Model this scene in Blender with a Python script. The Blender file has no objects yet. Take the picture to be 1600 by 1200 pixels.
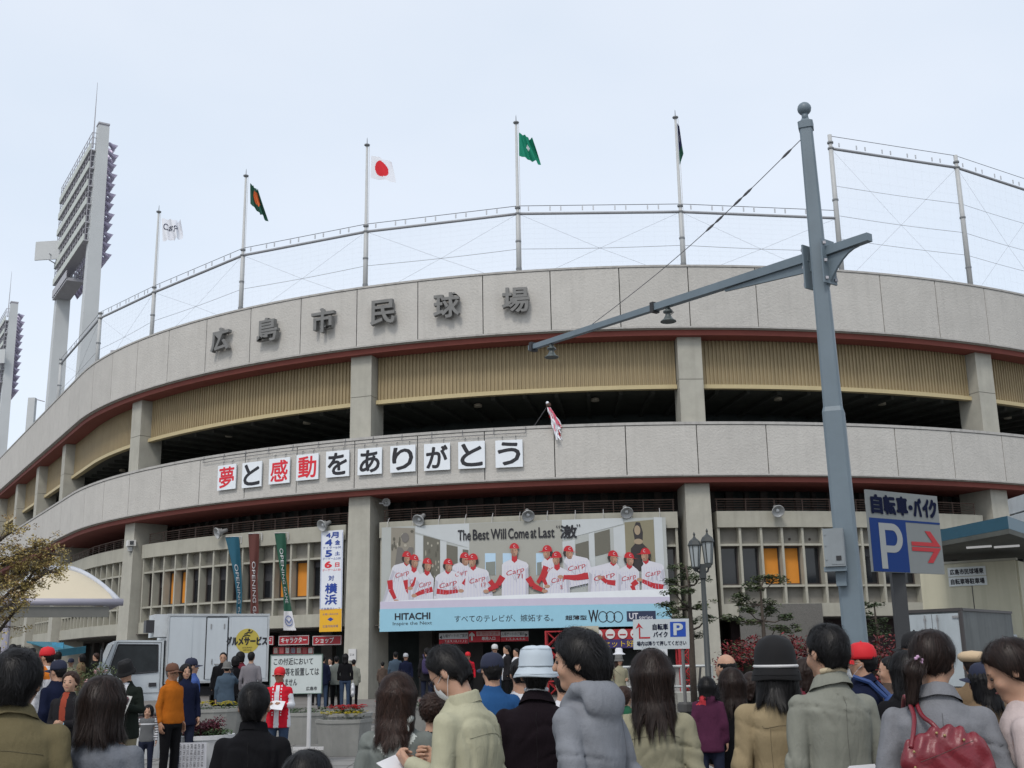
import bpy, math, random
import numpy as np
from mathutils import Vector, Matrix, Euler

SC = bpy.context.scene
random.seed(7)
RNG = np.random.default_rng(11)
PI = math.pi

# ------------------------------------------------------------------ camera
PITCH, ROLL, FPX, EYE = 0.2357, 0.0176, 1777.1, 1.65
cam_data = bpy.data.cameras.new('camera')
cam = bpy.data.objects.new('camera', cam_data)
SC.collection.objects.link(cam)
SC.camera = cam
cam_data.sensor_width = 36.0
cam_data.lens = 36.0 * FPX / 1600.0
cam_data.clip_start = 0.05
cam_data.clip_end = 3000
cam.location = (0, 0, EYE)
_f = Vector((0, math.cos(PITCH), math.sin(PITCH)))
_u0 = Vector((0, -math.sin(PITCH), math.cos(PITCH)))
_r0 = Vector((1, 0, 0))
_r = _r0 * math.cos(ROLL) - _u0 * math.sin(ROLL)
_u = _r0 * math.sin(ROLL) + _u0 * math.cos(ROLL)
cam.matrix_world = Matrix(((_r.x, _u.x, -_f.x, 0), (_r.y, _u.y, -_f.y, 0), (_r.z, _u.z, -_f.z, EYE), (0, 0, 0, 1)))


def ray(px, py):
    return _f + _r * ((px - 800) / FPX) + _u * ((600 - py) / FPX)


def at(px, py, Y):
    """world point whose distance along the ground axis is Y, seen at photo pixel px,py"""
    d = ray(px, py)
    return Vector((0, 0, EYE)) + d * (Y / d.y)


# ------------------------------------------------------------------ world, sun, exposure
world = bpy.data.worlds.new('World')
SC.world = world
world.use_nodes = True
wn, wl = world.node_tree.nodes, world.node_tree.links
wn.clear()
SUN_EL, SUN_AZ = math.radians(52), math.radians(200)   # azimuth: clockwise from +Y, sun stands behind the camera, a bit left
sky = wn.new('ShaderNodeTexSky')
sky.sky_type = 'NISHITA'
sky.sun_disc = False
sky.sun_elevation = SUN_EL
sky.sun_rotation = SUN_AZ
sky.air_density = 1.0
sky.dust_density = 3.0
bg1 = wn.new('ShaderNodeBackground')
bg1.inputs[1].default_value = 0.05
wl.new(sky.outputs[0], bg1.inputs[0])
# thin even overcast veil over the sky
tc = wn.new('ShaderNodeTexCoord')
sep = wn.new('ShaderNodeSeparateXYZ')
wl.new(tc.outputs['Generated'], sep.inputs[0])
nz = wn.new('ShaderNodeTexNoise')
nz.inputs['Scale'].default_value = 2.2
nz.inputs['Detail'].default_value = 4
mp = wn.new('ShaderNodeMapping')
mp.inputs['Scale'].default_value = (1, 1, 2.2)
wl.new(tc.outputs['Generated'], mp.inputs[0])
wl.new(mp.outputs[0], nz.inputs['Vector'])
rmp = wn.new('ShaderNodeValToRGB')
rmp.color_ramp.elements[0].position = 0.32
rmp.color_ramp.elements[0].color = (0.69, 0.755, 0.83, 1)
rmp.color_ramp.elements[1].position = 0.68
rmp.color_ramp.elements[1].color = (0.78, 0.82, 0.875, 1)
wl.new(nz.outputs[0], rmp.inputs[0])
bg2 = wn.new('ShaderNodeBackground')
bg2.inputs[1].default_value = 0.95
wl.new(rmp.outputs[0], bg2.inputs[0])
addw = wn.new('ShaderNodeAddShader')
wl.new(bg1.outputs[0], addw.inputs[0])
wl.new(bg2.outputs[0], addw.inputs[1])
wo = wn.new('ShaderNodeOutputWorld')
wl.new(addw.outputs[0], wo.inputs[0])

sun_data = bpy.data.lights.new('sun', 'SUN')
sun_data.energy = 1.5
sun_data.angle = math.radians(12)
sun_data.color = (1.0, 0.96, 0.9)
sun = bpy.data.objects.new('sun', sun_data)
SC.collection.objects.link(sun)
_sd = Vector((math.sin(SUN_AZ) * math.cos(SUN_EL), math.cos(SUN_AZ) * math.cos(SUN_EL), math.sin(SUN_EL)))
sun.rotation_euler = _sd.to_track_quat('Z', 'Y').to_euler()
sun.location = (0, 0, 60)

SC.view_settings.view_transform = 'Standard'
SC.view_settings.look = 'None'
SC.view_settings.exposure = 0.0
SC.view_settings.gamma = 1.0
SC.view_settings.use_curve_mapping = False
SC.cycles.max_bounces = 6
SC.cycles.transparent_max_bounces = 16


# ------------------------------------------------------------------ materials
def srgb(r, g, b):
    f = lambda c: (c / 255 / 12.92) if c / 255 <= 0.04045 else ((c / 255 + 0.055) / 1.055) ** 2.4
    return (f(r), f(g), f(b))


MATS = {}


def mat(name, col, rough=0.7, metal=0.0, var=0.12, vscale=3.0, bump=0.0, bscale=40.0, rnd=0.0,
        streak=0.0, alpha=1.0, sss=0.0, spec=0.4, aniso=(1, 1, 1), emis=None, coat=0.0, sheen=0.0, btype='noise', bump2=0.0):
    if name in MATS:
        return MATS[name]
    m = bpy.data.materials.new(name)
    m.use_nodes = True
    n, l = m.node_tree.nodes, m.node_tree.links
    b = n['Principled BSDF']
    b.inputs['Roughness'].default_value = rough
    b.inputs['Metallic'].default_value = metal
    b.inputs['Specular IOR Level'].default_value = spec
    if coat:
        b.inputs['Coat Weight'].default_value = coat
    if sheen:
        b.inputs['Sheen Weight'].default_value = sheen
        b.inputs['Sheen Roughness'].default_value = 0.5
    if sss:
        b.inputs['Subsurface Weight'].default_value = sss
        b.inputs['Subsurface Radius'].default_value = (0.012, 0.004, 0.002)
    col4 = (col[0], col[1], col[2], 1)
    tcn = n.new('ShaderNodeTexCoord')
    mpn = n.new('ShaderNodeMapping')
    mpn.inputs['Scale'].default_value = aniso
    l.new(tcn.outputs['Object'], mpn.inputs[0])
    cur = None
    if var > 0:
        t = n.new('ShaderNodeTexNoise')
        t.inputs['Scale'].default_value = vscale
        t.inputs['Detail'].default_value = 5
        t.inputs['Roughness'].default_value = 0.65
        l.new(mpn.outputs[0], t.inputs['Vector'])
        r = n.new('ShaderNodeMapRange')
        r.inputs['From Min'].default_value = 0.25
        r.inputs['From Max'].default_value = 0.75
        r.inputs['To Min'].default_value = 1 - var
        r.inputs['To Max'].default_value = 1 + var
        l.new(t.outputs[0], r.inputs[0])
        val = r.outputs[0]
        if streak > 0:
            t2 = n.new('ShaderNodeTexNoise')
            t2.inputs['Scale'].default_value = 1.0
            t2.inputs['Detail'].default_value = 4
            m2 = n.new('ShaderNodeMapping')
            m2.inputs['Scale'].default_value = (5, 5, 0.35)
            l.new(tcn.outputs['Object'], m2.inputs[0])
            l.new(m2.outputs[0], t2.inputs['Vector'])
            r2 = n.new('ShaderNodeMapRange')
            r2.inputs['From Min'].default_value = 0.48
            r2.inputs['From Max'].default_value = 0.72
            r2.inputs['To Min'].default_value = 1
            r2.inputs['To Max'].default_value = 1 - streak
            l.new(t2.outputs[0], r2.inputs[0])
            mm = n.new('ShaderNodeMath')
            mm.operation = 'MULTIPLY'
            l.new(val, mm.inputs[0])
            l.new(r2.outputs[0], mm.inputs[1])
            val = mm.outputs[0]
        if rnd > 0:
            oi = n.new('ShaderNodeObjectInfo')
            r3 = n.new('ShaderNodeMapRange')
            r3.inputs['To Min'].default_value = 1 - rnd
            r3.inputs['To Max'].default_value = 1 + rnd
            l.new(oi.outputs['Random'], r3.inputs[0])
            mm = n.new('ShaderNodeMath')
            mm.operation = 'MULTIPLY'
            l.new(val, mm.inputs[0])
            l.new(r3.outputs[0], mm.inputs[1])
            val = mm.outputs[0]
        vm = n.new('ShaderNodeVectorMath')
        vm.operation = 'SCALE'
        vm.inputs[0].default_value = col
        l.new(val, vm.inputs['Scale'])
        l.new(vm.outputs[0], b.inputs['Base Color'])
    else:
        b.inputs['Base Color'].default_value = col4
    if bump > 0:
        if btype == 'noise':
            t = n.new('ShaderNodeTexNoise')
            t.inputs['Detail'].default_value = 4
        else:
            t = n.new('ShaderNodeTexVoronoi')
        t.inputs['Scale'].default_value = bscale
        l.new(mpn.outputs[0], t.inputs['Vector'])
        bp = n.new('ShaderNodeBump')
        bp.inputs['Strength'].default_value = min(1, bump)
        bp.inputs['Distance'].default_value = 0.6 / bscale
        l.new(t.outputs[0], bp.inputs['Height'])
        l.new(bp.outputs[0], b.inputs['Normal'])
        if bump2 > 0:
            t = n.new('ShaderNodeTexNoise')
            t.inputs['Scale'].default_value = 11
            t.inputs['Detail'].default_value = 3
            t.inputs['Distortion'].default_value = 1.6
            m3 = n.new('ShaderNodeMapping')
            m3.inputs['Scale'].default_value = (1.5, 1.5, 0.7)
            m3.inputs['Rotation'].default_value = (0.3, 0.5, 0)
            l.new(tcn.outputs['Object'], m3.inputs[0])
            l.new(m3.outputs[0], t.inputs['Vector'])
            bp2 = n.new('ShaderNodeBump')
            bp2.inputs['Strength'].default_value = bump2
            bp2.inputs['Distance'].default_value = 0.05
            l.new(t.outputs[0], bp2.inputs['Height'])
            l.new(bp.outputs[0], bp2.inputs['Normal'])
            l.new(bp2.outputs[0], b.inputs['Normal'])
    if alpha < 1:
        b.inputs['Alpha'].default_value = alpha
    if emis:
        b.inputs['Emission Color'].default_value = (*emis[:3], 1)
        b.inputs['Emission Strength'].default_value = emis[3]
    MATS[name] = m
    return m


# ------------------------------------------------------------------ mesh builder
class MB:
    def __init__(s):
        s.v, s.f, s.mi, s.sm = [], [], [], []
        s.cur, s.smooth = 0, False

    def add(s, vs, fs):
        o = len(s.v)
        s.v.extend([tuple(v) for v in vs])
        for f in fs:
            s.f.append(tuple(i + o for i in f))
            s.mi.append(s.cur)
            s.sm.append(s.smooth)
        return s

    def box(s, c, size, rz=0.0, taper=1.0, M=None):
        x, y, z = size[0] / 2, size[1] / 2, size[2] / 2
        vs = []
        for k, (dx, dy) in enumerate(((-1, -1), (1, -1), (1, 1), (-1, 1))):
            vs.append(Vector((dx * x, dy * y, -z)))
        for k, (dx, dy) in enumerate(((-1, -1), (1, -1), (1, 1), (-1, 1))):
            vs.append(Vector((dx * x * taper, dy * y * taper, z)))
        R = M if M is not None else Matrix.Rotation(rz, 3, 'Z')
        vs = [R @ v + Vector(c) for v in vs]
        return s.add(vs, [(3, 2, 1, 0), (4, 5, 6, 7), (0, 1, 5, 4), (1, 2, 6, 5), (2, 3, 7, 6), (3, 0, 4, 7)])

    def hexa(s, b, t):
        """b: 4 bottom points ccw, t: 4 top points"""
        return s.add(list(b) + list(t), [(3, 2, 1, 0), (4, 5, 6, 7), (0, 1, 5, 4), (1, 2, 6, 5), (2, 3, 7, 6), (3, 0, 4, 7)])

    def prism(s, poly, ext):
        """poly: 3d points (planar), ext: extrusion vector"""
        n = len(poly)
        e = Vector(ext)
        a = [Vector(p) for p in poly]
        fs = [tuple(range(n))[::-1], tuple(range(n, 2 * n))]
        fs += [(i, (i + 1) % n, (i + 1) % n + n, i + n) for i in range(n)]
        return s.add(a + [p + e for p in a], fs)

    def tube(s, pts, r, n=8, caps=True, square=False):
        pts = [Vector(p) for p in pts]
        rs = r if isinstance(r, (list, tuple)) else [r] * len(pts)
        vs, fs = [], []
        up = Vector((0, 0, 1))
        for i, p in enumerate(pts):
            a = pts[max(i - 1, 0)]
            b = pts[min(i + 1, len(pts) - 1)]
            d = (b - a)
            if d.length < 1e-9:
                d = Vector((0, 0, 1))
            d.normalize()
            if abs(d.dot(up)) > 0.98:
                x = d.cross(Vector((0, 1, 0)))
            else:
                x = d.cross(up)
            x.normalize()
            y = x.cross(d)
            off = PI / 4 if square else 0
            for k in range(n):
                a_ = 2 * PI * k / n + off
                vs.append(p + x * (math.cos(a_) * rs[i]) + y * (math.sin(a_) * rs[i]))
        for i in range(len(pts) - 1):
            for k in range(n):
                k2 = (k + 1) % n
                fs.append((i * n + k, i * n + k2, (i + 1) * n + k2, (i + 1) * n + k))
        if caps:
            fs.append(tuple(range(n))[::-1])
            fs.append(tuple((len(pts) - 1) * n + k for k in range(n)))
        return s.add(vs, fs)

    def lathe(s, prof, c=(0, 0, 0), n=24, M=None, sx=1, sy=1):
        vs, fs = [], []
        for r, z in prof:
            for k in range(n):
                a = 2 * PI * k / n
                v = Vector((r * math.cos(a) * sx, r * math.sin(a) * sy, z))
                if M is not None:
                    v = M @ v
                vs.append(v + Vector(c))
        m = len(prof)
        for i in range(m - 1):
            for k in range(n):
                k2 = (k + 1) % n
                fs.append((i * n + k, i * n + k2, (i + 1) * n + k2, (i + 1) * n + k))
        if prof[0][0] > 1e-6:
            fs.append(tuple(range(n))[::-1])
        if prof[-1][0] > 1e-6:
            fs.append(tuple((m - 1) * n + k for k in range(n)))
        return s.add(vs, fs)

    def ico(s, c, r, n=10, M=None, sz=(1, 1, 1)):
        prof = [(math.sin(PI * i / n) * r + (1e-7 if i in (0, n) else 0), -math.cos(PI * i / n) * r) for i in range(n + 1)]
        vs, fs = [], []
        k_ = n * 2
        for rr, z in prof:
            for k in range(k_):
                a = 2 * PI * k / k_
                v = Vector((rr * math.cos(a) * sz[0], rr * math.sin(a) * sz[1], z * sz[2]))
                if M is not None:
                    v = M @ v
                vs.append(v + Vector(c))
        for i in range(n):
            for k in range(k_):
                k2 = (k + 1) % k_
                fs.append((i * k_ + k, i * k_ + k2, (i + 1) * k_ + k2, (i + 1) * k_ + k))
        return s.add(vs, fs)

    def grid(s, fn, nu, nv):
        """surface from fn(u,v), u,v in 0..1"""
        vs = [fn(i / nu, j / nv) for j in range(nv + 1) for i in range(nu + 1)]
        fs = [(j * (nu + 1) + i, j * (nu + 1) + i + 1, (j + 1) * (nu + 1) + i + 1, (j + 1) * (nu + 1) + i)
              for j in range(nv) for i in range(nu)]
        return s.add(vs, fs)

    def join(s, o, M=None):
        vs = [M @ Vector(v) for v in o.v] if M is not None else o.v
        off = len(s.v)
        s.v.extend([tuple(v) for v in vs])
        s.f.extend([tuple(i + off for i in f) for f in o.f])
        s.mi.extend(o.mi)
        s.sm.extend(o.sm)
        return s

    def mesh(s, name, mats):
        me = bpy.data.meshes.new(name)
        me.from_pydata(s.v, [], s.f)
        for m in (mats if isinstance(mats, (list, tuple)) else [mats]):
            me.materials.append(m)
        if any(s.mi):
            me.polygons.foreach_set('material_index', s.mi)
        if any(s.sm):
            me.polygons.foreach_set('use_smooth', s.sm)
        me.update()
        return me


def np_mesh(name, V, F, mats, smooth=True):
    """fast mesh from numpy quads/tris array"""
    me = bpy.data.meshes.new(name)
    V = np.asarray(V, dtype=np.float32)
    F = np.asarray(F, dtype=np.int32)
    k = F.shape[1] if len(F) else 4
    me.vertices.add(len(V))
    me.vertices.foreach_set('co', V.ravel())
    me.loops.add(F.size)
    me.loops.foreach_set('vertex_index', F.ravel())
    me.polygons.add(len(F))
    me.polygons.foreach_set('loop_start', np.arange(0, F.size, k, dtype=np.int32))
    me.polygons.foreach_set('use_smooth', np.full(len(F), smooth, dtype=bool))
    for m in (mats if isinstance(mats, (list, tuple)) else [mats]):
        me.materials.append(m)
    me.update(calc_edges=True)
    me.validate()
    return me


COL = SC.collection


def thing(name, label, cat, loc=(0, 0, 0), rz=0.0, group=None):
    o = bpy.data.objects.new(name, None)
    o.empty_display_size = 0.3
    COL.objects.link(o)
    o.location = loc
    o.rotation_euler = (0, 0, rz)
    o['label'], o['category'] = label, cat
    if group:
        o['group'] = group
    return o


def root_of(o):
    while o.parent:
        o = o.parent
    return o


def part(name, mb, m, parent=None, world=False, stuff=False, label=None):
    """mb in the thing's local coordinates (or world ones when world=True)"""
    if world and parent is not None:
        rt = root_of(parent)
        Mi = (Matrix.Translation(rt.location) @ rt.rotation_euler.to_matrix().to_4x4()).inverted()
        mb.v = [tuple(Mi @ Vector(v)) for v in mb.v]
    me = mb.mesh(name, m)
    o = bpy.data.objects.new(name, me)
    COL.objects.link(o)
    if parent is not None:
        o.parent = parent
    if stuff:
        o['kind'] = 'stuff'
    if label:
        o['label'] = label
    return o


def inst(name, me, parent=None, loc=(0, 0, 0), rot=(0, 0, 0), scale=(1, 1, 1)):
    o = bpy.data.objects.new(name, me)
    COL.objects.link(o)
    if parent is not None:
        o.parent = parent
    o.location, o.rotation_euler, o.scale = loc, rot, scale
    return o


def single(name, mb, m, label, cat, group=None, loc=(0, 0, 0), rz=0):
    """a thing that is one mesh, mb in local coordinates"""
    o = part(name, mb, m)
    o.location = loc
    o.rotation_euler = (0, 0, rz)
    o['label'], o['category'] = label, cat
    if group:
        o['group'] = group
    return o


def struct(name, mb, m):
    o = part(name, mb, m)
    o['kind'] = 'structure'
    return o


def copy_tree(o, parent=None):
    c = o.copy()
    COL.objects.link(c)
    c.parent = parent
    for ch in list(o.children):
        copy_tree(ch, c)
    return c


# ------------------------------------------------------------------ lettering
TXT = {}
TS = bpy.data.scenes.new('lettering_workshop')


def text_mb(txt, size=1.0, depth=0.0, bold=0.0, align='CENTER', spacing=1.0, res=3):
    """text as mesh in the XY plane, size = em height, centred on its box"""
    key = (txt, depth, bold)
    if key in TXT:
        return TXT[key]
    cu = bpy.data.curves.new('lettering', 'FONT')
    cu.body = txt
    cu.size = size
    cu.extrude = depth / 2
    cu.offset = bold
    cu.resolution_u = res
    cu.space_character = spacing
    o = bpy.data.objects.new('lettering', cu)
    # a small side scene keeps the evaluation quick
    TS.collection.objects.link(o)
    TS.view_layers[0].update()
    dg = TS.view_layers[0].depsgraph
    me = o.evaluated_get(dg).to_mesh()
    mb = MB()
    mb.add([v.co.copy() for v in me.vertices], [tuple(p.vertices) for p in me.polygons])
    o.evaluated_get(dg).to_mesh_clear()
    bpy.data.objects.remove(o)
    bpy.data.curves.remove(cu)
    if mb.v:
        xs = [v[0] for v in mb.v]
        ys = [v[1] for v in mb.v]
        mb.bb = (min(xs), max(xs), min(ys), max(ys))
    else:
        mb.bb = (0, 1, 0, 1)
    TXT[key] = mb
    return mb


def fit_text(txt, fn, u0, u1, v0, v1, depth=0.0, bold=0.0, keep=False, align='C'):
    """lettering stretched into the rectangle u0..u1, v0..v1; fn(u,v,w)->point, w = height over the surface"""
    t = text_mb(txt, 1.0, 0.02 if depth else 0, bold)
    a, b, c, d = t.bb
    su, sv = (u1 - u0) / max(b - a, 1e-6), (v1 - v0) / max(d - c, 1e-6)
    if keep:
        k = min(abs(su), abs(sv))
        su, sv = math.copysign(k, su), math.copysign(k, sv)
    if keep and align == 'L':
        cu = u0 + (b - a) / 2 * su
    else:
        cu = (u0 + u1) / 2
    cv = (v0 + v1) / 2
    out = MB()
    vs = []
    for x, y, z in t.v:
        w = 0.0
        if depth:
            w = depth if z > 0 else 0.0
        vs.append(fn(cu + (x - (a + b) / 2) * su, cv + (y - (c + d) / 2) * sv, w))
    out.add(vs, t.f)
    return out
# ================================================================== plan of the facade
CX, CY, RAD, A0, DA = 5.15, 72.53, 31.72, -0.6896, 0.0821
I0 = -4.0                                      # left of this joint the wall runs straight
PW = RAD * DA
GZ = 0.25                                      # level of the stadium forecourt


def P(i, d=0.0, z=0.0):
    """point of the facade: i counts wall panels, d = set back from the parapet face"""
    if i >= I0:
        a = A0 + DA * i
        return Vector((CX + (RAD - d) * math.sin(a), CY - (RAD - d) * math.cos(a), z))
    a = A0 + DA * I0
    s = (I0 - i) * PW
    return Vector((CX + (RAD - d) * math.sin(a) - math.cos(a) * s, CY - (RAD - d) * math.cos(a) - math.sin(a) * s, z))


def frange(a, b, step):
    n = max(1, int(math.ceil((b - a) / step - 1e-6)))
    return [a + (b - a) * k / n for k in range(n + 1)]


def strip(mb, i0, i1, d0, d1, z0, z1, step=0.25):
    """curved slab following the facade, from set-back d0 (front) to d1 and z0 to z1"""
    ii = frange(i0, i1, step)
    vs, fs = [], []
    for i in ii:
        vs += [P(i, d0, z0), P(i, d1, z0), P(i, d1, z1), P(i, d0, z1)]
    n = len(ii)
    for k in range(n - 1):
        a, b = k * 4, (k + 1) * 4
        fs += [(a, b, b + 3, a + 3), (a + 3, b + 3, b + 2, a + 2), (a + 2, b + 2, b + 1, a + 1), (a + 1, b + 1, b, a)]
    fs += [(0, 3, 2, 1), ((n - 1) * 4, (n - 1) * 4 + 1, (n - 1) * 4 + 2, (n - 1) * 4 + 3)]
    mb.add(vs, fs)
    return mb


ZT, ZB, Z2T, Z2B = 15.98, 13.50, 9.92, 7.93
IL, IR = -22.0, 20.0
C_WALL = mat('stucco_wall', (0.47, 0.455, 0.425), 0.9, var=0.07, vscale=1.3, bump=0.45, bscale=13, rnd=0.03, streak=0.06)
C_COL = mat('column_concrete', (0.38, 0.37, 0.32), 0.9, var=0.12, vscale=1.6, bump=0.35, bscale=40, streak=0.08)
C_CAP = mat('coping', (0.40, 0.39, 0.37), 0.8, var=0.1, streak=0.2)
C_SOF = mat('red_soffit', (0.20, 0.055, 0.042), 0.8, var=0.12, vscale=0.8)
C_LOUV = mat('louvre_tan', (0.31, 0.245, 0.14), 0.6, var=0.10, vscale=0.9, streak=0.12)
C_LIP = mat('louvre_sill_cream', (0.47, 0.39, 0.22), 0.6, var=0.06)
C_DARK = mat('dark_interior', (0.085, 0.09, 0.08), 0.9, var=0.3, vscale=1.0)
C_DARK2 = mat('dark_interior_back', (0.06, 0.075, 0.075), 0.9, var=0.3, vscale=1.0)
C_LEDGE = mat('ledge_concrete', (0.36, 0.35, 0.295), 0.85, var=0.12, vscale=1.2, bump=0.2, bscale=30, streak=0.10)
C_GLASS = mat('window_glass', (0.012, 0.014, 0.018), 0.12, var=0, spec=0.6)
C_BLIND = mat('orange_blind', (0.62, 0.24, 0.03), 0.7, var=0.06, vscale=2)
C_FRAME = mat('window_frame_bronze', (0.06, 0.05, 0.045), 0.5, var=0)
C_INFILL = mat('infill_concrete', (0.22, 0.21, 0.185), 0.9, var=0.18, vscale=2.0, bump=0.4, bscale=40, rnd=0.1)
C_RAIL = mat('brown_railing', (0.13, 0.09, 0.075), 0.5, var=0.1)
C_LET = mat('metal_letter', (0.17, 0.17, 0.165), 0.55, metal=0.0, var=0.2, vscale=4)
C_PVC = mat('pale_pole_metal', (0.42, 0.43, 0.43), 0.5, var=0.1, vscale=2)
C_WIRE = mat('wire', (0.12, 0.12, 0.13), 0.5, var=0)
C_GRAN = mat('granite_panel', (0.13, 0.125, 0.115), 0.5, var=0.35, vscale=30)

# ------------------------------------------------------------------ ground, forecourt, street
C_ASPH = mat('asphalt', (0.10, 0.10, 0.10), 0.9, var=0.22, vscale=0.7, bump=0.4, bscale=60)
C_PAVE = mat('paving', (0.19, 0.185, 0.175), 0.9, var=0.2, vscale=0.9, bump=0.3, bscale=60)
C_PAV2 = mat('forecourt_paving', (0.17, 0.16, 0.15), 0.9, var=0.18, vscale=0.6, bump=0.3, bscale=50)
g = MB()
g.grid(lambda u, v: (-600 + 1200 * u, -300 + 1300 * v, 0), 12, 12)
struct('ground', g, C_ASPH)
g = MB()
g.box((0, 14, 0.002 + 0.0), (90, 33.0, 0.004))
g.v = [(x, y, z if z > 0.003 else -0.05) for x, y, z in g.v]
struct('pavement', g, C_PAVE)
# joints between the paving slabs, as real grooves filled with dark strips standing 2 mm proud
jt = MB()
for k in range(-30, 31):
    jt.box((k * 0.9, 18, 0.0065), (0.012, 24.0, 0.003))
for k in range(26):
    jt.box((0, 6.5 + k * 0.9, 0.0105), (54, 0.012, 0.003))
o = struct('paving_joint', jt, mat('joint_dark', (0.09, 0.09, 0.085), 0.95, var=0))
wl_ = MB()
wl_.box((7.5, 21.5, 0.012), (7.0, 0.15, 0.004), rz=-0.12)
wl_.box((5.5, 14.5, 0.012), (7.0, 0.15, 0.004), rz=-0.05)
wl_.box((-3.2, 12.6, 0.012), (5.0, 0.15, 0.004), rz=0.1)
struct('road_marking', wl_, mat('road_paint', (0.7, 0.7, 0.68), 0.7, var=0.15, vscale=9))
g = MB()
g.box((0, 81.9, GZ / 4), (170, 101.0, GZ / 2))
g.box((0, 82.1, GZ * 0.75), (170, 100.4, GZ / 2))
struct('forecourt', g, C_PAV2)

# ------------------------------------------------------------------ the stadium
ST = thing('stadium', 'curved grey concrete stadium facade with two parapet bands, tan louvres and big metal characters', 'stadium',
           loc=(CX, CY - RAD, 0))


def sp(name, mb, m, parent=None, **k):
    return part(name, mb, m, parent or ST, world=True, **k)


# structural shell behind the panels
mb = MB()
strip(mb, IL, IR, 0.10, 0.45, ZB + 0.04, ZT - 0.06)
sp('parapet_backing', mb, C_DARK)
mb = MB()
strip(mb, IL, IR, 0.10, 0.45, Z2B + 0.04, Z2T - 0.06)
sp('parapet_backing', mb, C_DARK)
# panels
for zt, zb, nm in ((ZT - 0.09, ZB + 0.07, 'parapet_panel'), (Z2T - 0.12, Z2B + 0.06, 'parapet_panel')):
    for k in range(int(IL), int(IR)):
        mb = MB()
        g2 = 0.007
        if k < -4 and k % 5 not in (4,):
            g2 = 0.0025
        strip(mb, k + g2, k + 1 - g2, 0.0, 0.09, zb, zt, 0.2)
        sp(nm, mb, C_WALL)
for zt, zb in ((ZT, ZB), (Z2T, Z2B)):
    h = 0.075 if zt == ZT else 0.10
    mb = MB()
    strip(mb, IL, IR, -0.03, 0.62, zt - h, zt)
    sp('coping', mb, C_CAP)
    mb = MB()
    strip(mb, IL, IR, -0.035, 0.08, zb, zb + 0.055)
    sp('drip_edge', mb, C_CAP)
# soffits (rust red) and the grey lip under the drip edge
mb = MB()
strip(mb, IL, IR, 0.082, 0.15, ZB - 0.03, ZB + 0.035)
sp('lip', mb, C_COL)
mb = MB()
strip(mb, IL, IR, 0.152, 3.0, ZB - 0.24, ZB + 0.05)
sp('soffit', mb, C_SOF)
mb = MB()
strip(mb, IL, IR, 0.082, 0.15, Z2B - 0.03, Z2B + 0.035)
sp('lip', mb, C_COL)
mb = MB()
strip(mb, IL, IR, 0.152, 2.6, Z2B - 0.22, Z2B + 0.05)
sp('soffit', mb, C_SOF)
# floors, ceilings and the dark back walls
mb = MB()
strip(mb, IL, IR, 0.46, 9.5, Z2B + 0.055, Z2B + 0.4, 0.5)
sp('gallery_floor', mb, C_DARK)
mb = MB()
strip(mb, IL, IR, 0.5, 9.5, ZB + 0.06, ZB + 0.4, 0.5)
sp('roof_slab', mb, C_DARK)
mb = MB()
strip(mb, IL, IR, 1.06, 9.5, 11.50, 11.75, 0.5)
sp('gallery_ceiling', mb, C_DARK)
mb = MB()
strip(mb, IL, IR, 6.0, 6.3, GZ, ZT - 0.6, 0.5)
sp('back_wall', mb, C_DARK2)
# beams on the gallery ceiling
for i in frange(-10, 19, 0.5):
    mb = MB()
    q = [P(i - 0.03, 1.6, 11.35), P(i + 0.03, 1.6, 11.35), P(i + 0.03, 5.9, 11.35), P(i - 0.03, 5.9, 11.35)]
    mb.hexa(q, [p + Vector((0, 0, 0.15)) for p in q])
    sp('ceiling_beam', mb, C_DARK)
# pilasters and clutter in the middle gallery
for i in frange(-10, 19, 0.29):
    w = 0.035 + 0.03 * RNG.random()
    mb = MB()
    q = [P(i - w, 2.65, 6.2), P(i + w, 2.65, 6.2), P(i + w, 2.85, 6.2), P(i - w, 2.85, 6.2)]
    mb.hexa(q, [p + Vector((0, 0, 1.68)) for p in q])
    sp('gallery_fin', mb, mat('gallery_fin', (0.05, 0.043, 0.04), 0.9, var=0.2, rnd=0.35))
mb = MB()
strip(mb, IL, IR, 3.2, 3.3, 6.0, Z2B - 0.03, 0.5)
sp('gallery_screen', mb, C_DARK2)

COLS = [-21.2, -18.2, -15.2, -12.2, -9.2, -6.1, -1.22, 4, 9, 14, 19]
for i in COLS:
    hw = 0.46 / PW
    for z0, z1, dd in ((GZ, Z2B - 0.222, 0.44), (Z2T + 0.0, ZB - 0.242, 0.42)):
        mb = MB()
        fl = 0.12 if z0 < 1 else 0.0
        fw_ = hw * (1.16 if z0 < 1 else 1.0)
        bk = 2.0 if z0 < 1 else 1.5
        q = [P(i - fw_, dd - fl, z0), P(i + fw_, dd - fl, z0), P(i + fw_, bk, z0), P(i - fw_, bk, z0)]
        t = [P(i - hw, dd, z1), P(i + hw, dd, z1), P(i + hw, bk, z1), P(i - hw, bk, z1)]
        if z0 > 1:
            zm = 11.62
            m1 = [P(i - hw, dd, zm), P(i + hw, dd, zm), P(i + hw, bk, zm), P(i - hw, bk, zm)]
            mb.hexa(q, m1)
            mb.hexa([p + Vector((0, 0, 0.02)) for p in m1], t)
        else:
            mb.hexa(q, t)
        c = sp('column', mb, C_COL)

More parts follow.
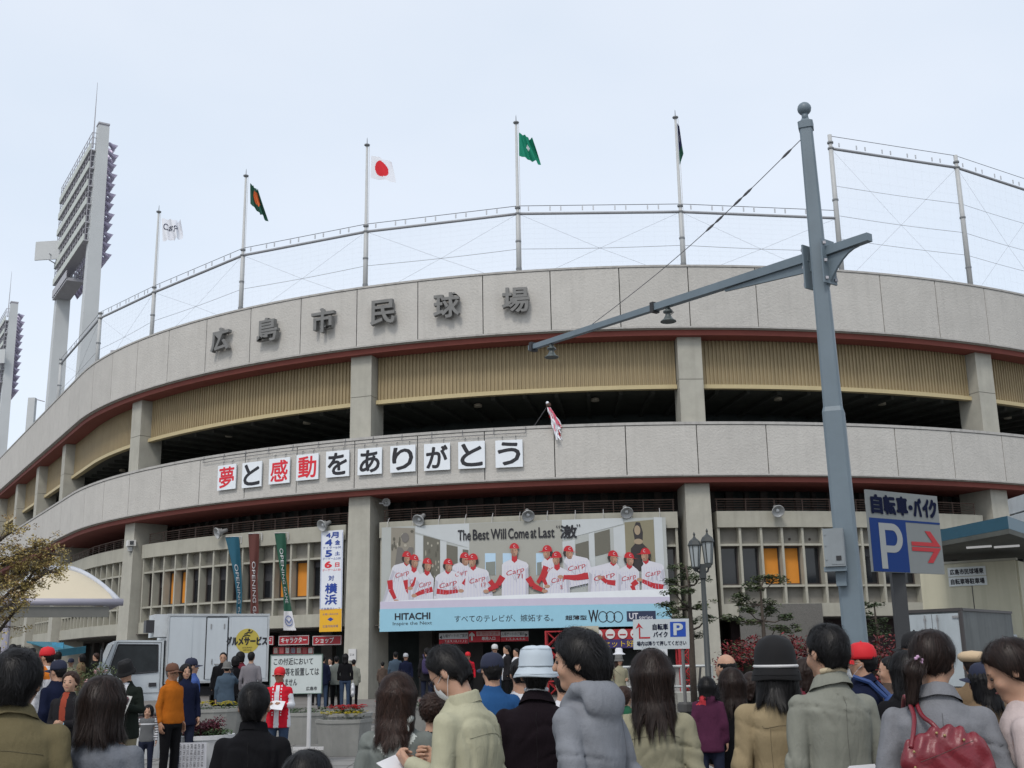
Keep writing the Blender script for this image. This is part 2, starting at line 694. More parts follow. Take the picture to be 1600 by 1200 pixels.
BAYS = [(COLS[k], COLS[k + 1]) for k in range(len(COLS) - 1)]
LZ0, LZ1 = 11.36, ZB - 0.245
lamp_m = mat('gallery_lamp', (0.55, 0.5, 0.4), 0.4, var=0)
for (a, b) in BAYS:
    hw = 0.48 / PW
    i0, i1 = a + hw, b - hw
    # corrugated louvre: 62 ribs
    n = 78 if b - a > 4 else 48
    mb = MB()
    vs, fs = [], []
    prof = []
    for k in range(n):
        for t_, d_ in ((0.0, 0.95), (0.42, 0.95), (0.50, 0.895), (0.86, 0.895), (0.94, 0.95)):
            prof.append((i0 + (i1 - i0) * (k + t_) / n, d_))
    prof.append((i1, 0.95))
    for (ii, dd) in prof:
        vs += [P(ii, dd, LZ0 + 0.16), P(ii, dd, LZ1)]
    for k in range(len(prof) - 1):
        fs.append((2 * k, 2 * k + 2, 2 * k + 3, 2 * k + 1))
    mb.add(vs, fs)
    strip(mb, i0, i1, 0.97, 1.03, LZ0 + 0.16, LZ1)
    lv = sp('louvre', mb, C_LOUV, stuff=False)
    mb = MB()
    strip(mb, i0, i1, 0.80, 1.05, LZ0, LZ0 + 0.155)
    sp('louvre_sill', mb, C_LIP)
    for f in (0.33, 0.72):
        i = a + 5 * f
        mb = MB()
        mb.lathe([(0.16, 0), (0.16, 0.10), (0.08, 0.14)], P(i, 2.6, 11.34), 12)
        sp('gallery_lamp', mb, lamp_m)
    # boards and doors in the gallery
    for f, w, h, cc in ((0.2, 0.5, 1.3, 0), (0.42, 0.4, 1.1, 1), (0.6, 0.45, 0.8, 0), (0.87, 0.35, 1.25, 1)):
        i = a + 5 * (f + 0.06 * RNG.random())
        mb = MB()
        strip(mb, i, i + w, 5.90, 5.97, 8.35, 9.6 + h * 0.75)
        sp('gallery_board', mb, mat('gallery_board_%d' % cc, ((0.10, 0.085, 0.09), (0.15, 0.12, 0.085))[cc], 0.8, var=0.1))

# lower storey: ledge, railing, window grid, base band
GZT, GZB = 6.72, 3.0


def P0(z):
    return z


for bi, (a, b) in enumerate(BAYS):
    gap = 0.74 / PW
    i0, i1 = a + gap, b - gap
    ZL1, ZL0 = 6.72, 6.13
    mb = MB()
    strip(mb, i0, i1, 0.70, 1.6, ZL0, ZL1)
    sp('ledge', mb, C_LEDGE)
    mb = MB()
    strip(mb, a + 0.47 / PW, b - 0.47 / PW, 1.65, 1.95, ZL0 - 3.3, ZL1 - 0.25)
    sp('wall', mb, C_DARK)
    # gallery floor behind the ledge
    mb = MB()
    strip(mb, a + 0.47 / PW, b - 0.47 / PW, 1.96, 5.9, ZL0 + 0.2, ZL1 - 0.2)
    sp('gallery_floor', mb, C_DARK)
    # railing
    mb = MB()
    for zz, rr in ((7.20, 0.022), (7.11, 0.010), (7.02, 0.010), (6.93, 0.010), (6.83, 0.010)):
        mb.tube([P(i, 1.0, zz) for i in frange(a + 0.3, b - 0.3, 0.25)], rr, 4)
    rl = sp('railing', mb, C_RAIL)
    for i in frange(a + 0.32, b - 0.32, 0.46):
        mb = MB()
        mb.tube([P(i, 1.0, 6.72), P(i, 1.0, 7.20)], 0.018, 4)
        sp('baluster', mb, C_RAIL, rl)
    if bi < 2:
        pass
    # window grid
    n = 14 if b - a > 4 else 9
    D0, D1 = 0.78, 1.20
    zr = [6.20, 5.62, 5.52, 3.99, 3.90, 3.32, 3.26]
    mb = MB()
    for k in range(n + 1):
        i = i0 + 0.02 + (i1 - i0 - 0.04) * k / n
        w = 0.045 / PW
        q = [P(i - w, D0, 3.38), P(i + w, D0, 3.38), P(i + w, D1, 3.38), P(i - w, D1, 3.38)]
        mb = MB()
        mb.hexa(q, [p + Vector((0, 0, 6.13 - 3.38 - 0.002)) for p in q])
        sp('grid_fin', mb, C_LEDGE)
    for zz in (5.46, 3.97):
        mb = MB()
        strip(mb, i0 + 0.02, i1 - 0.02, D0 + 0.02, D1 - 0.01, zz, zz + 0.075)
        sp('grid_rail', mb, C_LEDGE)
    mb = MB()
    strip(mb, i0, i1, 0.74, 1.64, 2.90, 3.378)
    sp('base_band', mb, C_LEDGE)
    oranges = {6: (2, 3, 10, 11), 7: (2, 3, 12), 8: (2, 3, 11)}.get(bi, ())
    for k in range(n):
        j0 = i0 + 0.02 + (i1 - i0 - 0.04) * k / n + 0.05 / PW
        j1 = i0 + 0.02 + (i1 - i0 - 0.04) * (k + 1) / n - 0.05 / PW
        for z0, z1 in ((5.54, 6.125), (3.385, 3.965)):
            mb = MB()
            strip(mb, j0, j1, D1 - 0.12, D1 - 0.02, z0, z1)
            sp('infill_panel', mb, C_INFILL)
        mb = MB()
        fw = 0.05 / PW
        strip(mb, j0, j0 + fw, D1 - 0.10, D1, 4.05, 5.455)
        strip(mb, j1 - fw, j1, D1 - 0.10, D1, 4.05, 5.455)
        strip(mb, j0 + fw, j1 - fw, D1 - 0.10, D1, 4.05, 4.11)
        strip(mb, j0 + fw, j1 - fw, D1 - 0.10, D1, 5.39, 5.455)
        wn_ = sp('window', mb, C_FRAME)
        mb = MB()
        strip(mb, j0 + fw, j1 - fw, D1 - 0.05, D1 - 0.03, 4.11, 5.39)
        sp('pane', mb, C_BLIND if k in oranges else C_GLASS, wn_)
        if k not in oranges and RNG.random() < 0.55:
            mb = MB()
            zz = 4.75 + 0.5 * RNG.random()
            strip(mb, j0 + fw, j1 - fw, D1 - 0.058, D1 - 0.052, zz, 5.39)
            sp('blind', mb, mat('grey_blind', (0.045, 0.045, 0.05), 0.5, var=0.1, rnd=0.5), wn_)
        if bi >= 7 and k in (3, 4, 9):
            mb = MB()
            c0 = P((j0 + j1) / 2, D1 - 0.13, 5.72)
            mb.ico(c0, 0.05, 5)
            sp('vent_pipe', mb, C_FRAME)

# ground floor: recess, piers, doors
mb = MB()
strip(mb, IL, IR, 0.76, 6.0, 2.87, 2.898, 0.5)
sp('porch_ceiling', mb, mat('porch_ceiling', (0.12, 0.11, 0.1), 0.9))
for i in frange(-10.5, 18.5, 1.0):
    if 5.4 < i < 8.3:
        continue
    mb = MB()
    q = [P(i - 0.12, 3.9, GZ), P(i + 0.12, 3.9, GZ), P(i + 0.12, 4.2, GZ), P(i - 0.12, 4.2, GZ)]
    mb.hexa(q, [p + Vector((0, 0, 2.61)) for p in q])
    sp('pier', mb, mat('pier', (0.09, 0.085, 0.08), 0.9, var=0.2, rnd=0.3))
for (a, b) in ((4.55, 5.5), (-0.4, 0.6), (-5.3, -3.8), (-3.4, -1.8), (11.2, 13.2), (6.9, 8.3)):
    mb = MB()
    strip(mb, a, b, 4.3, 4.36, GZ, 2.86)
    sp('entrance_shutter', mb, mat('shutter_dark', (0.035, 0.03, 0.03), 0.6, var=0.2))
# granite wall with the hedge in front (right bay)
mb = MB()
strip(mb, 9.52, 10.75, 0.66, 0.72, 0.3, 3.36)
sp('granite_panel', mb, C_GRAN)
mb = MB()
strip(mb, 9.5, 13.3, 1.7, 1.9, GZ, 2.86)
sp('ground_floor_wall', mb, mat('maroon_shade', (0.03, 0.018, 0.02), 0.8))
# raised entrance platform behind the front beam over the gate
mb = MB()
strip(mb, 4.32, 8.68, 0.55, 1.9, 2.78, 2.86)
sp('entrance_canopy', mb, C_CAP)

# metal characters on the upper parapet
LETR = [('広', 2.4, .5), ('島', 3.38, .5), ('市', 4.42, .5), ('民', 5.38, .5), ('球', 6.42, .5), ('場', 7.45, .5)]
for ch, px, cy in (('広', 351, 532), ('島', 425, 516), ('市', 510, 502), ('民', 602, 491), ('球', 701, 480), ('場', 807, 472)):
    # wall index from the pixel column
    best = min(frange(0, 9, 0.01), key=lambda i: abs((lambda w: 800 + FPX * (w.dot(_r)) / w.dot(_f))(P(i, 0, 14.9) - Vector((0, 0, EYE))) - px))
    k = best

    def fl(u, v, w, k=k):
        return P(k + u / PW, -0.10 - w, 14.74 + v)
    t = fit_text(ch, fl, -0.52, 0.52, -0.50, 0.50, depth=0.20, bold=0.022)
    lt = sp('sign_character', t, C_LET)
    mb = MB()
    for du in (-0.25, 0.25):
        for dv in (-0.25, 0.25):
            mb.tube([P(k + du / PW, 0, 14.74 + dv), P(k + du / PW, -0.11, 14.74 + dv)], 0.02, 5)
    sp('stand_off', mb, C_LET, lt)

# ------------------------------------------------------------------ letter boards on the second parapet
BX = [(354, 745, 'ゆ'), (393, 741, 0), (436, 735, 0), (480, 729, 0), (527, 724, 0), (577, 720, 0), (629, 716, 0), (683, 713, 0), (737, 710, 0), (795, 708, 0)]
CHS = '夢と感動をありがとう'
NAMES = ['the red kanji 夢, first of the row', 'black と between the first two red kanji', 'red kanji 感 after the black と', 'red kanji 動, last red one of the row',
         'black を right after the red kanji', 'black あ, the sixth of the row', 'black り made of two strokes', 'black が with two voicing dots', 'black と, last but one of the row', 'black う, last of the row at the right end']
B_WHITE = mat('board_white', (0.72, 0.76, 0.80), 0.5, var=0.04)
B_RED = mat('letter_red', (0.62, 0.02, 0.035), 0.5, var=0)
B_BLK = mat('letter_black', (0.015, 0.015, 0.02), 0.5, var=0)


def proj(w):
    w = w - Vector((0, 0, EYE))
    return (800 + FPX * w.dot(_r) / w.dot(_f), 600 - FPX * w.dot(_u) / w.dot(_f))


def find_i(px, py, d=0.0, lo=-12, hi=19):
    """facade index and height whose picture is px,py on the surface set back d"""
    best = None
    dd = ray(px, py)
    for i in frange(lo, hi, 0.01):
        p = P(i, d, 0)
        if abs(dd.x * p.y - dd.y * p.x) < 0.02 * abs(p.y) + 0.3:
            e = abs(dd.x / dd.y - p.x / p.y)
            if best is None or e < best[0]:
                best = (e, i, p)
    _, i, p = best
    return i, EYE + dd.z * p.y / dd.y


for k, (px, py, _q) in enumerate(BX):
    i, z = find_i(px, py, -0.12)
    c = P(i, -0.06, z - 0.52)
    c2 = P(i + 0.1, -0.06, z - 0.52)
    rz = math.atan2(c2.y - c.y, c2.x - c.x)
    bd = thing('letter_board', 'white board on the lower parapet with ' + NAMES[k], 'sign board', loc=c, rz=rz, group='character boards hung on the lower parapet')
    s_ = 0.505
    mb = MB()
    mb.box((0, -0.03, s_), (2 * s_, 0.05, 2 * s_))
    part('board', mb, B_WHITE, bd)
    t = MB()
    bo = 0.026 if k not in (0, 2, 3) else 0.018
    for q_ in range(8):
        ou, ov = bo * math.cos(q_ * PI / 4), bo * math.sin(q_ * PI / 4)
        t.join(fit_text(CHS[k], lambda u, v, w: Vector((u + ou, -0.057 - 0.0006 * q_, s_ + v + ov)), -0.40, 0.40, -0.41, 0.41, bold=0.0))
    part('lettering', t, B_RED if k in (0, 2, 3) else B_BLK, bd)
    mb = MB()
    for dx in (-0.25, 0.25):
        mb.tube([(dx, -0.02, 2 * s_), (dx, -0.02, 2 * s_ + 0.14), (dx, 0.05, 2 * s_ + 0.16)], 0.012, 5)
    part('hook', mb, C_WIRE, bd)
mb = MB()
mb.tube([P(i, -0.09, 9.66) for i in frange(1.1, 6.6, 0.1)], 0.014, 5)
for i in frange(1.1, 6.6, 0.46):
    mb.tube([P(i, -0.09, 9.66), P(i, -0.03, 9.9)], 0.012, 5)
single('hanging_rail', mb, C_WIRE, 'thin rail along the lower parapet that the white character boards hang from', 'rail')
# ================================================================== net poles, flags, nets on top of the parapet
def z_on(px, py, p):
    d = ray(px, py)
    return EYE + d.z * p.y / d.y


def fpos(px, py, d):
    i, z = find_i(px, py, d)
    return i, z


ND = 0.8
POLES = [  # base px, top px, rail y at the pole, flag?
    (92, 612, 99, 560, 568, 0), (152, 562, 157, 488, 497, 0), (237, 518, 251, 333, 457, 1), (376, 482, 388, 277, 399, 1), (571, 442, 577, 229, 362, 1),
    (811, 420, 809, 194, 334, 1), (1068, 412, 1057, 186, 331, 1), (1314, 413, 1295, 211, 232, 0), (1516, 440, 1490, 243, 262, 0)]
pinfo = []
PN = ['short net pole nearest the first floodlight tower, far left', 'short bare net pole between the floodlight tower and the white flag',
      'flagpole with the white flag on the parapet', 'flagpole with the dark green and red flag', 'flagpole carrying the white flag with a red disc',
      'flagpole with the plain green flag above the metal characters', 'flagpole with the dark blue flag hanging limp',
      'tall bare net pole just right of the grey street pole', 'tall bare net pole at the far right']
for k, (bx, by, tx, ty, ry, fl) in enumerate(POLES):
    i, _ = find_i(bx, by, ND, lo=-9)
    p = P(i, ND, 0)
    zt = z_on(tx, ty, p)
    zr = z_on(bx + (tx - bx) * (ry - by) / (ty - by), ry, p)
    pinfo.append((i, p, zt, zr))
    th = thing('flagpole' if fl else 'net_pole', PN[k], 'pole', loc=(p.x, p.y, ZT - 0.4), group='poles standing on the stadium parapet')
    zb = ZT - 0.4
    rr = 0.085 if fl else 0.095
    mb = MB()
    mb.smooth = True
    H = zt - zb
    mb.tube([(0, 0, 0), (0, 0, (zr - zb)), (0, 0, (zr - zb) + 0.01), (0, 0, H)], [rr * 1.2, rr, rr * 0.8, rr * (0.55 if fl else 0.95)], 10)
    part('shaft', mb, C_PVC, th)
    mb = MB()
    for zz in ((zr - zb), (zr - zb) + 0.25, (zr - zb) * 0.62, (zr - zb) * 0.25):
        mb.lathe([(rr * 1.35, zz - 0.03), (rr * 1.35, zz + 0.03)], (0, 0, 0), 10)
    part('collar', mb, mat('collar_metal', (0.2, 0.21, 0.22), 0.5, var=0), th)
    if fl:
        mb = MB()
        mb.lathe([(0.05, H), (0.12, H + 0.05), (0.12, H + 0.09), (0.02, H + 0.12), (0.012, H + 0.35), (0.001, H + 0.42)], (0, 0, 0), 8)
        part('finial', mb, mat('collar_metal', (0.2, 0.21, 0.22)), th)
        mb = MB()
        mb.tube([(rr * 1.2, -0.02, 0.5), (rr * 1.2, -0.02, H)], 0.009, 4)
        part('halyard', mb, mat('rope_white', (0.6, 0.6, 0.6), 0.8, var=0), th)

# far end pole of the last net, just outside the frame
i_end = pinfo[-1][0] + 2.4
pe = P(i_end, ND, 0)
pinfo.append((i_end, pe, pinfo[-1][2], pinfo[-1][3]))
th = thing('net_pole', 'net pole beyond the right edge of the photograph', 'pole', loc=(pe.x, pe.y, ZT - 0.4), group='poles standing on the stadium parapet')
mb = MB()
mb.tube([(0, 0, 0), (0, 0, pinfo[-1][2] - ZT + 0.4)], 0.095, 10)
part('shaft', mb, C_PVC, th)

NET = mat('net_mesh', (0.55, 0.6, 0.66), 0.9, var=0, alpha=0.06)
MB_NN = ['net section left of the white flag', 'net section under the floodlight tower', 'net section between the white and the dark green flag', 'net section between the dark green and red disc flags',
         'net section between the red disc flag and the green flag', 'net section between the green flag and the dark blue flag', 'net section behind the grey street pole and its stay wire',
         'tall net section between the two tall bare poles', 'tall net section at the right edge']
for k in range(len(pinfo) - 1):
    ia, pa, zta, zra = pinfo[k]
    ib, pb, ztb, zrb = pinfo[k + 1]
    if k == 6:
        zrb = z_on(1306, 341, pb)
    th = thing('safety_net', MB_NN[k] + ', with bracing wires', 'net', loc=(pa.x, pa.y, ZT), group='safety net sections above the parapet')
    n = 10
    pts = [P(ia + (ib - ia) * t / n, ND, zra + (zrb - zra) * t / n) for t in range(n + 1)]
    A_, B_ = Vector((pa.x, pa.y, 0)), Vector((pb.x, pb.y, 0))
    pts = [A_.lerp(B_, t / n) + Vector((0, 0, zra + (zrb - zra) * t / n)) for t in range(n + 1)]
    mb = MB()
    mb.smooth = True
    mb.tube(pts, 0.06, 8)
    part('top_rail', mb, mat('rail_grey', (0.3, 0.31, 0.33), 0.5, var=0.1), th, world=True)
    mb = MB()
    up = 0.33 if k < 7 else 0.55
    dd_ = (B_ - A_).normalized()
    mb.tube([p + Vector((0, 0, up)) for p in pts], 0.014, 4)
    part('upper_wire', mb, C_WIRE, th, world=True)
    mb = MB()
    L_ = (B_ - A_).length
    m_ = int(L_ / 0.42)
    for t in range(1, m_):
        if t % 3 == 2:
            continue
        q = A_.lerp(B_, t / m_) + Vector((0, 0, zra + (zrb - zra) * t / m_ + 0.10))
        mb.box(q + Vector((0, 0, 0.11)), (0.05, 0.03, 0.17), rz=math.atan2(dd_.y, dd_.x))
    part('net_hanger', mb, mat('hanger_pale', (0.5, 0.52, 0.55), 0.5, var=0), th, world=True, stuff=True)
    mb = MB()
    bot = ZT - 0.3
    nn = 12

    def nf(u, v):
        q = A_.lerp(B_, u)
        zt_ = zra + (zrb - zra) * u
        return q + Vector((0, 0.10 * math.sin(PI * u) * math.sin(PI * v), bot + (zt_ - bot) * v))
    mb.grid(nf, nn, 8)
    part('net_mesh', mb, NET, th, world=True)
    mb = MB()
    r_ = 0.008
    for fz in ((0.5,) if k < 7 else (0.33, 0.5, 0.72)):
        mb.tube([nf(t / 8, fz) for t in range(9)], r_, 4)
    mb.tube([nf(0, 1), nf(0.5, .5), nf(1, 0)], 0.004, 4)
    mb.tube([nf(0, 0), nf(0.5, .5), nf(1, 1)], 0.004, 4)
    part('bracing_wire', mb, C_WIRE, th, world=True)
    # cords of the net, every 35 cm
    mb = MB()
    zz = bot + 0.2
    q = 0
    while q < m_:
        u = (q + 0.5) / m_
        mb.tube([nf(u, 0), nf(u, 1)], 0.0010, 3, caps=False)
        q += 1
    for v in range(1, 14):
        mb.tube([nf(0, v / 14), nf(1, v / 14)], 0.0010, 3, caps=False)
    part('net_cord', mb, mat('net_cord', (0.4, 0.42, 0.45), 0.8, var=0), th, world=True, stuff=True)


# ------------------------------------------------------------------ flags
def flag(k, corners, label, mats, fn, amp=0.08, seed=0, waves=2.5):
    """corners px: hoist top, fly top, fly bottom, hoist bottom"""
    i, p, zt, zr = pinfo[k]
    Y = p.y - 0.05
    c = [at(x, y, Y) for x, y in corners]
    th = thing('flag', label, 'flag', loc=(p.x, p.y, c[3].z), group='flags on the stadium roof')
    mb = MB()
    mb.smooth = True

    def f(u, v):
        q = c[3].lerp(c[2], u).lerp(c[0].lerp(c[1], u), v)
        w = math.sin(waves * 2 * PI * (u * 0.8 + 0.25 * v) + seed) * amp * (0.15 + u)
        w2 = math.sin(waves * 1.6 * 2 * PI * u + 3 * v + seed) * amp * 0.35 * u
        return q + Vector((w2 * 0.4, w, w2))
    nu, nv = 44, 32
    mb.grid(f, nu, nv)
    for q in range(nu * nv):
        u, v = (q % nu + 0.5) / nu, (q // nu + 0.5) / nv
        mb.mi[q] = fn(u, v)
    part('cloth', mb, mats, th, world=True)
    return th, f


F_W = mat('flag_white', (0.75, 0.77, 0.82), 0.8, var=0.03)
F_R = mat('flag_red', (0.62, 0.02, 0.03), 0.8, var=0)
F_G = mat('flag_green', (0.0, 0.20, 0.12), 0.8, var=0.05)
F_DG = mat('flag_dark_green', (0.01, 0.07, 0.045), 0.8, var=0.05)
F_O = mat('flag_orange', (0.6, 0.12, 0.03), 0.8, var=0)
F_N = mat('flag_navy', (0.01, 0.015, 0.06), 0.8, var=0.05)
th, f = flag(2, [(253, 341), (285, 346), (283, 373), (254, 377)], 'white flag with dark blue script blowing from the leftmost flagpole', [F_W], lambda u, v: 0, 0.16, 1.0)
t = fit_text('Carp', lambda u, v, w: f(u, v) + Vector((0, -0.02, 0)), 0.08, 0.78, 0.38, 0.78)
part('lettering', t, F_N, th, world=True)
flag(3, [(391, 286), (405, 300), (418, 346), (391, 318)], 'dark green and red flag drooping from the second flagpole', [F_DG, F_O],
     lambda u, v: 1 if (u - .5) ** 2 / .06 + (v - .55) ** 2 / .09 < 1 else 0, 0.14, 2.0)
flag(4, [(580, 243), (612, 252), (618, 285), (579, 278)], 'white flag with a red disc on the tallest middle flagpole', [F_W, F_R],
     lambda u, v: 1 if ((u - .48) / .30) ** 2 + ((v - .5) / .36) ** 2 < 1 else 0, 0.10, 0.5, 1.3)
flag(5, [(811, 207), (833, 219), (845, 257), (811, 243)], 'green flag with a small white emblem', [F_G, F_W],
     lambda u, v: 1 if (0.40 < u < 0.6 and 0.35 < v < 0.62 and (abs(u - .5) * 1.3 + abs(v - .5)) < 0.13) else 0, 0.12, 1.4)
flag(6, [(1058, 192), (1061, 197), (1068, 240), (1062, 258)], 'narrow dark blue flag hanging limp beside the right flagpole', [F_N, F_DG],
     lambda u, v: 1 if v < .3 else 0, 0.05, 0.2)


# ------------------------------------------------------------------ floodlight towers
T_ST = mat('tower_steel', (0.50, 0.52, 0.525), 0.6, var=0.06, vscale=0.6)
T_DK = mat('tower_frame', (0.40, 0.40, 0.43), 0.6, var=0.1)
T_FA = mat('tower_fascia', (0.52, 0.55, 0.52), 0.7, var=0.1)
T_LM = mat('lamp_housing_violet_grey', (0.40, 0.36, 0.47), 0.4, metal=0.3, var=0.1)
T_GL = mat('lamp_glass', (0.5, 0.5, 0.55), 0.2, var=0)


def tower(loc, rz, H, label, board_side):
    th = thing('floodlight_tower', label, 'floodlight', loc=loc, rz=rz, group='floodlight towers behind the stadium')
    kq = 76 / 62
    th.scale = (kq, kq, kq)
    H /= kq
    W, PH = 9.2, 6.9
    for x, w0, w1, hh, nm in ((0, 1.15, 0.62, H, 0), (W, 1.15, 0.72, H - 0.6, 1)):
        mb = MB()
        q = [(x - w0 / 2, -w0 / 2, 0), (x + w0 / 2, -w0 / 2, 0), (x + w0 / 2, w0 / 2, 0), (x - w0 / 2, w0 / 2, 0)]
        t = [(x - w1 / 2, -w1 / 2, hh), (x + w1 / 2, -w1 / 2, hh), (x + w1 / 2, w1 / 2, hh), (x - w1 / 2, w1 / 2, hh)]
        mb.hexa(q, t)
        lg = part('leg', mb, T_ST, th)
        mb = MB()
        mb.box((x, 0, hh + 0.05), (w1 * 0.94, w1 * 0.94, 0.1))
        mb.box((x, 0, hh + 0.16), (w1 * 1.05, w1 * 1.05, 0.1))
        part('cap', mb, T_DK, lg)
    zt = H - 0.9
    # cross frame
    mb = MB()
    for k in range(12):
        z = zt - PH * k / 11
        mb.box((W / 2, -0.35, z), (W, 0.07, 0.07))
    for k in range(13):
        mb.box((0.35 + (W - 0.7) * k / 12, -0.30, zt - PH / 2), (0.06, 0.06, PH))
    for k in range(6):
        z0, z1 = zt - PH * k / 6, zt - PH * (k + 1) / 6
        mb.tube([(0.4, -0.3, z0), (W / 2, -0.3, z1), (W - 0.4, -0.3, z0)], 0.04, 4)
    part('frame', mb, T_DK, th)
    # walkways on the back
    for k in range(6):
        z = zt - 0.65 - PH * k / 6 * 0.98
        mb = MB()
        mb.box((W / 2, 0.32, z), (W + 0.2, 0.6, 0.06))
        wk = part('walkway', mb, T_DK, th)
        mb = MB()
        mb.box((W / 2, 0.64, z + 0.18), (W + 0.2, 0.05, 0.42))
        part('fascia', mb, T_FA, wk)
        mb = MB()
        for x in frange(-0.08, W + 0.08, 0.75):
            mb.box((x, 0.58, z + 0.58), (0.035, 0.035, 1.05))
        for zz in (0.78, 1.1):
            mb.box((W / 2, 0.585, z + zz), (W + 0.16, 0.025, 0.03))
        for x in (-0.08, W + 0.08):
            for zz in (0.4, 0.78, 1.1):
                mb.box((x, 0.35, z + zz), (0.035, 0.5, 0.035))
            mb.box((x, 0.1, z + 0.55), (0.045, 0.045, 1.1))
        part('railing', mb, T_DK, wk)
    # access platform below the frame
    mb = MB()
    mb.box((W / 2 + 2.4, 0.1, zt - PH - 0.35), (4.6, 1.0, 0.07))
    for x in frange(W / 2 + 0.2, W / 2 + 4.6, 0.5):
        mb.box((x, 0.1, zt - PH - 0.25), (0.06, 1.0, 0.14))
    mb.box((W / 2 + 2.4, 0.62, zt - PH + 0.0), (4.6, 0.04, 0.5))
    part('platform', mb, T_DK, th)
    lm = MB()
    lm.smooth = True
    Rm = Matrix.Rotation(math.radians(90 + 33), 3, 'X')
    lm.lathe([(0.06, -0.32), (0.10, -0.30), (0.13, -0.10), (0.25, 0.16), (0.27, 0.18)], (0, 0, 0), 10, M=Rm)
    me = lm.mesh('lamp', T_LM)
    gl = MB()
    gl.lathe([(0.0001, 0.172), (0.25, 0.172)], (0, 0, 0), 10, M=Rm)
    for r in range(12):
        for c in range(12):
            o = inst('lamp', me, th, (0.45 + (W - 0.9) * c / 11, -0.72 - (0.08 if r % 2 else 0), zt + 0.05 - PH * r / 11.0))
    mb = MB()
    mb.tube([(W * 0.12, 0.3, zt), (W * 0.12, 0.3, zt + 4.3)], [0.05, 0.012], 6)
    part('lightning_rod', mb, T_DK, th)
    mb = MB()
    bx = W - 0.35 if board_side > 0 else -0.4
    Rb = Matrix.Rotation(-rz - 0.12, 3, 'Z')
    mb.box((bx, 1.15, zt - PH * 0.60), (1.75, 0.10, 1.25), M=Rb)
    bo = part('board', mb, T_ST, th)
    mb = MB()
    mb.tube([(bx - 0.3, 1.15, zt - PH * 0.6 - 0.7), (W if board_side > 0 else 0, 0.2, zt - PH * 0.6 - 0.9)], 0.04, 4)
    mb.tube([(bx - 0.3, 1.15, zt - PH * 0.6 - 0.3), (W if board_side > 0 else 0, 0.2, zt - PH * 0.6 - 0.5)], 0.04, 4)
    part('bracket', mb, T_DK, bo)
    return th


ta = at(161, 200, 76)
TRZ = math.atan2(0.85, -0.525)
T1 = tower((ta.x, ta.y, 0), TRZ, ta.z, 'near two-legged floodlight tower with rows of lamps and a blank board', 1)
tb = at(22, 476, 97 * 76 / 62)
T2 = tower((tb.x, tb.y, 0), TRZ, tb.z, 'farther floodlight tower cut by the left edge of the photograph', -1)
# small pale mast behind the left wall
m0 = at(51, 622, 84)
ms = thing('roof_mast', 'short grey square mast with a little arm rising behind the left wall', 'mast', loc=(m0.x, m0.y, 8))
mb = MB()
mb.box((0, 0, (m0.z - 8) / 2), (0.62, 0.45, m0.z - 8), taper=0.85)
part('shaft', mb, T_ST, ms)
mb = MB()
mb.tube([(0.1, 0, m0.z - 8.05), (0.95, -0.05, m0.z - 8.3)], 0.04, 5)
part('arm', mb, T_DK, ms)
# small dark roof vent
v0, vz = find_i(178, 541, 0.6, lo=-6)
pv = P(v0, 0.6, 0)
single('roof_vent', MB().box((0, 0, 0.25), (0.22, 0.22, 0.5)), T_DK, 'small dark box on the parapet top between the net pole and the white flag', 'vent', loc=(pv.x, pv.y, ZT))
# ================================================================== banner with the ball players (flat print on a hung sheet)
BI0, BI1 = find_i(596, 900, 0.5)[0], find_i(1044, 890, 0.5)[0]
BZ1 = find_i(820, 814, 0.5)[1]
BZ0 = find_i(820, 982, 0.5)[1]
ctop0, ctop1, cbot0, cbot1 = (50, 134), (1492, 84), (50, 645), (1506, 612)   # corners in my sketch coordinates


def bmap(x, y, w=0.0):
    """sketch coordinates -> point on the hung banner, w = millimetres over the sheet"""
    u = (x - 50) / 1448.0
    yt = ctop0[1] + (ctop1[1] - ctop0[1]) * u
    yb = cbot0[1] + (cbot1[1] - cbot0[1]) * u
    v = (yb - y) / (yb - yt)
    i = BI0 + (BI1 - BI0) * u
    sag = 0.05 * math.sin(PI * u) + 0.0015 * math.sin(u * 30) * math.sin(v * 3 + u * 9)
    return P(i, 0.50 + sag * v * 0.6 - w * 0.002, BZ0 + (BZ1 - BZ0) * v)


bn = thing('banner', 'wide banner with a row of ball players at a long white table above the gate', 'banner', loc=tuple(P(6.5, 0.6, BZ0)))
PR = lambda n, c: mat('print_' + n, c, 0.55, var=0.03)
mb = MB()
mb.smooth = True
mb.grid(lambda u, v: bmap(50 + 1448 * u, (645 - 33 * u) * (1 - v) + (134 - 50 * u) * v), 60, 12)
mb.grid(lambda u, v: bmap(50 + 1448 * (1 - u), (645 - 33 * (1 - u)) * (1 - v) + (134 - 50 * (1 - u)) * v, -14), 60, 12)
part('sheet', mb, PR('wall_grey', (0.38, 0.40, 0.385)), bn, world=True)


def bpoly(name, polys, m, w, label=None):
    if name in ('pale_wall_print', 'picture_print', 'window_print') and len(polys) > 1:
        return [bpoly(name, [q], m, w) for q in polys][0]
    mb = MB()
    for po in polys:
        # subdivide long x spans so the print follows the curved sheet
        n = len(po)
        if n == 4 and max(abs(po[0][0] - po[2][0]), abs(po[1][0] - po[3][0])) > 120:
            k = 16
            for q in range(k):
                a0, a1 = q / k, (q + 1) / k
                L = lambda A, B, t: (A[0] + (B[0] - A[0]) * t, A[1] + (B[1] - A[1]) * t)
                mb.add([bmap(*L(po[0], po[1], a0), w), bmap(*L(po[0], po[1], a1), w), bmap(*L(po[3], po[2], a1), w), bmap(*L(po[3], po[2], a0), w)], [(0, 1, 2, 3)])
        else:
            mb.add([bmap(x, y, w) for x, y in po], [tuple(range(n))])
    return part(name, mb, m, bn, world=True, label=label)


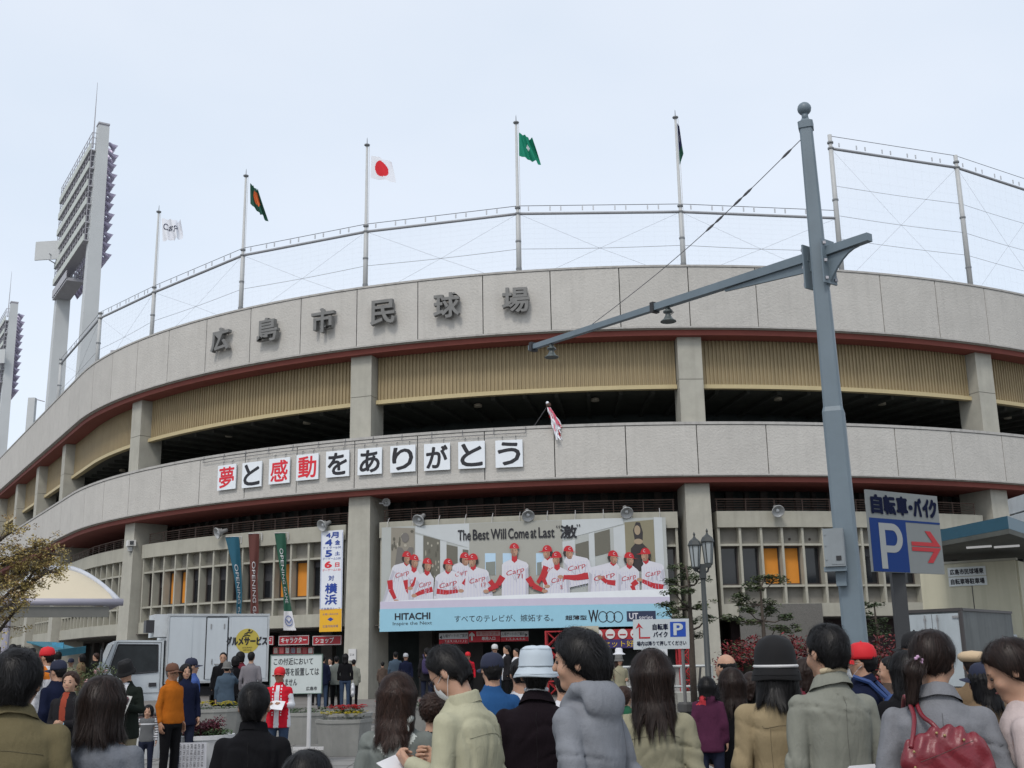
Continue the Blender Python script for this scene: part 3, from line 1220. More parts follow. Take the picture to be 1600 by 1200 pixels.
def ell(cx, cy, rx, ry, n=16, rot=0, a0=0, a1=2 * PI):
    return [(cx + rx * math.cos(a0 + (a1 - a0) * k / n) * math.cos(rot) - ry * math.sin(a0 + (a1 - a0) * k / n) * math.sin(rot),
             cy + rx * math.cos(a0 + (a1 - a0) * k / n) * math.sin(rot) + ry * math.sin(a0 + (a1 - a0) * k / n) * math.cos(rot)) for k in range(n if a1 - a0 > 6 else n + 1)]


p_light = PR('pale', (0.48, 0.51, 0.52))
bpoly('back_wall_print', [[(520, 120), (988, 104), (988, 470), (520, 470)]], PR('beige_grey', (0.33, 0.33, 0.295)), 3)
bpoly('pale_wall_print', [[(236, 128), (520, 118), (520, 240), (236, 160)], [(988, 102), (1290, 90), (1290, 120), (988, 200)], [(1440, 84), (1480, 84), (1482, 400), (1440, 400)],
                          [(236, 170), (278, 180), (278, 430), (236, 430)], [(368, 200), (402, 208), (402, 430), (368, 430)], [(460, 230), (520, 240), (520, 430), (460, 430)],
                          [(988, 210), (1050, 200), (1050, 420), (988, 420)], [(1118, 170), (1146, 160), (1146, 420), (1118, 420)], [(1240, 140), (1296, 124), (1296, 420), (1240, 420)]], p_light, 5)
dk = PR('photo_dark', (0.13, 0.125, 0.10))
dk2 = PR('photo_mid', (0.24, 0.22, 0.18))
bpoly('picture_print', [[(104, 134), (232, 140), (232, 470), (104, 470)]], dk2, 7)
bpoly('picture_print', [[(280, 176), (368, 200), (368, 440), (280, 440)]], dk, 7)
bpoly('picture_print', [[(402, 222), (460, 234), (460, 350), (402, 350)], [(486, 246), (516, 250), (516, 330), (486, 330)], [(1052, 222), (1116, 204), (1116, 300), (1052, 300)],
                        [(1146, 168), (1222, 146), (1222, 260), (1146, 280)]], dk, 7)
bpoly('picture_print', [[(1296, 112), (1438, 96), (1438, 350), (1296, 350)]], PR('picture_olive', (0.22, 0.20, 0.13)), 7)
bpoly('window_print', [[(600, 266), (654, 266), (654, 372), (600, 372)], [(690, 266), (735, 266), (735, 372), (690, 372)], [(856, 266), (900, 266), (900, 372), (856, 372)]], PR('sky', (0.42, 0.58, 0.72)), 7)
bpoly('window_print', [[(604, 310), (652, 306), (652, 372), (604, 372)], [(860, 312), (898, 306), (898, 372), (860, 372)]], PR('far_town', (0.20, 0.22, 0.20)), 9)
rs = np.random.default_rng(4)
sp_ = []
for k in range(70):
    x, y = rs.uniform(110, 226), rs.uniform(150, 440)
    sp_.append(ell(x, y, rs.uniform(3, 9), rs.uniform(5, 20), 7))
for k in range(30):
    x, y = rs.uniform(286, 362), rs.uniform(215, 410)
    sp_.append(ell(x, y, rs.uniform(2, 6), rs.uniform(5, 18), 7))
for q, po in enumerate(sp_):
    pass
bpoly('foliage_print', sp_[0::2], PR('foliage_light', (0.36, 0.34, 0.28)), 9)
mb = MB()
for q, po in enumerate(sp_[1::2]):
    mb.add([bmap(x, y, 11 + q * 0.05) for x, y in po], [tuple(range(len(po)))])
part('foliage_print', mb, PR('foliage_dark', (0.10, 0.095, 0.075)), bn, world=True)
bpoly('statue_print', [ell(182, 186, 21, 24), [(140, 232), (165, 236), (182, 262), (205, 232), (226, 236), (226, 440), (110, 440)]], PR('statue', (0.15, 0.14, 0.13)), 15)
bpoly('framed_portrait_print', [[(1318, 350), (1322, 240), (1345, 215), (1336, 150), (1352, 110), (1372, 112), (1384, 160), (1380, 215), (1410, 245), (1420, 350)]], PR('dark_dress', (0.035, 0.03, 0.03)), 9)
bpoly('framed_portrait_print', [ell(1357, 150, 15, 24), ell(1360, 206, 22, 14)], PR('portrait_skin', (0.32, 0.25, 0.17)), 11)
# table
bpoly('table_print', [[(52, 500), (1496, 436), (1498, 478), (52, 536)]], PR('table_top', (0.70, 0.73, 0.76)), 48)
bpoly('table_print', [[(52, 500), (1498, 474), (1498, 510), (52, 538)]], PR('table_front', (0.50, 0.47, 0.58)), 49)
bpoly('sky_blue_band', [[(50, 536), (1500, 506), (1506, 612), (50, 645)]], PR('light_blue', (0.27, 0.50, 0.62)), 50)

JW, JR, JC = PR('jersey_white', (0.58, 0.58, 0.63)), PR('sleeve_red', (0.42, 0.02, 0.028)), PR('cap_red', (0.46, 0.016, 0.024))
JS, JH = PR('skin', (0.40, 0.235, 0.16)), PR('hair', (0.03, 0.022, 0.02))
JL = PR('pinstripe', (0.45, 0.45, 0.62))
# cap centre x,y, facing (-1 left, 1 right, 0 front), shoulders (x0,y0,x1,y1), bottom y, arms list
PL = [
    (186, 274, 1, (120, 322, 215, 330), (60, 500, 195, 495), [((100, 395), (105, 440), (130, 486), 15), ((185, 395), (195, 440), (222, 480), 13)], 0),
    (226, 290, 1, (205, 358, 262, 360), (210, 470, 258, 470), [((245, 385), (232, 410), (215, 430), 11)], -8),
    (296, 308, 1, (250, 372, 330, 376), (225, 470, 322, 470), [((330, 440), (270, 455), (240, 468), 13)], 4),
    (492, 282, 1, (440, 320, 520, 330), (440, 440, 520, 450), [((490, 400), (530, 430), (590, 448), 15)], -2),
    (406, 312, 1, (352, 372, 470, 362), (345, 452, 470, 452), [((352, 450), (400, 456), (462, 450), 13)], 6),
    (546, 288, -1, (510, 352, 612, 348), (505, 450, 632, 452), [((625, 400), (640, 420), (640, 440), 13)], 2),
    (918, 248, -1, (890, 300, 960, 300), (900, 400, 970, 410), [((905, 330), (890, 370), (862, 410), 14)], -6),
    (1012, 250, 1, (1000, 290, 1110, 290), (1020, 400, 1130, 370), [((1100, 372), (1060, 385), (995, 380), 14)], 0),
    (964, 278, -1, (920, 350, 1010, 350), (900, 450, 1010, 450), [((905, 355), (890, 390), (905, 420), 12)], 6),
    (1228, 272, 1, (1120, 335, 1255, 318), (1115, 440, 1260, 440), [((1110, 375), (1050, 385), (990, 382), 16), ((1240, 410), (1200, 405), (1175, 388), 13)], 2),
    (1306, 280, 1, (1262, 340, 1350, 342), (1260, 440, 1345, 440), [((1345, 400), (1320, 420), (1330, 448), 13)], 4),
    (1396, 258, -1, (1376, 318, 1470, 315), (1375, 440, 1480, 445), [((1470, 430), (1420, 420), (1370, 398), 15)], 6),
    (750, 238, 0, (694, 312, 812, 312), (694, 448, 806, 448), [((690, 380), (665, 420), (618, 445), 16), ((816, 385), (840, 425), (885, 445), 16)], 8),
]
for qi, (cx, cy, fc, shd, btm, arms, lay) in enumerate(PL):
    w = 18 + qi * 2.0
    hx = cx + fc * 5
    # body
    x0, y0, x1, y1 = shd
    x0, x1 = x0 - 7, x1 + 7
    btm = (btm[0] - 10, btm[1], btm[2] + 10, btm[3])
    nx = (x0 + x1) / 2
    bpoly('jersey_print', [[(x0, y0 + 12), (x0 + 10, y0), (hx - 16, (y0 + y1) / 2 - 16), (hx + 16, (y0 + y1) / 2 - 16), (x1 - 10, y1), (x1, y1 + 12), (btm[2], btm[3] + 34), (btm[0], btm[1] + 34)]], JW, w)
    # printed folds and the darker side of each shirt
    fd = []
    rr_ = np.random.default_rng(qi + 3)
    for k in range(7):
        t0 = rr_.uniform(.1, .9)
        xa = x0 + (x1 - x0) * t0
        ya = y0 + rr_.uniform(20, 60)
        L_ = rr_.uniform(15, 42)
        dx = rr_.uniform(-12, 12)
        fd.append([(xa, ya), (xa + 4, ya + 3), (xa + dx + 5, ya + L_), (xa + dx, ya + L_)])
    sd = 1 if fc <= 0 else -1
    xs_ = x1 if sd > 0 else x0
    fd.append([(xs_ - sd * 2, y0 + 22), (xs_ - sd * 16, y0 + 34), ((btm[2] if sd > 0 else btm[0]) - sd * 14, btm[1] + 20), ((btm[2] if sd > 0 else btm[0]) - sd * 2, btm[1] + 20)])
    mb = MB()
    for k, po in enumerate(fd):
        mb.add([bmap(x, y, w + 0.15 + 0.01 * k) for x, y in po], [(0, 1, 2, 3)])
    part('fold_print', mb, PR('jersey_fold', (0.42, 0.42, 0.47)), bn, world=True)
    st = []
    for k in range(1, 9):
        t_ = k / 9
        xa, xb = x0 + (x1 - x0) * t_, btm[0] + (btm[2] - btm[0]) * t_
        ya, yb = y0 + 14, btm[1] + 30
        st.append([(xa, ya), (xa + 1.4, ya), (xb + 1.4, yb), (xb, yb)])
    bpoly('pinstripe_print', st, JL, w + 0.3)
    # sleeves and forearms
    sl, hd = [], []
    for (A, B, C_, wd) in arms:
        for (p, q_, a, b) in ((A, B, wd, wd * .85), (B, C_, wd * .85, wd * .6)):
            dx, dy = q_[0] - p[0], q_[1] - p[1]
            l = math.hypot(dx, dy) + 1e-6
            nx_, ny_ = -dy / l, dx / l
            sl.append([(p[0] + nx_ * a, p[1] + ny_ * a), (p[0] - nx_ * a, p[1] - ny_ * a), (q_[0] - nx_ * b, q_[1] - ny_ * b), (q_[0] + nx_ * b, q_[1] + ny_ * b)])
        hd.append(ell(C_[0] + (C_[0] - B[0]) * .25, C_[1] + (C_[1] - B[1]) * .25, 15, 9, 10))
    mb = MB()
    for k, po in enumerate(sl):
        mb.add([bmap(x, y, w + 0.5 + 0.08 * k) for x, y in po], [(0, 1, 2, 3)])
    part('sleeve_print', mb, JR, bn, world=True)
    bpoly('hand_print', hd, JS, w + 0.9)
    # collar, neck, face, hair, cap
    ny = (y0 + y1) / 2 - 14
    bpoly('neck_print', [[(hx - 12, cy + 26), (hx + 12, cy + 26), (hx + 14, ny + 4), (hx, ny + 16), (hx - 14, ny + 4)]], JR, w + 1.0)
    bpoly('hair_print', [ell(hx - fc * 10, cy + 16, 17, 18, 12)], JH, w + 1.3)
    bpoly('face_print', [ell(hx + fc * 4, cy + 20, 17, 25, 16)], JS, w + 1.6)
    bpoly('cheek_print', [ell(hx + fc * 4 - (fc or 1) * 9, cy + 24, 6, 17, 10), ell(hx + fc * 5, cy + 40, 11, 5, 10)], PR('skin_dark', (0.27, 0.15, 0.10)), w + 1.75)
    bpoly('eye_print', [ell(hx + fc * 10 - 6, cy + 14, 3, 1.6, 6), ell(hx + fc * 10 + 6, cy + 14, 3, 1.6, 6), ell(hx + fc * 8, cy + 32, 5, 1.4, 6)], JH, w + 1.9)
    cap_ = ell(hx, cy + 6, 24, 27, 12, 0, PI, 2 * PI)
    if fc:
        cap_ = cap_[:-1] + [(hx + 24, cy + 8), (hx + fc * 46 if fc > 0 else hx + 22, cy + 12)] if fc > 0 else [(hx - 46, cy + 12), (hx - 24, cy + 6)] + cap_[1:] + [(hx + 20, cy + 10)]
    bpoly('cap_print', [cap_], JC, w + 2.2)
    t = fit_text('C', lambda u, v, ww: bmap(u, v, w + 2.6), hx + fc * 6 - 5, hx + fc * 6 + 5, cy + 1, cy - 12)
    part('lettering', t, JW, bn, world=True)
    # script on the chest
    sx0, sx1 = x0 + (x1 - x0) * .16, x0 + (x1 - x0) * .84
    syc = y0 + 46
    rotk = -0.28
    ccx = (sx0 + sx1) / 2

    def fs(u, v, ww):
        return bmap(u, syc + v + (u - ccx) * rotk, w + 1.6)
    t = fit_text('Carp', fs, sx0, sx1, 15, -15)
    part('lettering', t, JR, bn, world=True)
for txt, x, y, s_ in (('71', 776, 378, 11), ('17', 594, 420, 10), ('5', 978, 430, 9), ('45', 448, 436, 8)):
    t = fit_text(txt, lambda u, v, ww: bmap(u, v, 47), x - s_ * 1.2 * len(txt) / 2, x + s_ * 1.2 * len(txt) / 2, y + s_, y - s_)
    part('lettering', t, JR, bn, world=True)
pk = PR('ink', (0.012, 0.012, 0.018))


def btext(txt, x0, x1, y0, y1, m, w=52, bold=0, slope=None):
    sl_ = (-33 / 1448.) if slope is None else slope

    def fm(u, v, ww):
        return bmap(u, v + (u - x0) * sl_, w)
    if bold:
        for q in range(6):
            t = fit_text(txt, lambda u, v, ww: bmap(u + bold * math.cos(q * PI / 3), v + bold * math.sin(q * PI / 3) + (u - x0) * sl_, w + q * 0.12), x0, x1, y1, y0)
            part('lettering', t, m, bn, world=True)
    else:
        part('lettering', fit_text(txt, fm, x0, x1, y1, y0), m, bn, world=True)


words = [('The', 463, 528), ('Best', 540, 622), ('Will', 632, 708), ('Come', 720, 822), ('at', 832, 860), ('Last', 872, 950)]
for wd, xa, xb in words:
    dy = -(xa - 463) * 0.032
    btext(wd, xa, xb, 153 + dy + (8 if wd == 'at' else 0), 203 + dy, pk, 20, 1.0)
btext('“', 960, 978, 128, 142, pk, 20)
btext('激', 980, 1060, 130, 192, pk, 20, 2)
btext('”', 1060, 1078, 124, 138, pk, 20)
btext('HITACHI', 134, 320, 557, 588, pk, 52, 1.5)
btext('Inspire the Next', 122, 330, 598, 619, pk, 52)
btext('すべてのテレビが、嫉妬する。', 446, 935, 566, 600, pk, 52, slope=-0.012)
btext('超薄型', 994, 1096, 566, 588, pk, 52, 0.6, slope=-0.01)
btext('W', 1106, 1152, 541, 598, pk, 52, 1.2)
for cx in (1174, 1210, 1247):
    mb = MB()
    n = 28
    vs, fs_ = [], []
    for k in range(n):
        a = 2 * PI * k / n
        vs += [bmap(cx + 23 * math.cos(a), 572 + 27 * math.sin(a), 52.5 + cx * 0.0006), bmap(cx + 19 * math.cos(a), 572 + 23 * math.sin(a), 52.5 + cx * 0.0006)]
        fs_.append((2 * k, 2 * k + 1, (2 * k + 3) % (2 * n), (2 * k + 2) % (2 * n)))
    mb.add(vs, fs_)
    part('lettering', mb, pk, bn, world=True)
bpoly('label_print', [[(1288, 545), (1427, 542), (1427, 590), (1288, 594)]], PR('navy', (0.02, 0.03, 0.07)), 52)
btext('UT', 1300, 1342, 554, 582, JW, 54, 0.8, slope=-0.01)
btext('series', 1347, 1412, 564, 584, JW, 54, slope=-0.01)
mb = MB()
for k in range(11):
    u = 0.02 + 0.096 * k
    a = bmap(50 + 1448 * u, 134 - 50 * u + 2)
    mb.tube([a, a + Vector((0.02, 0.02, 0.18)), a + Vector((0.05, 0.35, 0.40))], 0.014, 5)
part('guy_rod', mb, mat('rod_pale', (0.5, 0.5, 0.5), 0.5, var=0), bn, world=True, stuff=True)

# ------------------------------------------------------------------ floodlamps on the ledge
C_LAMPG = mat('lamp_grey', (0.34, 0.35, 0.35), 0.35, var=0.08)
C_LENS = mat('lamp_lens', (0.65, 0.67, 0.68), 0.15, var=0.1, vscale=12)
lampn = ['left of the teal pennant', 'above the vertical schedule banner', 'over the left part of the players banner', 'over the middle of the players banner', 'over the right part of the players banner',
         'on the ledge of the right bay, left of the street pole']
for k, (px, py, yaw, pit) in enumerate(((343, 832, -0.9, 0.35), (506, 820, -0.7, 0.4), (656, 811, -0.5, 0.55), (825, 804, 0.1, 0.6), (979, 799, 0.1, 0.6), (1215, 797, 0.05, 0.5))):
    i, z = find_i(px, py, 0.45)
    c = P(i, 0.45, z)
    lp = thing('floodlamp', 'round grey floodlamp ' + lampn[k], 'floodlamp', loc=tuple(c), group='round floodlamps along the ledge')
    M = Matrix.Rotation(yaw, 3, 'Z') @ Matrix.Rotation(-(PI / 2 - pit) + PI, 3, 'X')
    mb = MB()
    mb.smooth = True
    M = Matrix.Rotation(yaw, 3, 'Z') @ Matrix.Rotation(PI / 2 + pit, 3, 'X')
    mb.lathe([(0.05, -0.36), (0.075, -0.34), (0.085, -0.16), (0.20, 0.05), (0.235, 0.10), (0.235, 0.13), (0.215, 0.135), (0.20, 0.10), (0.11, 0.02), (0.0001, 0.0)], (0, 0, 0), 20, M=M)
    part('housing', mb, C_LAMPG, lp)
    mb = MB()
    mb.smooth = True
    mb.lathe([(0.0001, 0.075), (0.06, 0.06), (0.075, 0.0)], (0, 0, 0), 16, M=M)
    part('lens', mb, C_LENS, lp)
    mb = MB()
    mb.tube([(0, 0.05, 0.0), (0.0, 0.28, 0.18), (0.0, 0.42, 0.05)], 0.025, 6)
    part('arm', mb, C_LAMPG, lp)

# horn loudspeaker and security camera
i, z = find_i(589, 787, 0.9)
sc_ = thing('loudspeaker', 'round white-rimmed loudspeaker on the side of the pillar left of the banner', 'speaker', loc=tuple(P(4.38, 0.75, z)))
mb = MB()
M = Matrix.Rotation(0.25, 3, 'Z') @ Matrix.Rotation(PI / 2, 3, 'X')
mb.lathe([(0.06, -0.25), (0.1, -0.1), (0.15, 0.06), (0.155, 0.09), (0.135, 0.09), (0.06, 0.0), (0.03, 0.04), (0.0001, 0.05)], (0, 0, 0), 18, M=M)
part('horn', mb, C_LAMPG, sc_)
part('bracket', MB().box((-0.16, 0.05, -0.02), (0.2, 0.05, 0.05)), C_LAMPG, sc_)
i, z = find_i(214, 851, 0.3)
pc = P(-1.22 + 0.0, 0.25, z)
cm = thing('security_camera', 'white boxy security camera on an arm on the left pillar', 'camera', loc=(pc.x + 0.3, pc.y - 0.1, pc.z))
mb = MB()
mb.box((0, 0, 0.12), (0.34, 0.5, 0.26), rz=0.5)
part('housing', mb, mat('camera_white', (0.6, 0.6, 0.58), 0.5), cm)
mb = MB()
mb.box((0.1, -0.22, 0.12), (0.16, 0.06, 0.16), rz=0.5)
part('lens', mb, C_GLASS, cm)
mb = MB()
mb.box((0, 0, -0.13), (0.22, 0.22, 0.2))
mb.tube([(0, 0, -0.2), (0.25, 0.1, -0.55), (-0.1, 0.35, -0.6)], 0.05, 6)
part('arm', mb, C_LAMPG, cm)


# ------------------------------------------------------------------ vertical schedule banner
def facade_frame(i, d, z):
    c, c2 = P(i - 0.05, d, z), P(i + 0.05, d, z)
    return P(i, d, z), math.atan2(c2.y - c.y, c2.x - c.x)


i, z0 = find_i(516, 987, 0.55)
_, z1 = find_i(518, 829, 0.55)
c, rz = facade_frame(i, 0.55, z0)
H_, W_ = z1 - z0, 0.98
vb = thing('schedule_banner', 'tall narrow white banner with blue and red game dates and a yellow foot', 'banner', loc=tuple(c), rz=rz)
mb = MB()
mb.box((0, 0, H_ / 2), (W_, 0.02, H_))
part('sheet', mb, mat('banner_white', (0.66, 0.69, 0.74), 0.6, var=0.04), vb)
mb = MB()
mb.box((0, -0.0125, 0.42), (W_ - 0.01, 0.003, 0.84))
part('yellow_foot', mb, mat('banner_yellow', (0.70, 0.38, 0.02), 0.6, var=0.03), vb)
mb = MB()
for x in (-W_ / 2 + 0.03, W_ / 2 - 0.03):
    mb.box((x, -0.013, H_ * .6), (0.012, 0.003, H_ * .75))
part('border_line', mb, mat('line_blue', (0.05, 0.12, 0.4), 0.6, var=0), vb)
PB, PRR = mat('ink_blue', (0.015, 0.05, 0.28), 0.6, var=0), B_RED


def vtext(root, txt, x0, x1, z0, z1, m, y=-0.016, bold=0.0):
    for q in range(5 if bold else 1):
        ox, oz = (bold * math.cos(q * 2.1), bold * math.sin(q * 2.1)) if bold else (0, 0)
        t = fit_text(txt, lambda u, v, w: Vector((u + ox, y - 0.0004 * q, v + oz)), x0, x1, z0, z1)
        part('lettering', t, m, root)


Hh = lambda f: H_ * (1 - f)
for txt, x0, x1, f0, f1, m, b in (('4月', -.26, .28, .02, .075, PB, .012), ('4', -.30, .0, .09, .15, PB, .02), ('金', .14, .36, .10, .145, PB, .008), ('ナイター6:00', -.4, .4, .158, .185, PB, 0),
                                  ('5', -.28, .0, .20, .26, PB, .02), ('土', .14, .36, .215, .25, PB, .008), ('デーゲーム2:00', -.4, .4, .268, .295, PB, 0),
                                  ('6', -.30, .0, .31, .37, PRR, .02), ('日', .16, .34, .325, .365, PRR, .008), ('デーゲーム1:30', -.4, .4, .38, .407, PRR, 0),
                                  ('対', -.12, .12, .45, .50, PB, .006), ('横', -.26, .26, .53, .625, PB, .018), ('浜', -.26, .26, .64, .735, PB, .018),
                                  ('広島東洋カープ', -.42, .42, .765, .79, PB, 0), ('お問い合わせ先', -.34, .34, .82, .84, PB, 0), ('◆', -.14, .14, .86, .90, PB, 0), ('広島市民球場', -.34, .34, .935, .96, PB, 0)):
    vtext(vb, txt, x0, x1, Hh(f1), Hh(f0), m, bold=b)


# ------------------------------------------------------------------ twisted pennants
def pennant(rows, col, label, txt, foot=None):
    """rows: (y, x_left, x_right) px from top to bottom"""
    i, zt = find_i((rows[0][1] + rows[0][2]) / 2, rows[0][0], 0.45)
    base = P(i, 0.45, 0)
    L, Rr, Z = [], [], []
    full = (rows[0][2] - rows[0][1])
    for y, a, b in rows:
        A, B = at(a, y, base.y), at(b, y, base.y)
        dep = math.sqrt(max(0, (full * 1.02) ** 2 - (b - a) ** 2)) / full * (B - A).length * 0.4
        L.append(A + Vector((0, -dep / 2, 0)))
        Rr.append(B + Vector((0, dep / 2, 0)))
    th = thing('pennant', label, 'pennant', loc=(base.x, base.y, min(p.z for p in L)), group='long pennants hanging from the ledge')
    n = len(rows) - 1

    def f(u, v):
        t = min(v * n, n - 1e-6)
        k = int(t)
        a = L[k].lerp(L[k + 1], t - k)
        b = Rr[k].lerp(Rr[k + 1], t - k)
        return a.lerp(b, u) + Vector((0, 0.03 * math.sin(u * 7 + v * 5), 0))
    mb = MB()
    mb.smooth = True
    mb.grid(f, 8, 40)
    if foot:
        for q in range(8 * 40):
            if (q // 8) / 40 > foot[0]:
                mb.mi[q] = 1
    part('cloth', mb, [col, foot[1]] if foot else [col, col], th, world=True)
    wm = mat('pennant_white', (0.6, 0.6, 0.62), 0.7, var=0.05)
    if txt:
        v0, v1 = txt[1], txt[2]
        t = fit_text(txt[0], lambda u, v, w: f(0.5 + v * 0.8, u) + Vector((0, -0.035, 0)), v0, v1, -0.24, 0.24)
        part('lettering', t, wm, th, world=True)
    mb = MB()
    a, b = f(0, 0), f(1, 0)
    mb.tube([a, b + Vector((0.1, 0, 0.02))], 0.015, 5)
    mb.tube([b + Vector((0.1, 0, 0.02)), b + Vector((0.1, 0, -0.25))], 0.02, 5)
    part('rod', mb, mat('rod_pale', (0.5, 0.5, 0.5)), th, world=True)
    return th, f


pennant([(839, 352, 373), (870, 360, 375), (900, 366, 377), (930, 370, 378), (956, 370, 377), (975, 371, 377)], mat('pennant_teal', (0.012, 0.09, 0.14), 0.7, var=0.08),
        'teal pennant twisted to a narrow strip, leftmost of three', ('OPENING GAME', 0.28, 1.0))
pennant([(834, 388, 405), (870, 390, 404), (900, 391, 402), (930, 392, 403), (956, 392, 404), (975, 394, 402)], mat('pennant_maroon', (0.10, 0.03, 0.024), 0.7, var=0.08),
        'maroon pennant, middle one of three', ('OPENING GAME', 0.25, 1.0))
th, f = pennant([(833, 429, 446), (860, 433, 447), (900, 439, 447), (930, 443, 451), (955, 444, 456), (985, 443, 463)], mat('pennant_green', (0.012, 0.075, 0.045), 0.7, var=0.08),
                'dark green pennant with a white foot and a winged oval mark, rightmost of three', ('OPENING GAME', 0.18, 0.7), (0.79, mat('pennant_white', (0.6, 0.6, 0.62))))
mb = MB()
n = 20
vs, fs_ = [], []
for k in range(n):
    a = 2 * PI * k / n
    vs += [f(.5 + .36 * math.cos(a), .90 + .055 * math.sin(a)) + Vector((0, -.04, 0)), f(.5 + .30 * math.cos(a), .90 + .045 * math.sin(a)) + Vector((0, -.04, 0))]
    fs_.append((2 * k, 2 * k + 1, (2 * k + 3) % (2 * n), (2 * k + 2) % (2 * n)))
mb.add(vs, fs_)
mb.add([f(a, b) + Vector((0, -.042, 0)) for a, b in ((.2, .885), (.35, .888), (.5, .915), (.65, .888), (.8, .885), (.5, .93))], [(0, 1, 2, 5), (2, 3, 4, 5)])
part('emblem', mb, mat('emblem_blue', (0.08, 0.12, 0.3), 0.5, var=0), th, world=True)

# ------------------------------------------------------------------ streamer on a cane over the lower parapet
i, z = find_i(857, 660, 0.2)
sb = P(i, 0.2, Z2T)
sm = thing('streamer', 'red and white paper streamer doll on a thin cane leaning over the lower parapet', 'streamer', loc=tuple(sb))
mb = MB()
mb.tube([(-0.6, 0.1, -0.05), (0.0, -0.35, 0.75)], 0.012, 5)
part('cane', mb, C_WIRE, sm)
mb = MB()
mb.smooth = True
mb.ico((0.0, -0.38, 0.72), 0.10, 6)
part('head', mb, mat('doll_dark', (0.07, 0.04, 0.03), 0.7, var=0.1), sm)
mb = MB()
mb.ico((-0.04, -0.40, 0.80), 0.06, 6)
part('white_cap', mb, F_W, sm)
for q in range(46):
    mb = MB()
    x = RNG.uniform(-0.05, 0.12)
    L_ = RNG.uniform(0.5, 1.25)
    y = -0.38 + RNG.uniform(-0.1, 0.1)
    p0 = Vector((x * 0.4, y, 0.62))
    pts = []
    for s in range(6):
        t = s / 5
        pts.append(p0 + Vector((x * 1.5 * t + 0.22 * t + 0.03 * math.sin(t * 7 + q), 0.03 * math.sin(t * 9 + q * 2), -L_ * t)))
    w = RNG.uniform(0.012, 0.028)
    vs = []
    for p in pts:
        vs += [p - Vector((w, 0, 0)), p + Vector((w, 0.01, 0))]
    mb.add(vs, [(2 * k, 2 * k + 1, 2 * k + 3, 2 * k + 2) for k in range(5)])
    part('paper_strip', mb, F_W if q % 3 else (F_R if q % 2 else mat('paper_pink', (0.6, 0.12, 0.18), 0.8, var=0)), sm)


# ------------------------------------------------------------------ grey street pole with its arm
SP_G = mat('pole_blue_grey', (0.135, 0.175, 0.205), 0.45, var=0.10, vscale=2.5, streak=0.08, bump=0.08, bscale=60)
pb = at(1336, 990, 11.8)
ptop = at(1258, 186, 11.8)
PX, PY = (pb.x + ptop.x) / 2 - 0.01, 11.8
print('pole', pb.x, ptop.x)
pole = thing('street_pole', 'tall blue grey square steel pole with a ball on top and a slanting arm', 'street pole', loc=(PX, PY, 0), rz=0.0)
lean = (ptop.x - pb.x) / (ptop.z - pb.z)
zj = at(1318, 640, 11.8).z
ztp = ptop.z


def sect(z, s, ch=0.12, rot=math.radians(-20)):
    """chamfered square section"""
    a, b = s / 2, s / 2 * (1 - 2 * ch)
    pts = [(-b, -a), (b, -a), (a, -b), (a, b), (b, a), (-b, a), (-a, b), (-a, -b)]
    ox = (pb.x - PX) + lean * (z - pb.z)
    return [Vector((ox + x * math.cos(rot) - y * math.sin(rot), x * math.sin(rot) + y * math.cos(rot), z)) for x, y in pts]


def tower_sect(secs):
    mb = MB()
    vs, fs = [], []
    for z, s in secs:
        vs += sect(z, s)
    n = 8
    for k in range(len(secs) - 1):
        for q in range(n):
            fs.append((k * n + q, k * n + (q + 1) % n, (k + 1) * n + (q + 1) % n, (k + 1) * n + q))
    fs.append(tuple(range(n))[::-1])
    fs.append(tuple((len(secs) - 1) * n + q for q in range(n)))
    mb.add(vs, fs)
    return mb


part('lower_shaft', tower_sect([(0, 0.24), (zj - 0.03, 0.222), (zj + 0.02, 0.195)]), SP_G, pole)
part('upper_shaft', tower_sect([(zj - 0.02, 0.192), (ztp - 0.12, 0.138)]), SP_G, pole)
part('cap', tower_sect([(ztp - 0.13, 0.16), (ztp - 0.05, 0.165), (ztp - 0.04, 0.12), (ztp, 0.07)]), SP_G, pole)
oxt = (pb.x - PX) + lean * (ztp - pb.z)
mb = MB()
mb.smooth = True
mb.lathe([(0.045, -0.02), (0.035, 0.03), (0.04, 0.06)], (oxt, 0, ztp), 16)
mb.ico((oxt, 0, ztp + 0.125), 0.078, 8)
part('ball', mb, SP_G, pole)
arm_t = at(828, 544, 15.8)
az = at(1278, 398, 11.8)
tipl = arm_t - Vector((PX, PY, 0))
root_ = Vector(((pb.x - PX) + lean * (az.z - pb.z), 0, az.z))
adir = (tipl - root_)
adir.z = 0
AL = adir.length
adir.normalize()
az_tip = tipl.z
per = Vector((-adir.y, adir.x, 0))


def beam(p, q, w0, h0, w1, h1, dn0=0.0, dn1=0.0):
    mb = MB()
    b = []
    for (c, w, h, dn) in ((p, w0, h0, dn0), (q, w1, h1, dn1)):
        b.append([c - per * w / 2 - Vector((0, 0, h / 2 + dn)), c + per * w / 2 - Vector((0, 0, h / 2 + dn)), c + per * w / 2 + Vector((0, 0, h / 2)), c - per * w / 2 + Vector((0, 0, h / 2))])
    vs = b[0] + b[1]
    mb.add(vs, [(0, 1, 2, 3), (7, 6, 5, 4), (0, 4, 5, 1), (1, 5, 6, 2), (2, 6, 7, 3), (3, 7, 4, 0)])
    return mb


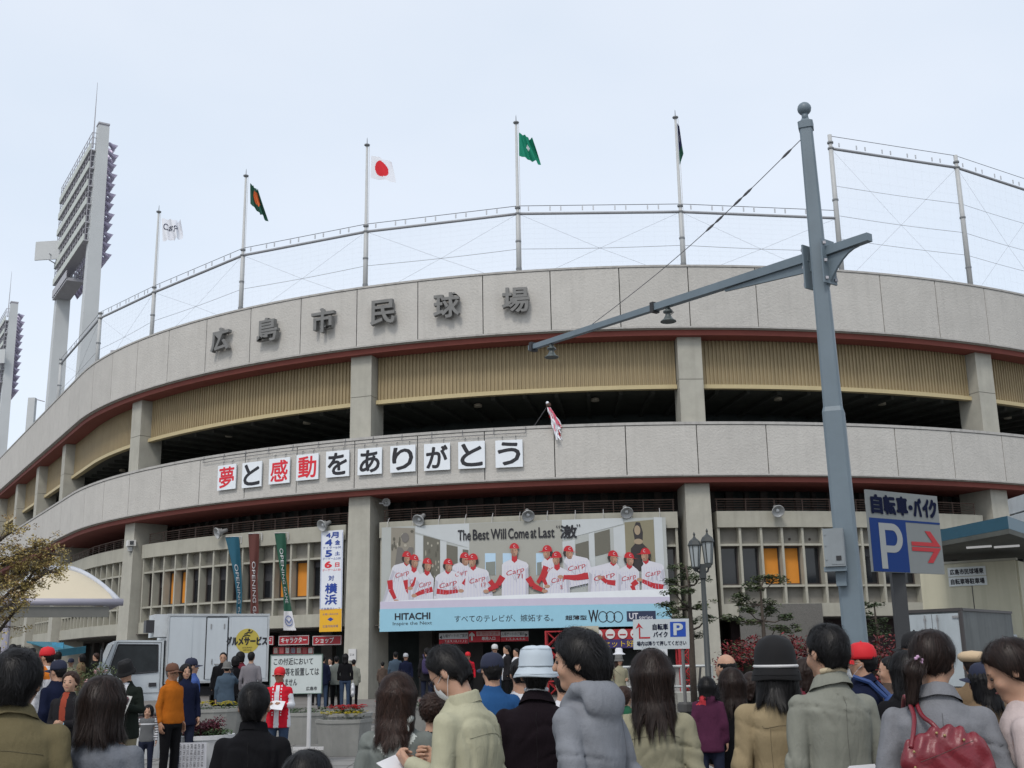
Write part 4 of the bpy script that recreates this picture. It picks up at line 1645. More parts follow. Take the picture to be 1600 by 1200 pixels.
aA = root_ + adir * 0.11
mid = root_ + adir * (AL * 0.5)
mid.z = root_.z + (az_tip - root_.z) * 0.5
tip = root_ + adir * AL
tip.z = az_tip
part('arm', beam(aA, mid, 0.095, 0.10, 0.088, 0.088).join(beam(mid, tip, 0.078, 0.078, 0.07, 0.07)), SP_G, pole)
part('gusset', beam(root_ + adir * 0.10 - Vector((0, 0, 0.10)), root_ + adir * 1.35 - Vector((0, 0, 0.05)), 0.03, 0.13, 0.03, 0.02), SP_G, pole)
part('arm', beam(root_ - adir * 0.11, root_ - adir * 0.66, 0.095, 0.10, 0.09, 0.085), SP_G, pole)
gm = MB()
pts = []
for k in range(7):
    a = k / 6
    pts.append(root_ - adir * (0.10 + 0.42 * a) + Vector((0, 0, -0.06 - 0.34 * (1 - a) ** 2)))
poly = [root_ - adir * 0.10 + Vector((0, 0, -0.058))] + pts
gm.prism([p - per * 0.015 for p in poly], per * 0.03)
part('gusset', gm, SP_G, pole)
mb = MB()
for s in (-1, 1):
    mb.join(beam(root_ + adir * (0.115 * s) + Vector((0, 0, -0.12)), root_ + adir * (0.135 * s) + Vector((0, 0, -0.12)), 0.22, 0.50, 0.22, 0.50))
part('clamp_plate', mb, SP_G, pole)
mb = MB()
for s in (-1, 1):
    for zz in (-0.32, -0.12, 0.08):
        for pp in (-0.08, 0.08):
            mb.box(root_ + adir * (0.145 * s) + per * pp + Vector((0, 0, zz)), (0.03, 0.03, 0.03))
part('bolt', mb, T_DK, pole, stuff=True)
BK = mat('black_band', (0.02, 0.02, 0.022), 0.5, var=0)
for t_ in (0.5, 0.985):
    c = root_.lerp(tip, t_)
    c.z = root_.z + (az_tip - root_.z) * t_
    part('band', beam(c - adir * 0.03, c + adir * 0.03, 0.115, 0.13, 0.115, 0.13), BK, pole)
# stay cable with turnbuckles
ca = Vector((oxt, -0.02, ztp - 0.22)) + adir * 0.07
tt = 0.735
cb = root_.lerp(tip, tt)
cb.z = root_.z + (az_tip - root_.z) * tt + 0.05
mb = MB()
sagp = [ca.lerp(cb, k / 24) - Vector((0, 0, 0.10 * math.sin(PI * k / 24))) for k in range(25)]
mb.tube(sagp, 0.005, 5)
cab = part('stay_cable', mb, C_WIRE, pole)
mb = MB()
for k in (1, 5, 6, 8, 9):
    a, b = sagp[k], sagp[k + 1]
    mb.tube([a, a.lerp(b, .3), a.lerp(b, .7), b], [0.006, 0.015, 0.015, 0.006], 6)
part('turnbuckle', mb, C_WIRE, cab)
# two hanging bell lamps
for (px, py, tt_) in ((1077, 492, 0.455), (872, 552, 0.905)):
    c = root_.lerp(tip, tt_)
    c.z = root_.z + (az_tip - root_.z) * tt_
    mb = MB()
    mb.smooth = True
    sca = 1.05
    mb.lathe([(0.0001, -0.05), (0.028, -0.055), (0.032, -0.085), (0.06, -0.095), (0.06, -0.118), (0.03, -0.125), (0.036, -0.155), (0.06, -0.20), (0.10, -0.23), (0.10, -0.238), (0.05, -0.225)], (c.x, c.y, c.z), 18)
    part('bell_lamp', mb, mat('bell_lamp_dark', (0.07, 0.085, 0.085), 0.4, var=0.1), pole)
    mb = MB()
    mb.tube([c + Vector((0, 0, -0.03)), c + adir * -0.10 + Vector((0, 0, -0.14)), c + Vector((0, 0, -0.17))], 0.007, 5)
    part('cable_loop', mb, C_WIRE, pole)
# control box with bracket
cbx = at(1304, 856, 11.62) - Vector((PX, PY, 0))
mb = MB()
Mb = Matrix.Rotation(math.radians(-20), 3, 'Z')
mb.box(cbx, (0.20, 0.16, 0.38), M=Mb)
bx = part('control_box', mb, mat('box_grey', (0.21, 0.235, 0.25), 0.5, var=0.1), pole)
mb = MB()
mb.box(cbx + Mb @ Vector((0.03, -0.082, 0.0)), (0.12, 0.006, 0.34), M=Mb)
for dz in (-0.12, 0.02, 0.13):
    mb.box(cbx + Mb @ Vector((-0.08, -0.083, dz)), (0.014, 0.01, 0.014), M=Mb)
part('door', mb, mat('box_grey', (0.26, 0.28, 0.29)), bx)
mb = MB()
mb.box(cbx + Mb @ Vector((0.04, -0.088, -0.11)), (0.05, 0.008, 0.045), M=Mb)
part('label_plate', mb, BK, bx)
mb = MB()
mb.box(cbx + Vector((0.0, 0.02, -0.215)), (0.22, 0.15, 0.045), M=Mb)
mb.box(cbx + Vector((0.06, 0.06, -0.31)), (0.10, 0.10, 0.14), M=Mb)
part('bracket', mb, SP_G, bx)


# ------------------------------------------------------------------ big parking sign
S_G = mat('sign_reflective_grey', (0.19, 0.205, 0.205), 0.6, var=0.05, spec=.2)
S_B = mat('sign_blue', (0.005, 0.030, 0.145), 0.6, var=0.04, spec=.2)
S_N = mat('sign_navy_text', (0.004, 0.007, 0.028), 0.7, var=0, spec=.1)
S_R = mat('sign_red', (0.38, 0.016, 0.022), 0.5, var=0)
S_BACK = mat('sign_back', (0.12, 0.12, 0.12), 0.5, var=0)


def panel_frame(TL, BL, TR):
    ex = (TR - TL)
    ez = (TL - BL)
    nrm = ex.cross(ez).normalized()          # towards the viewer
    if nrm.y > 0:
        nrm = -nrm
    return lambda u, v, w=0.0: BL + ex * u + ez * v + nrm * w


TL, TR_, BL = at(1353, 763, 13.0), at(1464, 777, 13.72), at(1365, 893, 13.0)
TL.z = (TL.z + TR_.z) / 2
BLx = Vector((TL.x, TL.y, BL.z))
TRx = Vector((TR_.x, TR_.y, TL.z))
TLx = Vector((TL.x, TL.y, TL.z))
pf = panel_frame(TLx, BLx, TRx)
pc = pf(.42, 0, -0.08)
ps = thing('parking_sign', 'large grey and blue parking sign with a red arrow pointing right', 'sign', loc=(pc.x, pc.y, 0))


def quad_on(fr, u0, u1, v0, v1, w, w2=None):
    mb = MB()
    w2 = w - 0.012 if w2 is None else w2
    mb.hexa([fr(u0, v0, w2), fr(u1, v0, w2), fr(u1, v0, w), fr(u0, v0, w)], [fr(u0, v1, w2), fr(u1, v1, w2), fr(u1, v1, w), fr(u0, v1, w)])
    return mb


part('board', quad_on(pf, 0, 1, 0, 1, 0, -0.03), S_G, ps, world=True)
part('blue_field', quad_on(pf, 0.005, .50, 0.005, .655, .003, .0005), S_B, ps, world=True)
part('stripe', quad_on(pf, .50, .998, .63, .655, .003, .0005), S_B, ps, world=True)


def ptext(root, fr, txt, u0, u1, v0, v1, m, bold=0.0, w=0.006):
    for q in range(8 if bold else 1):
        ou, ov = (bold * math.cos(q * PI / 4), bold * math.sin(q * PI / 4)) if bold else (0, 0)
        part('lettering', fit_text(txt, lambda u, v, ww: fr(u + ou, v + ov, w + 0.0005 * q), u0, u1, v0, v1), m, root, world=True)


for ch, u0, u1 in (('自', .05, .19), ('転', .22, .37), ('車', .40, .54), ('・', .57, .61), ('バ', .635, .74), ('イ', .77, .85), ('ク', .86, .96)):
    ptext(ps, pf, ch, u0, u1, .72 if ch != '・' else .8, .94 if ch != '・' else .84, S_N, 0.012)


def polyon(fr, pts, w, t=0.002):
    mb = MB()
    n = len(pts)
    a = [fr(u, v, w) for u, v in pts]
    mb.add(a, [tuple(range(n))])
    return mb


S_W = mat('sign_letter_pale', (0.27, 0.285, 0.285), 0.5, var=0.04)
# P
mb = MB()
mb.add([pf(.12, .04, .006), pf(.20, .04, .006), pf(.20, .60, .006), pf(.12, .60, .006)], [(0, 1, 2, 3)])
arc = []
n = 14
for k in range(n + 1):
    a = -PI / 2 + PI * k / n
    arc.append((.30 + .135 * math.cos(a), .42 + .18 * math.sin(a), .30 + .06 * math.cos(a), .42 + .095 * math.sin(a)))
vs = []
for a in [(.20, .24, .20, .325)] + arc + [(.20, .60, .20, .515)]:
    vs += [pf(a[0], a[1], .0065), pf(a[2], a[3], .0065)]
mb.add(vs, [(2 * k, 2 * k + 2, 2 * k + 3, 2 * k + 1) for k in range(n + 2)])
part('lettering', mb, S_W, ps, world=True)
# double red arrow
mb = MB()
for s in (1, -1):
    m_ = lambda v: .335 + s * v
    mb.add([pf(u, m_(v), .006) for u, v in ((.555, .008), (.93, .008), (.975, .008), (.84, .20), (.76, .20), (.86, .058), (.555, .058))], [(0, 1, 5, 6), (1, 2, 3, 4, 5)])
part('arrow', mb, S_R, ps, world=True)
mb = MB()
mb.box((0, 0.06, 1.4), (0.15, 0.10, 2.8))
part('post', mb, mat('post_dark', (0.035, 0.037, 0.04), 0.5, var=0.1), ps)
mb = MB()
for v in (.15, .5, .85):
    mb.join(quad_on(pf, .02, .98, v - .02, v + .02, -0.031, -0.055))
part('stiffener', mb, S_BACK, ps, world=True)

# ------------------------------------------------------------------ small parking sign
TL, TR_, BL = at(989, 968, 24.0), at(1076, 963, 24.0), at(990, 1015, 24.0)
TR_.z = TL.z
pf2 = panel_frame(TL, BL, TR_)
pc = pf2(.88, 0, -0.05)
ps2 = thing('small_parking_sign', 'small white sign with a red bent arrow and a blue P square', 'sign', loc=(pc.x, pc.y, 0))
S_PALE = mat('sign_pale', (0.46, 0.50, 0.52), 0.5, var=0.05)
part('board', quad_on(pf2, 0, 1, 0, 1, 0, -0.03), S_PALE, ps2, world=True)
part('blue_square', quad_on(pf2, .66, .94, .40, .90, .004, .0005), mat('sign_blue_bright', (0.01, 0.06, 0.35), 0.5, var=0), ps2, world=True)
ptext(ps2, pf2, 'P', .73, .88, .46, .84, S_PALE, .012, .008)
ptext(ps2, pf2, '自転車', .35, .62, .64, .84, S_N, .004)
ptext(ps2, pf2, 'バイク', .36, .61, .40, .58, S_N, .004)
ptext(ps2, pf2, '場内は降りて押してください', .06, .94, .12, .27, S_N, .002)
mb = MB()
for pts in ([(.10, .36), (.125, .36), (.125, .72), (.10, .72)], [(.125, .36), (.30, .36), (.30, .41), (.125, .41)], [(.04, .68), (.10, .88), (.18, .68), (.125, .74), (.10, .74)]):
    mb.add([pf2(u, v, .006) for u, v in pts], [tuple(range(len(pts)))])
part('arrow', mb, S_R, ps2, world=True)
mb = MB()
mb.tube([(0, 0, 0.1), (0, 0, 1.75)], 0.035, 8)
part('post', mb, mat('post_grey', (0.12, 0.12, 0.12), 0.5), ps2)
mb = MB()
mb.lathe([(0.15, 0), (0.16, 0.10), (0.15, 0.16), (0.12, 0.17), (0.12, 0.50), (0.16, 0.52), (0.16, 0.66), (0.14, 0.70)], (0, 0, 0), 16)
part('weight_base', mb, mat('base_dark', (0.05, 0.05, 0.05), 0.6), ps2)
# ================================================================== far kiosk, gate signs, shop signs
def facade_sign(px0, px1, py0, py1, d, thick=0.03):
    """frame (fn, root location, rz) of a flat board parallel to the facade between two pixel corners"""
    i0, _ = find_i(px0, (py0 + py1) / 2, d)
    i1, _ = find_i(px1, (py0 + py1) / 2, d)
    _, z1 = find_i((px0 + px1) / 2, py0, d)
    _, z0 = find_i((px0 + px1) / 2, py1, d)
    A, B = P(i0, d, 0), P(i1, d, 0)
    W = (B - A).length
    rz = math.atan2(B.y - A.y, B.x - A.x)
    c = (A + B) / 2
    return c, rz, W, z0, z1


def board_thing(name, label, cat, px0, px1, py0, py1, d, m, texts=(), group=None, edge=None):
    c, rz, W, z0, z1 = facade_sign(px0, px1, py0, py1, d)
    th = thing(name, label, cat, loc=(c.x, c.y, z0), rz=rz, group=group)
    H = z1 - z0
    mb = MB()
    mb.box((0, 0, H / 2), (W, 0.06, H))
    part('board', mb, m, th)
    if edge:
        mb = MB()
        for z in (0.02, H - 0.02):
            mb.box((0, -0.034, z), (W, 0.01, 0.025))
        for x in (-W / 2 + 0.012, W / 2 - 0.012):
            mb.box((x, -0.034, H / 2), (0.025, 0.01, H - 0.066))
        part('border', mb, edge, th)
    for (txt, u0, u1, v0, v1, mm, b) in texts:
        for q in range(4 if b else 1):
            t = fit_text(txt, lambda u, v, w: Vector((u + b * math.cos(q * 1.6), -0.034 - 0.0004 * q, v + b * math.sin(q * 1.6))), (u0 - .5) * W, (u1 - .5) * W, v0 * H, v1 * H)
            part('lettering', t, mm, th)
    return th, W, H


R_SH = mat('shop_sign_red', (0.30, 0.012, 0.02), 0.5, var=0.05)
R_LT = mat('sign_text_white', (0.55, 0.55, 0.55), 0.5, var=0)
C_BORD = mat('sign_border_white', (0.45, 0.45, 0.45), 0.5, var=0)
board_thing('shop_sign', 'red shop sign with white キャラクター lettering under the schedule banner', 'sign', 436, 483, 993, 1008, 1.0, R_SH, [('キャラクター', .08, .92, .22, .8, R_LT, .006)], 'red shop signs', C_BORD)
board_thing('shop_sign', 'red shop sign with white ショップ lettering nearest the pillar', 'sign', 489, 534, 993, 1008, 1.0, R_SH, [('ショップ', .10, .74, .22, .8, R_LT, .006)], 'red shop signs', C_BORD)
board_thing('shop_sign', 'end of a red shop sign just right of the food truck', 'sign', 400, 428, 994, 1008, 1.0, R_SH, [('ガイド', .1, .9, .22, .8, R_LT, .006)], 'red shop signs', C_BORD)
POST = [mat('poster_%d' % k, c, 0.6, var=0.3, vscale=9) for k, c in enumerate(((0.4, 0.35, 0.3), (0.35, 0.08, 0.08), (0.5, 0.5, 0.48), (0.2, 0.2, 0.25)))]
PNM = ['grey brown poster nearest the truck', 'dark red poster, second from the truck', 'pale poster left of the dark blue one', 'dark blue poster, middle of the row', 'grey brown poster right of the dark blue one', 'dark red poster next to the last', 'pale poster at the right end of the row']
for k in range(7):
    x = 428 + k * 9
    board_thing('poster', PNM[k] + ' in the shop window', 'poster', x, x + 7.5, 1011, 1022, 1.4, POST[k % 4], (), 'posters in the shop window', R_SH)
board_thing('notice', 'white paper notice on the pillar foot left of the gate', 'notice', 545, 556, 1014, 1032, 0.30, R_LT, [('2.3.4', .2, .8, .4, .6, B_BLK, 0)])
S_WB = mat('gate_sign_white', (0.52, 0.54, 0.56), 0.5, var=0.03)
S_RB = mat('gate_sign_red', (0.42, 0.012, 0.025), 0.5, var=0.03)
th, W, H = board_thing('gate_sign', 'white and red gate sign with numbers 7 to 12, arrow pointing left', 'sign', 686, 732, 989, 1006, 1.4, S_WB,
                       [('入場ゲートのご案内', .12, .98, .56, .9, B_BLK, 0), ('◀', .01, .10, .45, .8, B_BLK, 0)], 'signs over the gate')
part('red_strip', MB().box((0, -0.033, H * .22), (W, 0.006, H * .44)), S_RB, th)
part('lettering', fit_text('7,8,9,10,11,12', lambda u, v, w: Vector((u, -0.038, v)), -W * .3, W * .45, H * .1, H * .34), R_LT, th)
th, W, H = board_thing('gate_sign', 'red middle gate sign with a white arrow pointing up', 'sign', 732.5, 782, 985.5, 1003, 1.4, S_RB,
                       [('年間指定席', .28, .96, .56, .92, S_RB, 0), ('専用入口', .42, .84, .16, .46, R_LT, .004)], 'signs over the gate')
part('white_strip', MB().box((W * .12, -0.033, H * .74), (W * .74, 0.006, H * .40)), mat('strip_pink', (0.5, 0.38, 0.38), 0.5), th)
part('lettering', fit_text('年間指定席', lambda u, v, w: Vector((u, -0.038, v)), -W * .22, W * .46, H * .58, H * .9), S_RB, th)
mb = MB()
mb.add([Vector((u * W, -0.036, v * H)) for u, v in ((-.42, .15), (-.37, .15), (-.37, .6), (-.31, .5), (-.31, .68), (-.395, .9), (-.48, .68), (-.48, .5), (-.42, .6))], [(0, 1, 2, 8), (2, 3, 4, 5), (5, 6, 7, 8), (2, 5, 8)])
part('arrow', mb, R_LT, th)
th, W, H = board_thing('gate_sign', 'white and red gate sign with numbers 1 to 6, arrow pointing right', 'sign', 782.5, 826, 986.5, 1002, 1.4, S_WB,
                       [('入場ゲートのご案内', .02, .86, .56, .9, B_BLK, 0), ('▶', .89, .98, .45, .8, B_BLK, 0)], 'signs over the gate')
part('red_strip', MB().box((0, -0.033, H * .22), (W, 0.006, H * .44)), S_RB, th)
part('lettering', fit_text('1,2,3,4,5,6', lambda u, v, w: Vector((u, -0.038, v)), -W * .3, W * .38, H * .1, H * .34), R_LT, th)
part('hanger', MB().box((0, 0, H + 0.12), (W * .9, 0.03, 0.02)), C_FRAME, th)

# red lattice pylons of the kiosk
R_LAT = mat('lattice_red', (0.33, 0.02, 0.025), 0.5, var=0.08)


def lattice(px0, px1, py0, d, label):
    c, rz, W, z0, z1 = facade_sign(px0, px1, py0, 1080, d)
    th = thing('lattice_pylon', label, 'pylon', loc=(c.x, c.y, GZ), rz=rz, group='red lattice pylons of the stall')
    H = z1 - GZ
    mb = MB()
    for x in (-W / 2, W / 2):
        for y in (-.3, .3):
            mb.box((x, y, H / 2), (0.06, 0.06, H))
    part('frame', mb, R_LAT, th)
    n = max(3, int(H / 0.55))
    for y in (-.3, .3):
        for k in range(n):
            mb = MB()
            a, b = H * k / n, H * (k + 1) / n
            mb.tube([(-W / 2, y, a), (W / 2, y, b)], 0.02, 4)
            mb.tube([(W / 2, y, a), (-W / 2, y, b)], 0.02, 4)
            mb.box((0, y, b - 0.02), (W, 0.04, 0.04))
            part('cross_brace', mb, R_LAT, th)
    return th


lattice(855, 882, 986, 0.6, 'red lattice pylon under the banner, left of the black haired man in the hoodie')
lattice(1060, 1080, 1012, 0.2, 'red lattice pylon behind the small parking sign')
# kiosk: fascia, round badges, purple strip, counter, posts
c, rz, W, z0, z1 = facade_sign(884, 1062, 984, 1012, 0.35)
kz = thing('food_stall', 'red food stall with round white badges and a purple strip with yellow letters', 'stall', loc=(c.x, c.y, GZ), rz=rz)
z0 -= GZ
z1 -= GZ
part('fascia', MB().box((0, 0, (z0 + z1) / 2 + 0.14), (W, 0.08, (z1 - z0) * .62)), R_LAT, kz)
part('purple_strip', MB().box((0, -0.01, z0 + 0.14), (W, 0.08, 0.30)), mat('strip_purple', (0.03, 0.02, 0.10), 0.6), kz)
t = fit_text('野球観戦セット好評発売', lambda u, v, w: Vector((u, -0.054, v)), -W * .45, W * .3, z0 + 0.03, z0 + 0.25)
part('lettering', t, mat('letter_yellow', (0.55, 0.38, 0.02), 0.6, var=0), kz)
for k in range(5):
    x = -W * .22 + k * 0.44
    mb = MB()
    M = Matrix.Rotation(PI / 2, 3, 'X')
    mb.lathe([(0.17, 0), (0.17, 0.03)], (x, -0.05, (z0 + z1) / 2 + 0.17), 14, M=M)
    bg = part('badge', mb, R_LT, kz)
    mb = MB()
    mb.box((x, -0.083, (z0 + z1) / 2 + 0.14), (0.22, 0.004, 0.05))
    part('badge_print', mb, R_SH, bg)
part('notice_board', MB().box((-W * .33, -0.08, z1 + 0.02), (0.95, 0.05, 0.26)), mat('cream_board', (0.40, 0.38, 0.30), 0.6, var=0.1), kz)
part('counter', MB().box((0, -0.3, 1.0), (W, 0.6, 0.06)), mat('counter_white', (0.45, 0.45, 0.44), 0.5), kz)
part('counter_front', MB().box((0, -0.25, 0.49), (W, 0.4, 0.95)), mat('counter_front', (0.3, 0.3, 0.29), 0.7, var=0.1), kz)
for x in (-W * .5, -W * .17, W * .17, W * .5):
    part('post', MB().box((x, -0.1, 1.1), (0.07, 0.07, 2.2)), R_LAT, kz)
part('back_panel', MB().box((0, 1.4, 1.1), (W, 0.05, 2.2)), C_DARK2, kz)
part('stall_roof', MB().box((0, 0.6, z1 - 0.02), (W, 1.2, 0.06)), R_LAT, kz)
part('white_panel', MB().box((W * .27, -0.14, 0.95), (0.9, 0.06, 1.3)), S_WB, kz)
# stacked barrier frame seen right of the pylon
bf = thing('folding_barrier', 'dark folded metal barrier leaning behind the black street lamp', 'barrier', loc=(at(1092, 1030, 36).x, 36, GZ))
mb = MB()
for x in (-.35, -.1, .2):
    mb.tube([(x, 0, 0), (x + .15, 0.05, 1.05)], 0.035, 6)
part('rail', mb, mat('barrier_dark', (0.03, 0.03, 0.03), 0.5), bf)
part('foot', MB().box((0, 0, 0.05), (0.9, 0.4, 0.08)), mat('barrier_dark', (0.03, 0.03, 0.03)), bf)
# steel pipe barrier
pa_, pb_ = at(968, 1042, 30), at(1112, 1040, 30)
hb = thing('pipe_railing', 'low pale pipe railing behind the small parking sign', 'railing', loc=(pa_.x, 30, GZ))
mb = MB()
mb.tube([(0, 0, 1.1), (pb_.x - pa_.x, 0, 1.1)], 0.035, 8)
mb.tube([(0, 0, 0.6), (pb_.x - pa_.x, 0, 0.6)], 0.03, 8)
part('rail', mb, mat('rail_pale', (0.38, 0.40, 0.40), 0.4, metal=0.3), hb)
for k in range(4):
    part('post', MB().tube([((pb_.x - pa_.x) * k / 3, 0, 0), ((pb_.x - pa_.x) * k / 3, 0, 1.1)], 0.03, 8), mat('rail_pale', (0.38, 0.40, 0.40)), hb)
# low cream planter wall
lw = thing('planter_wall', 'low pale concrete planter wall behind the small parking sign', 'wall', loc=(at(1085, 1060, 28.5).x, 28.5, 0))
for k in range(-2, 3):
    part('block', MB().box((k * 1.01, 0, 0.38), (1.0, 0.9, 0.76)), mat('planter_pale', (0.30, 0.30, 0.27), 0.8, var=0.15, rnd=0.05, streak=0.15), lw)

# ------------------------------------------------------------------ ledges, planters
C_PLC = mat('planter_concrete', (0.24, 0.24, 0.225), 0.85, var=0.14, vscale=3, bump=0.3, bscale=50, streak=0.15)
SOIL = mat('soil', (0.04, 0.03, 0.02), 0.95, var=0.3)


def leaves(mb, c, R, n, size, rg, flat=0.5, mi=0, up=0.3):
    """cloud of small leaf quads in an ellipsoid shell"""
    mb.cur = mi
    for _ in range(n):
        while True:
            p = Vector((rg.uniform(-1, 1), rg.uniform(-1, 1), rg.uniform(-1, 1)))
            l = p.length
            if 0.35 < l < 1:
                break
        q = Vector((c[0] + p.x * R[0], c[1] + p.y * R[1], c[2] + p.z * R[2]))
        a, b = rg.uniform(0, 2 * PI), rg.uniform(-flat, flat)
        x = Vector((math.cos(a), math.sin(a), b)).normalized()
        y = x.cross(Vector((rg.uniform(-up, up), rg.uniform(-up, up), 1))).normalized()
        s = size * rg.uniform(0.6, 1.3)
        mb.add([q - x * s * .5, q + y * s * .22, q + x * s * .5, q - y * s * .22], [(0, 1, 2, 3)])
    return mb


def hex_planter(name, label, x, y, r, h, flower, n=6, rot=0.0, mt=None, lip=True, r0=0.86, dens=260, fz=0.08, z=0.0):
    th = thing(name, label, 'planter', loc=(x, y, z), rz=rot, group='concrete planters on the pavement' if mt is None else None)
    mb = MB()
    mb.lathe([(r * r0, 0), (r, h - 0.06), (r + 0.015, h - 0.06), (r + 0.015, h), (r - 0.09, h), (r - 0.09, h - 0.08)], (0, 0, 0), n)
    part('bowl', mb, mt or C_PLC, th)
    mb = MB()
    mb.lathe([(0.0001, h - 0.055), (r - 0.095, h - 0.055)], (0, 0, 0), n)
    part('soil', mb, SOIL, th)
    rg = np.random.default_rng(int(abs(x * 100 + y)))
    mb = MB()
    for _ in range(26):
        a, q = rg.uniform(0, 2 * PI), r * 0.72 * math.sqrt(rg.uniform(0, 1))
        leaves(mb, (q * math.cos(a), q * math.sin(a), h + 0.01), (r * .22, r * .22, 0.09), dens // 10, 0.06, rg)
    part('leaves', mb, mat('bedding_green', (0.035, 0.07, 0.02), 0.7, var=0.4, vscale=8), th, stuff=True)
    if flower is not None:
        mb = MB()
        for _ in range(dens // 2):
            a, q = rg.uniform(0, 2 * PI), r * 0.85 * math.sqrt(rg.uniform(0, 1))
            c = Vector((q * math.cos(a), q * math.sin(a), h + fz + rg.uniform(-0.02, 0.05)))
            for k in range(5):
                b = 2 * PI * k / 5
                d1 = Vector((math.cos(b), math.sin(b), .35)) * 0.035
                d2 = Vector((math.cos(b + 1.1), math.sin(b + 1.1), .35)) * 0.035
                mb.add([c, c + d1, c + d2], [(0, 1, 2)])
        part('flowers', mb, flower, th, stuff=True)
    return th


YF = mat('yellow_flowers', (0.55, 0.45, 0.02), 0.7, var=0.25, vscale=20)
RF = mat('red_flowers', (0.45, 0.02, 0.03), 0.7, var=0.25, vscale=20)


def gpos(px, py, z=0.0):
    """ground point below a pixel"""
    d = ray(px, py)
    k = (z - EYE) / d.z
    return d.x * k, d.y * k


x, y = gpos(531, 1183)
hex_planter('planter', 'grey six-sided concrete planter of yellow flowers beside the guide sign', x, y + 0.45, 0.50, 0.62, YF, rot=0.2)
pp = at(543, 1120, 21.5)
hex_planter('planter', 'round grey concrete planter of red flowers behind the yellow one', pp.x, 21.5, 0.44, 0.72, RF, n=20)
pp = at(617, 1100, 27.0)
hex_planter('planter', 'long grey concrete trough of red flowers behind the brown haired women', pp.x + .4, 27.0, 1.0, 0.62, RF, n=4, rot=PI / 4)
pp = at(480, 1100, 24.5)
hex_planter('planter', 'grey concrete planter mostly hidden behind the white guide sign', pp.x, 24.5, 0.55, 0.62, None, n=20)
pp = at(330, 1100, 24.8)
hex_planter('planter', 'grey concrete planter of yellow flowers in front of the truck wheel', pp.x, 24.8, 0.85, 0.72, YF, n=20)
pp = at(365, 1100, 25.5)
WPL = mat('planter_white', (0.52, 0.53, 0.53), 0.6, var=0.08, vscale=3, streak=0.1)
pp = at(318, 1160, 18.5)
wp = hex_planter('planter', 'large white curved planter with a dark red shrub behind the man in black', pp.x, 18.5, 0.46, 0.56, None, n=28, mt=WPL, r0=0.78)
mb = MB()
rg = np.random.default_rng(5)
for k in range(16):
    leaves(mb, (rg.uniform(-.30, .18), rg.uniform(-.25, .25), 0.58 + rg.uniform(0.0, .16)), (.14, .14, .12), 170, 0.045, rg, 1.0, up=1.0)
part('red_shrub', mb, mat('shrub_dark_red', (0.10, 0.018, 0.03), 0.7, var=0.5, vscale=12), wp, stuff=True)
mb = MB()
for k in range(8):
    leaves(mb, (rg.uniform(0.1, .38), rg.uniform(-.25, .25), 0.57 + rg.uniform(0.0, .05)), (.14, .14, .06), 60, 0.05, rg, 1.0)
part('ground_leaves', mb, mat('bedding_green', (0.035, 0.07, 0.02)), wp, stuff=True)
px_ = thing('paper_sheet', 'printed paper sheet taped to the front of the white planter', 'paper', loc=(pp.x - 0.02, 18.5 - 0.50, 0.06), rz=0.05)
mb = MB()
mb.grid(lambda u, v: (0.42 * (u - .5), 0.01 * math.sin(u * 7) * v - 0.005 * v - 0.06 * v, 0.42 * v), 8, 8)
part('sheet', mb, mat('paper', (0.55, 0.56, 0.6), 0.8, var=0.05), px_)
for k in range(7):
    t = fit_text('広島市民球場応援'[k % 5:k % 5 + 4], lambda u, v, w: Vector((v, -0.07, u)), 0.40, 0.06, -0.19 + k * 0.055, -0.155 + k * 0.055)
    t.v = [(a, b - 0.006, c) for a, b, c in t.v]
    part('lettering', t, B_BLK, px_)
pp = at(228, 1150, 21.5)
wp2 = hex_planter('planter', 'white curved planter of low flowers behind the man in the orange sweater', pp.x, 21.5, 0.46, 0.56, None, n=28, mt=WPL, r0=0.78)
leaves(mb := MB(), (0, 0, .62), (.32, .3, .12), 500, 0.05, rg, 1.0)
part('low_shrub', mb, mat('shrub_dark_red', (0.10, 0.018, 0.03)), wp2, stuff=True)

# ------------------------------------------------------------------ guide board on a post
gb = thing('notice_board', 'white notice board on a post with handwritten black characters', 'notice board', loc=(at(482, 1140, 19.5).x, 19.5, 0))
TLg, TRg, BLg = at(424, 1024, 19.5), at(504, 1026, 19.5), at(425, 1084, 19.5)
w_ = TRg.x - TLg.x
h_ = TLg.z - BLg.z
x0 = TLg.x - gb.location.x
gf = lambda u, v, w=0.0: Vector((x0 + u * w_, -0.03 - w, BLg.z + v * h_))
mb = MB()
mb.hexa([gf(0, 0, 0), gf(1, 0, 0), gf(1, 0, -.03), gf(0, 0, -.03)], [gf(0, 1, 0), gf(1, 1, 0), gf(1, 1, -.03), gf(0, 1, -.03)])
part('board', mb, mat('notice_white', (0.50, 0.55, 0.54), 0.4, var=0.04), gb)
mb = MB()
for (a, b, c, d) in ((-.01, 1.01, -.015, 0.0), (-.01, 1.01, 1.0, 1.015)):
    mb.hexa([gf(a, c, .01), gf(b, c, .01), gf(b, c, -.03), gf(a, c, -.03)], [gf(a, d, .01), gf(b, d, .01), gf(b, d, -.03), gf(a, d, -.03)])
for a, b in ((-.01, 0.004), (.996, 1.01)):
    mb.hexa([gf(a, .002, .01), gf(b, .002, .01), gf(b, .002, -.03), gf(a, .002, -.03)], [gf(a, .998, .01), gf(b, .998, .01), gf(b, .998, -.03), gf(a, .998, -.03)])
part('frame', mb, mat('frame_green', (0.10, 0.16, 0.13), 0.5), gb)
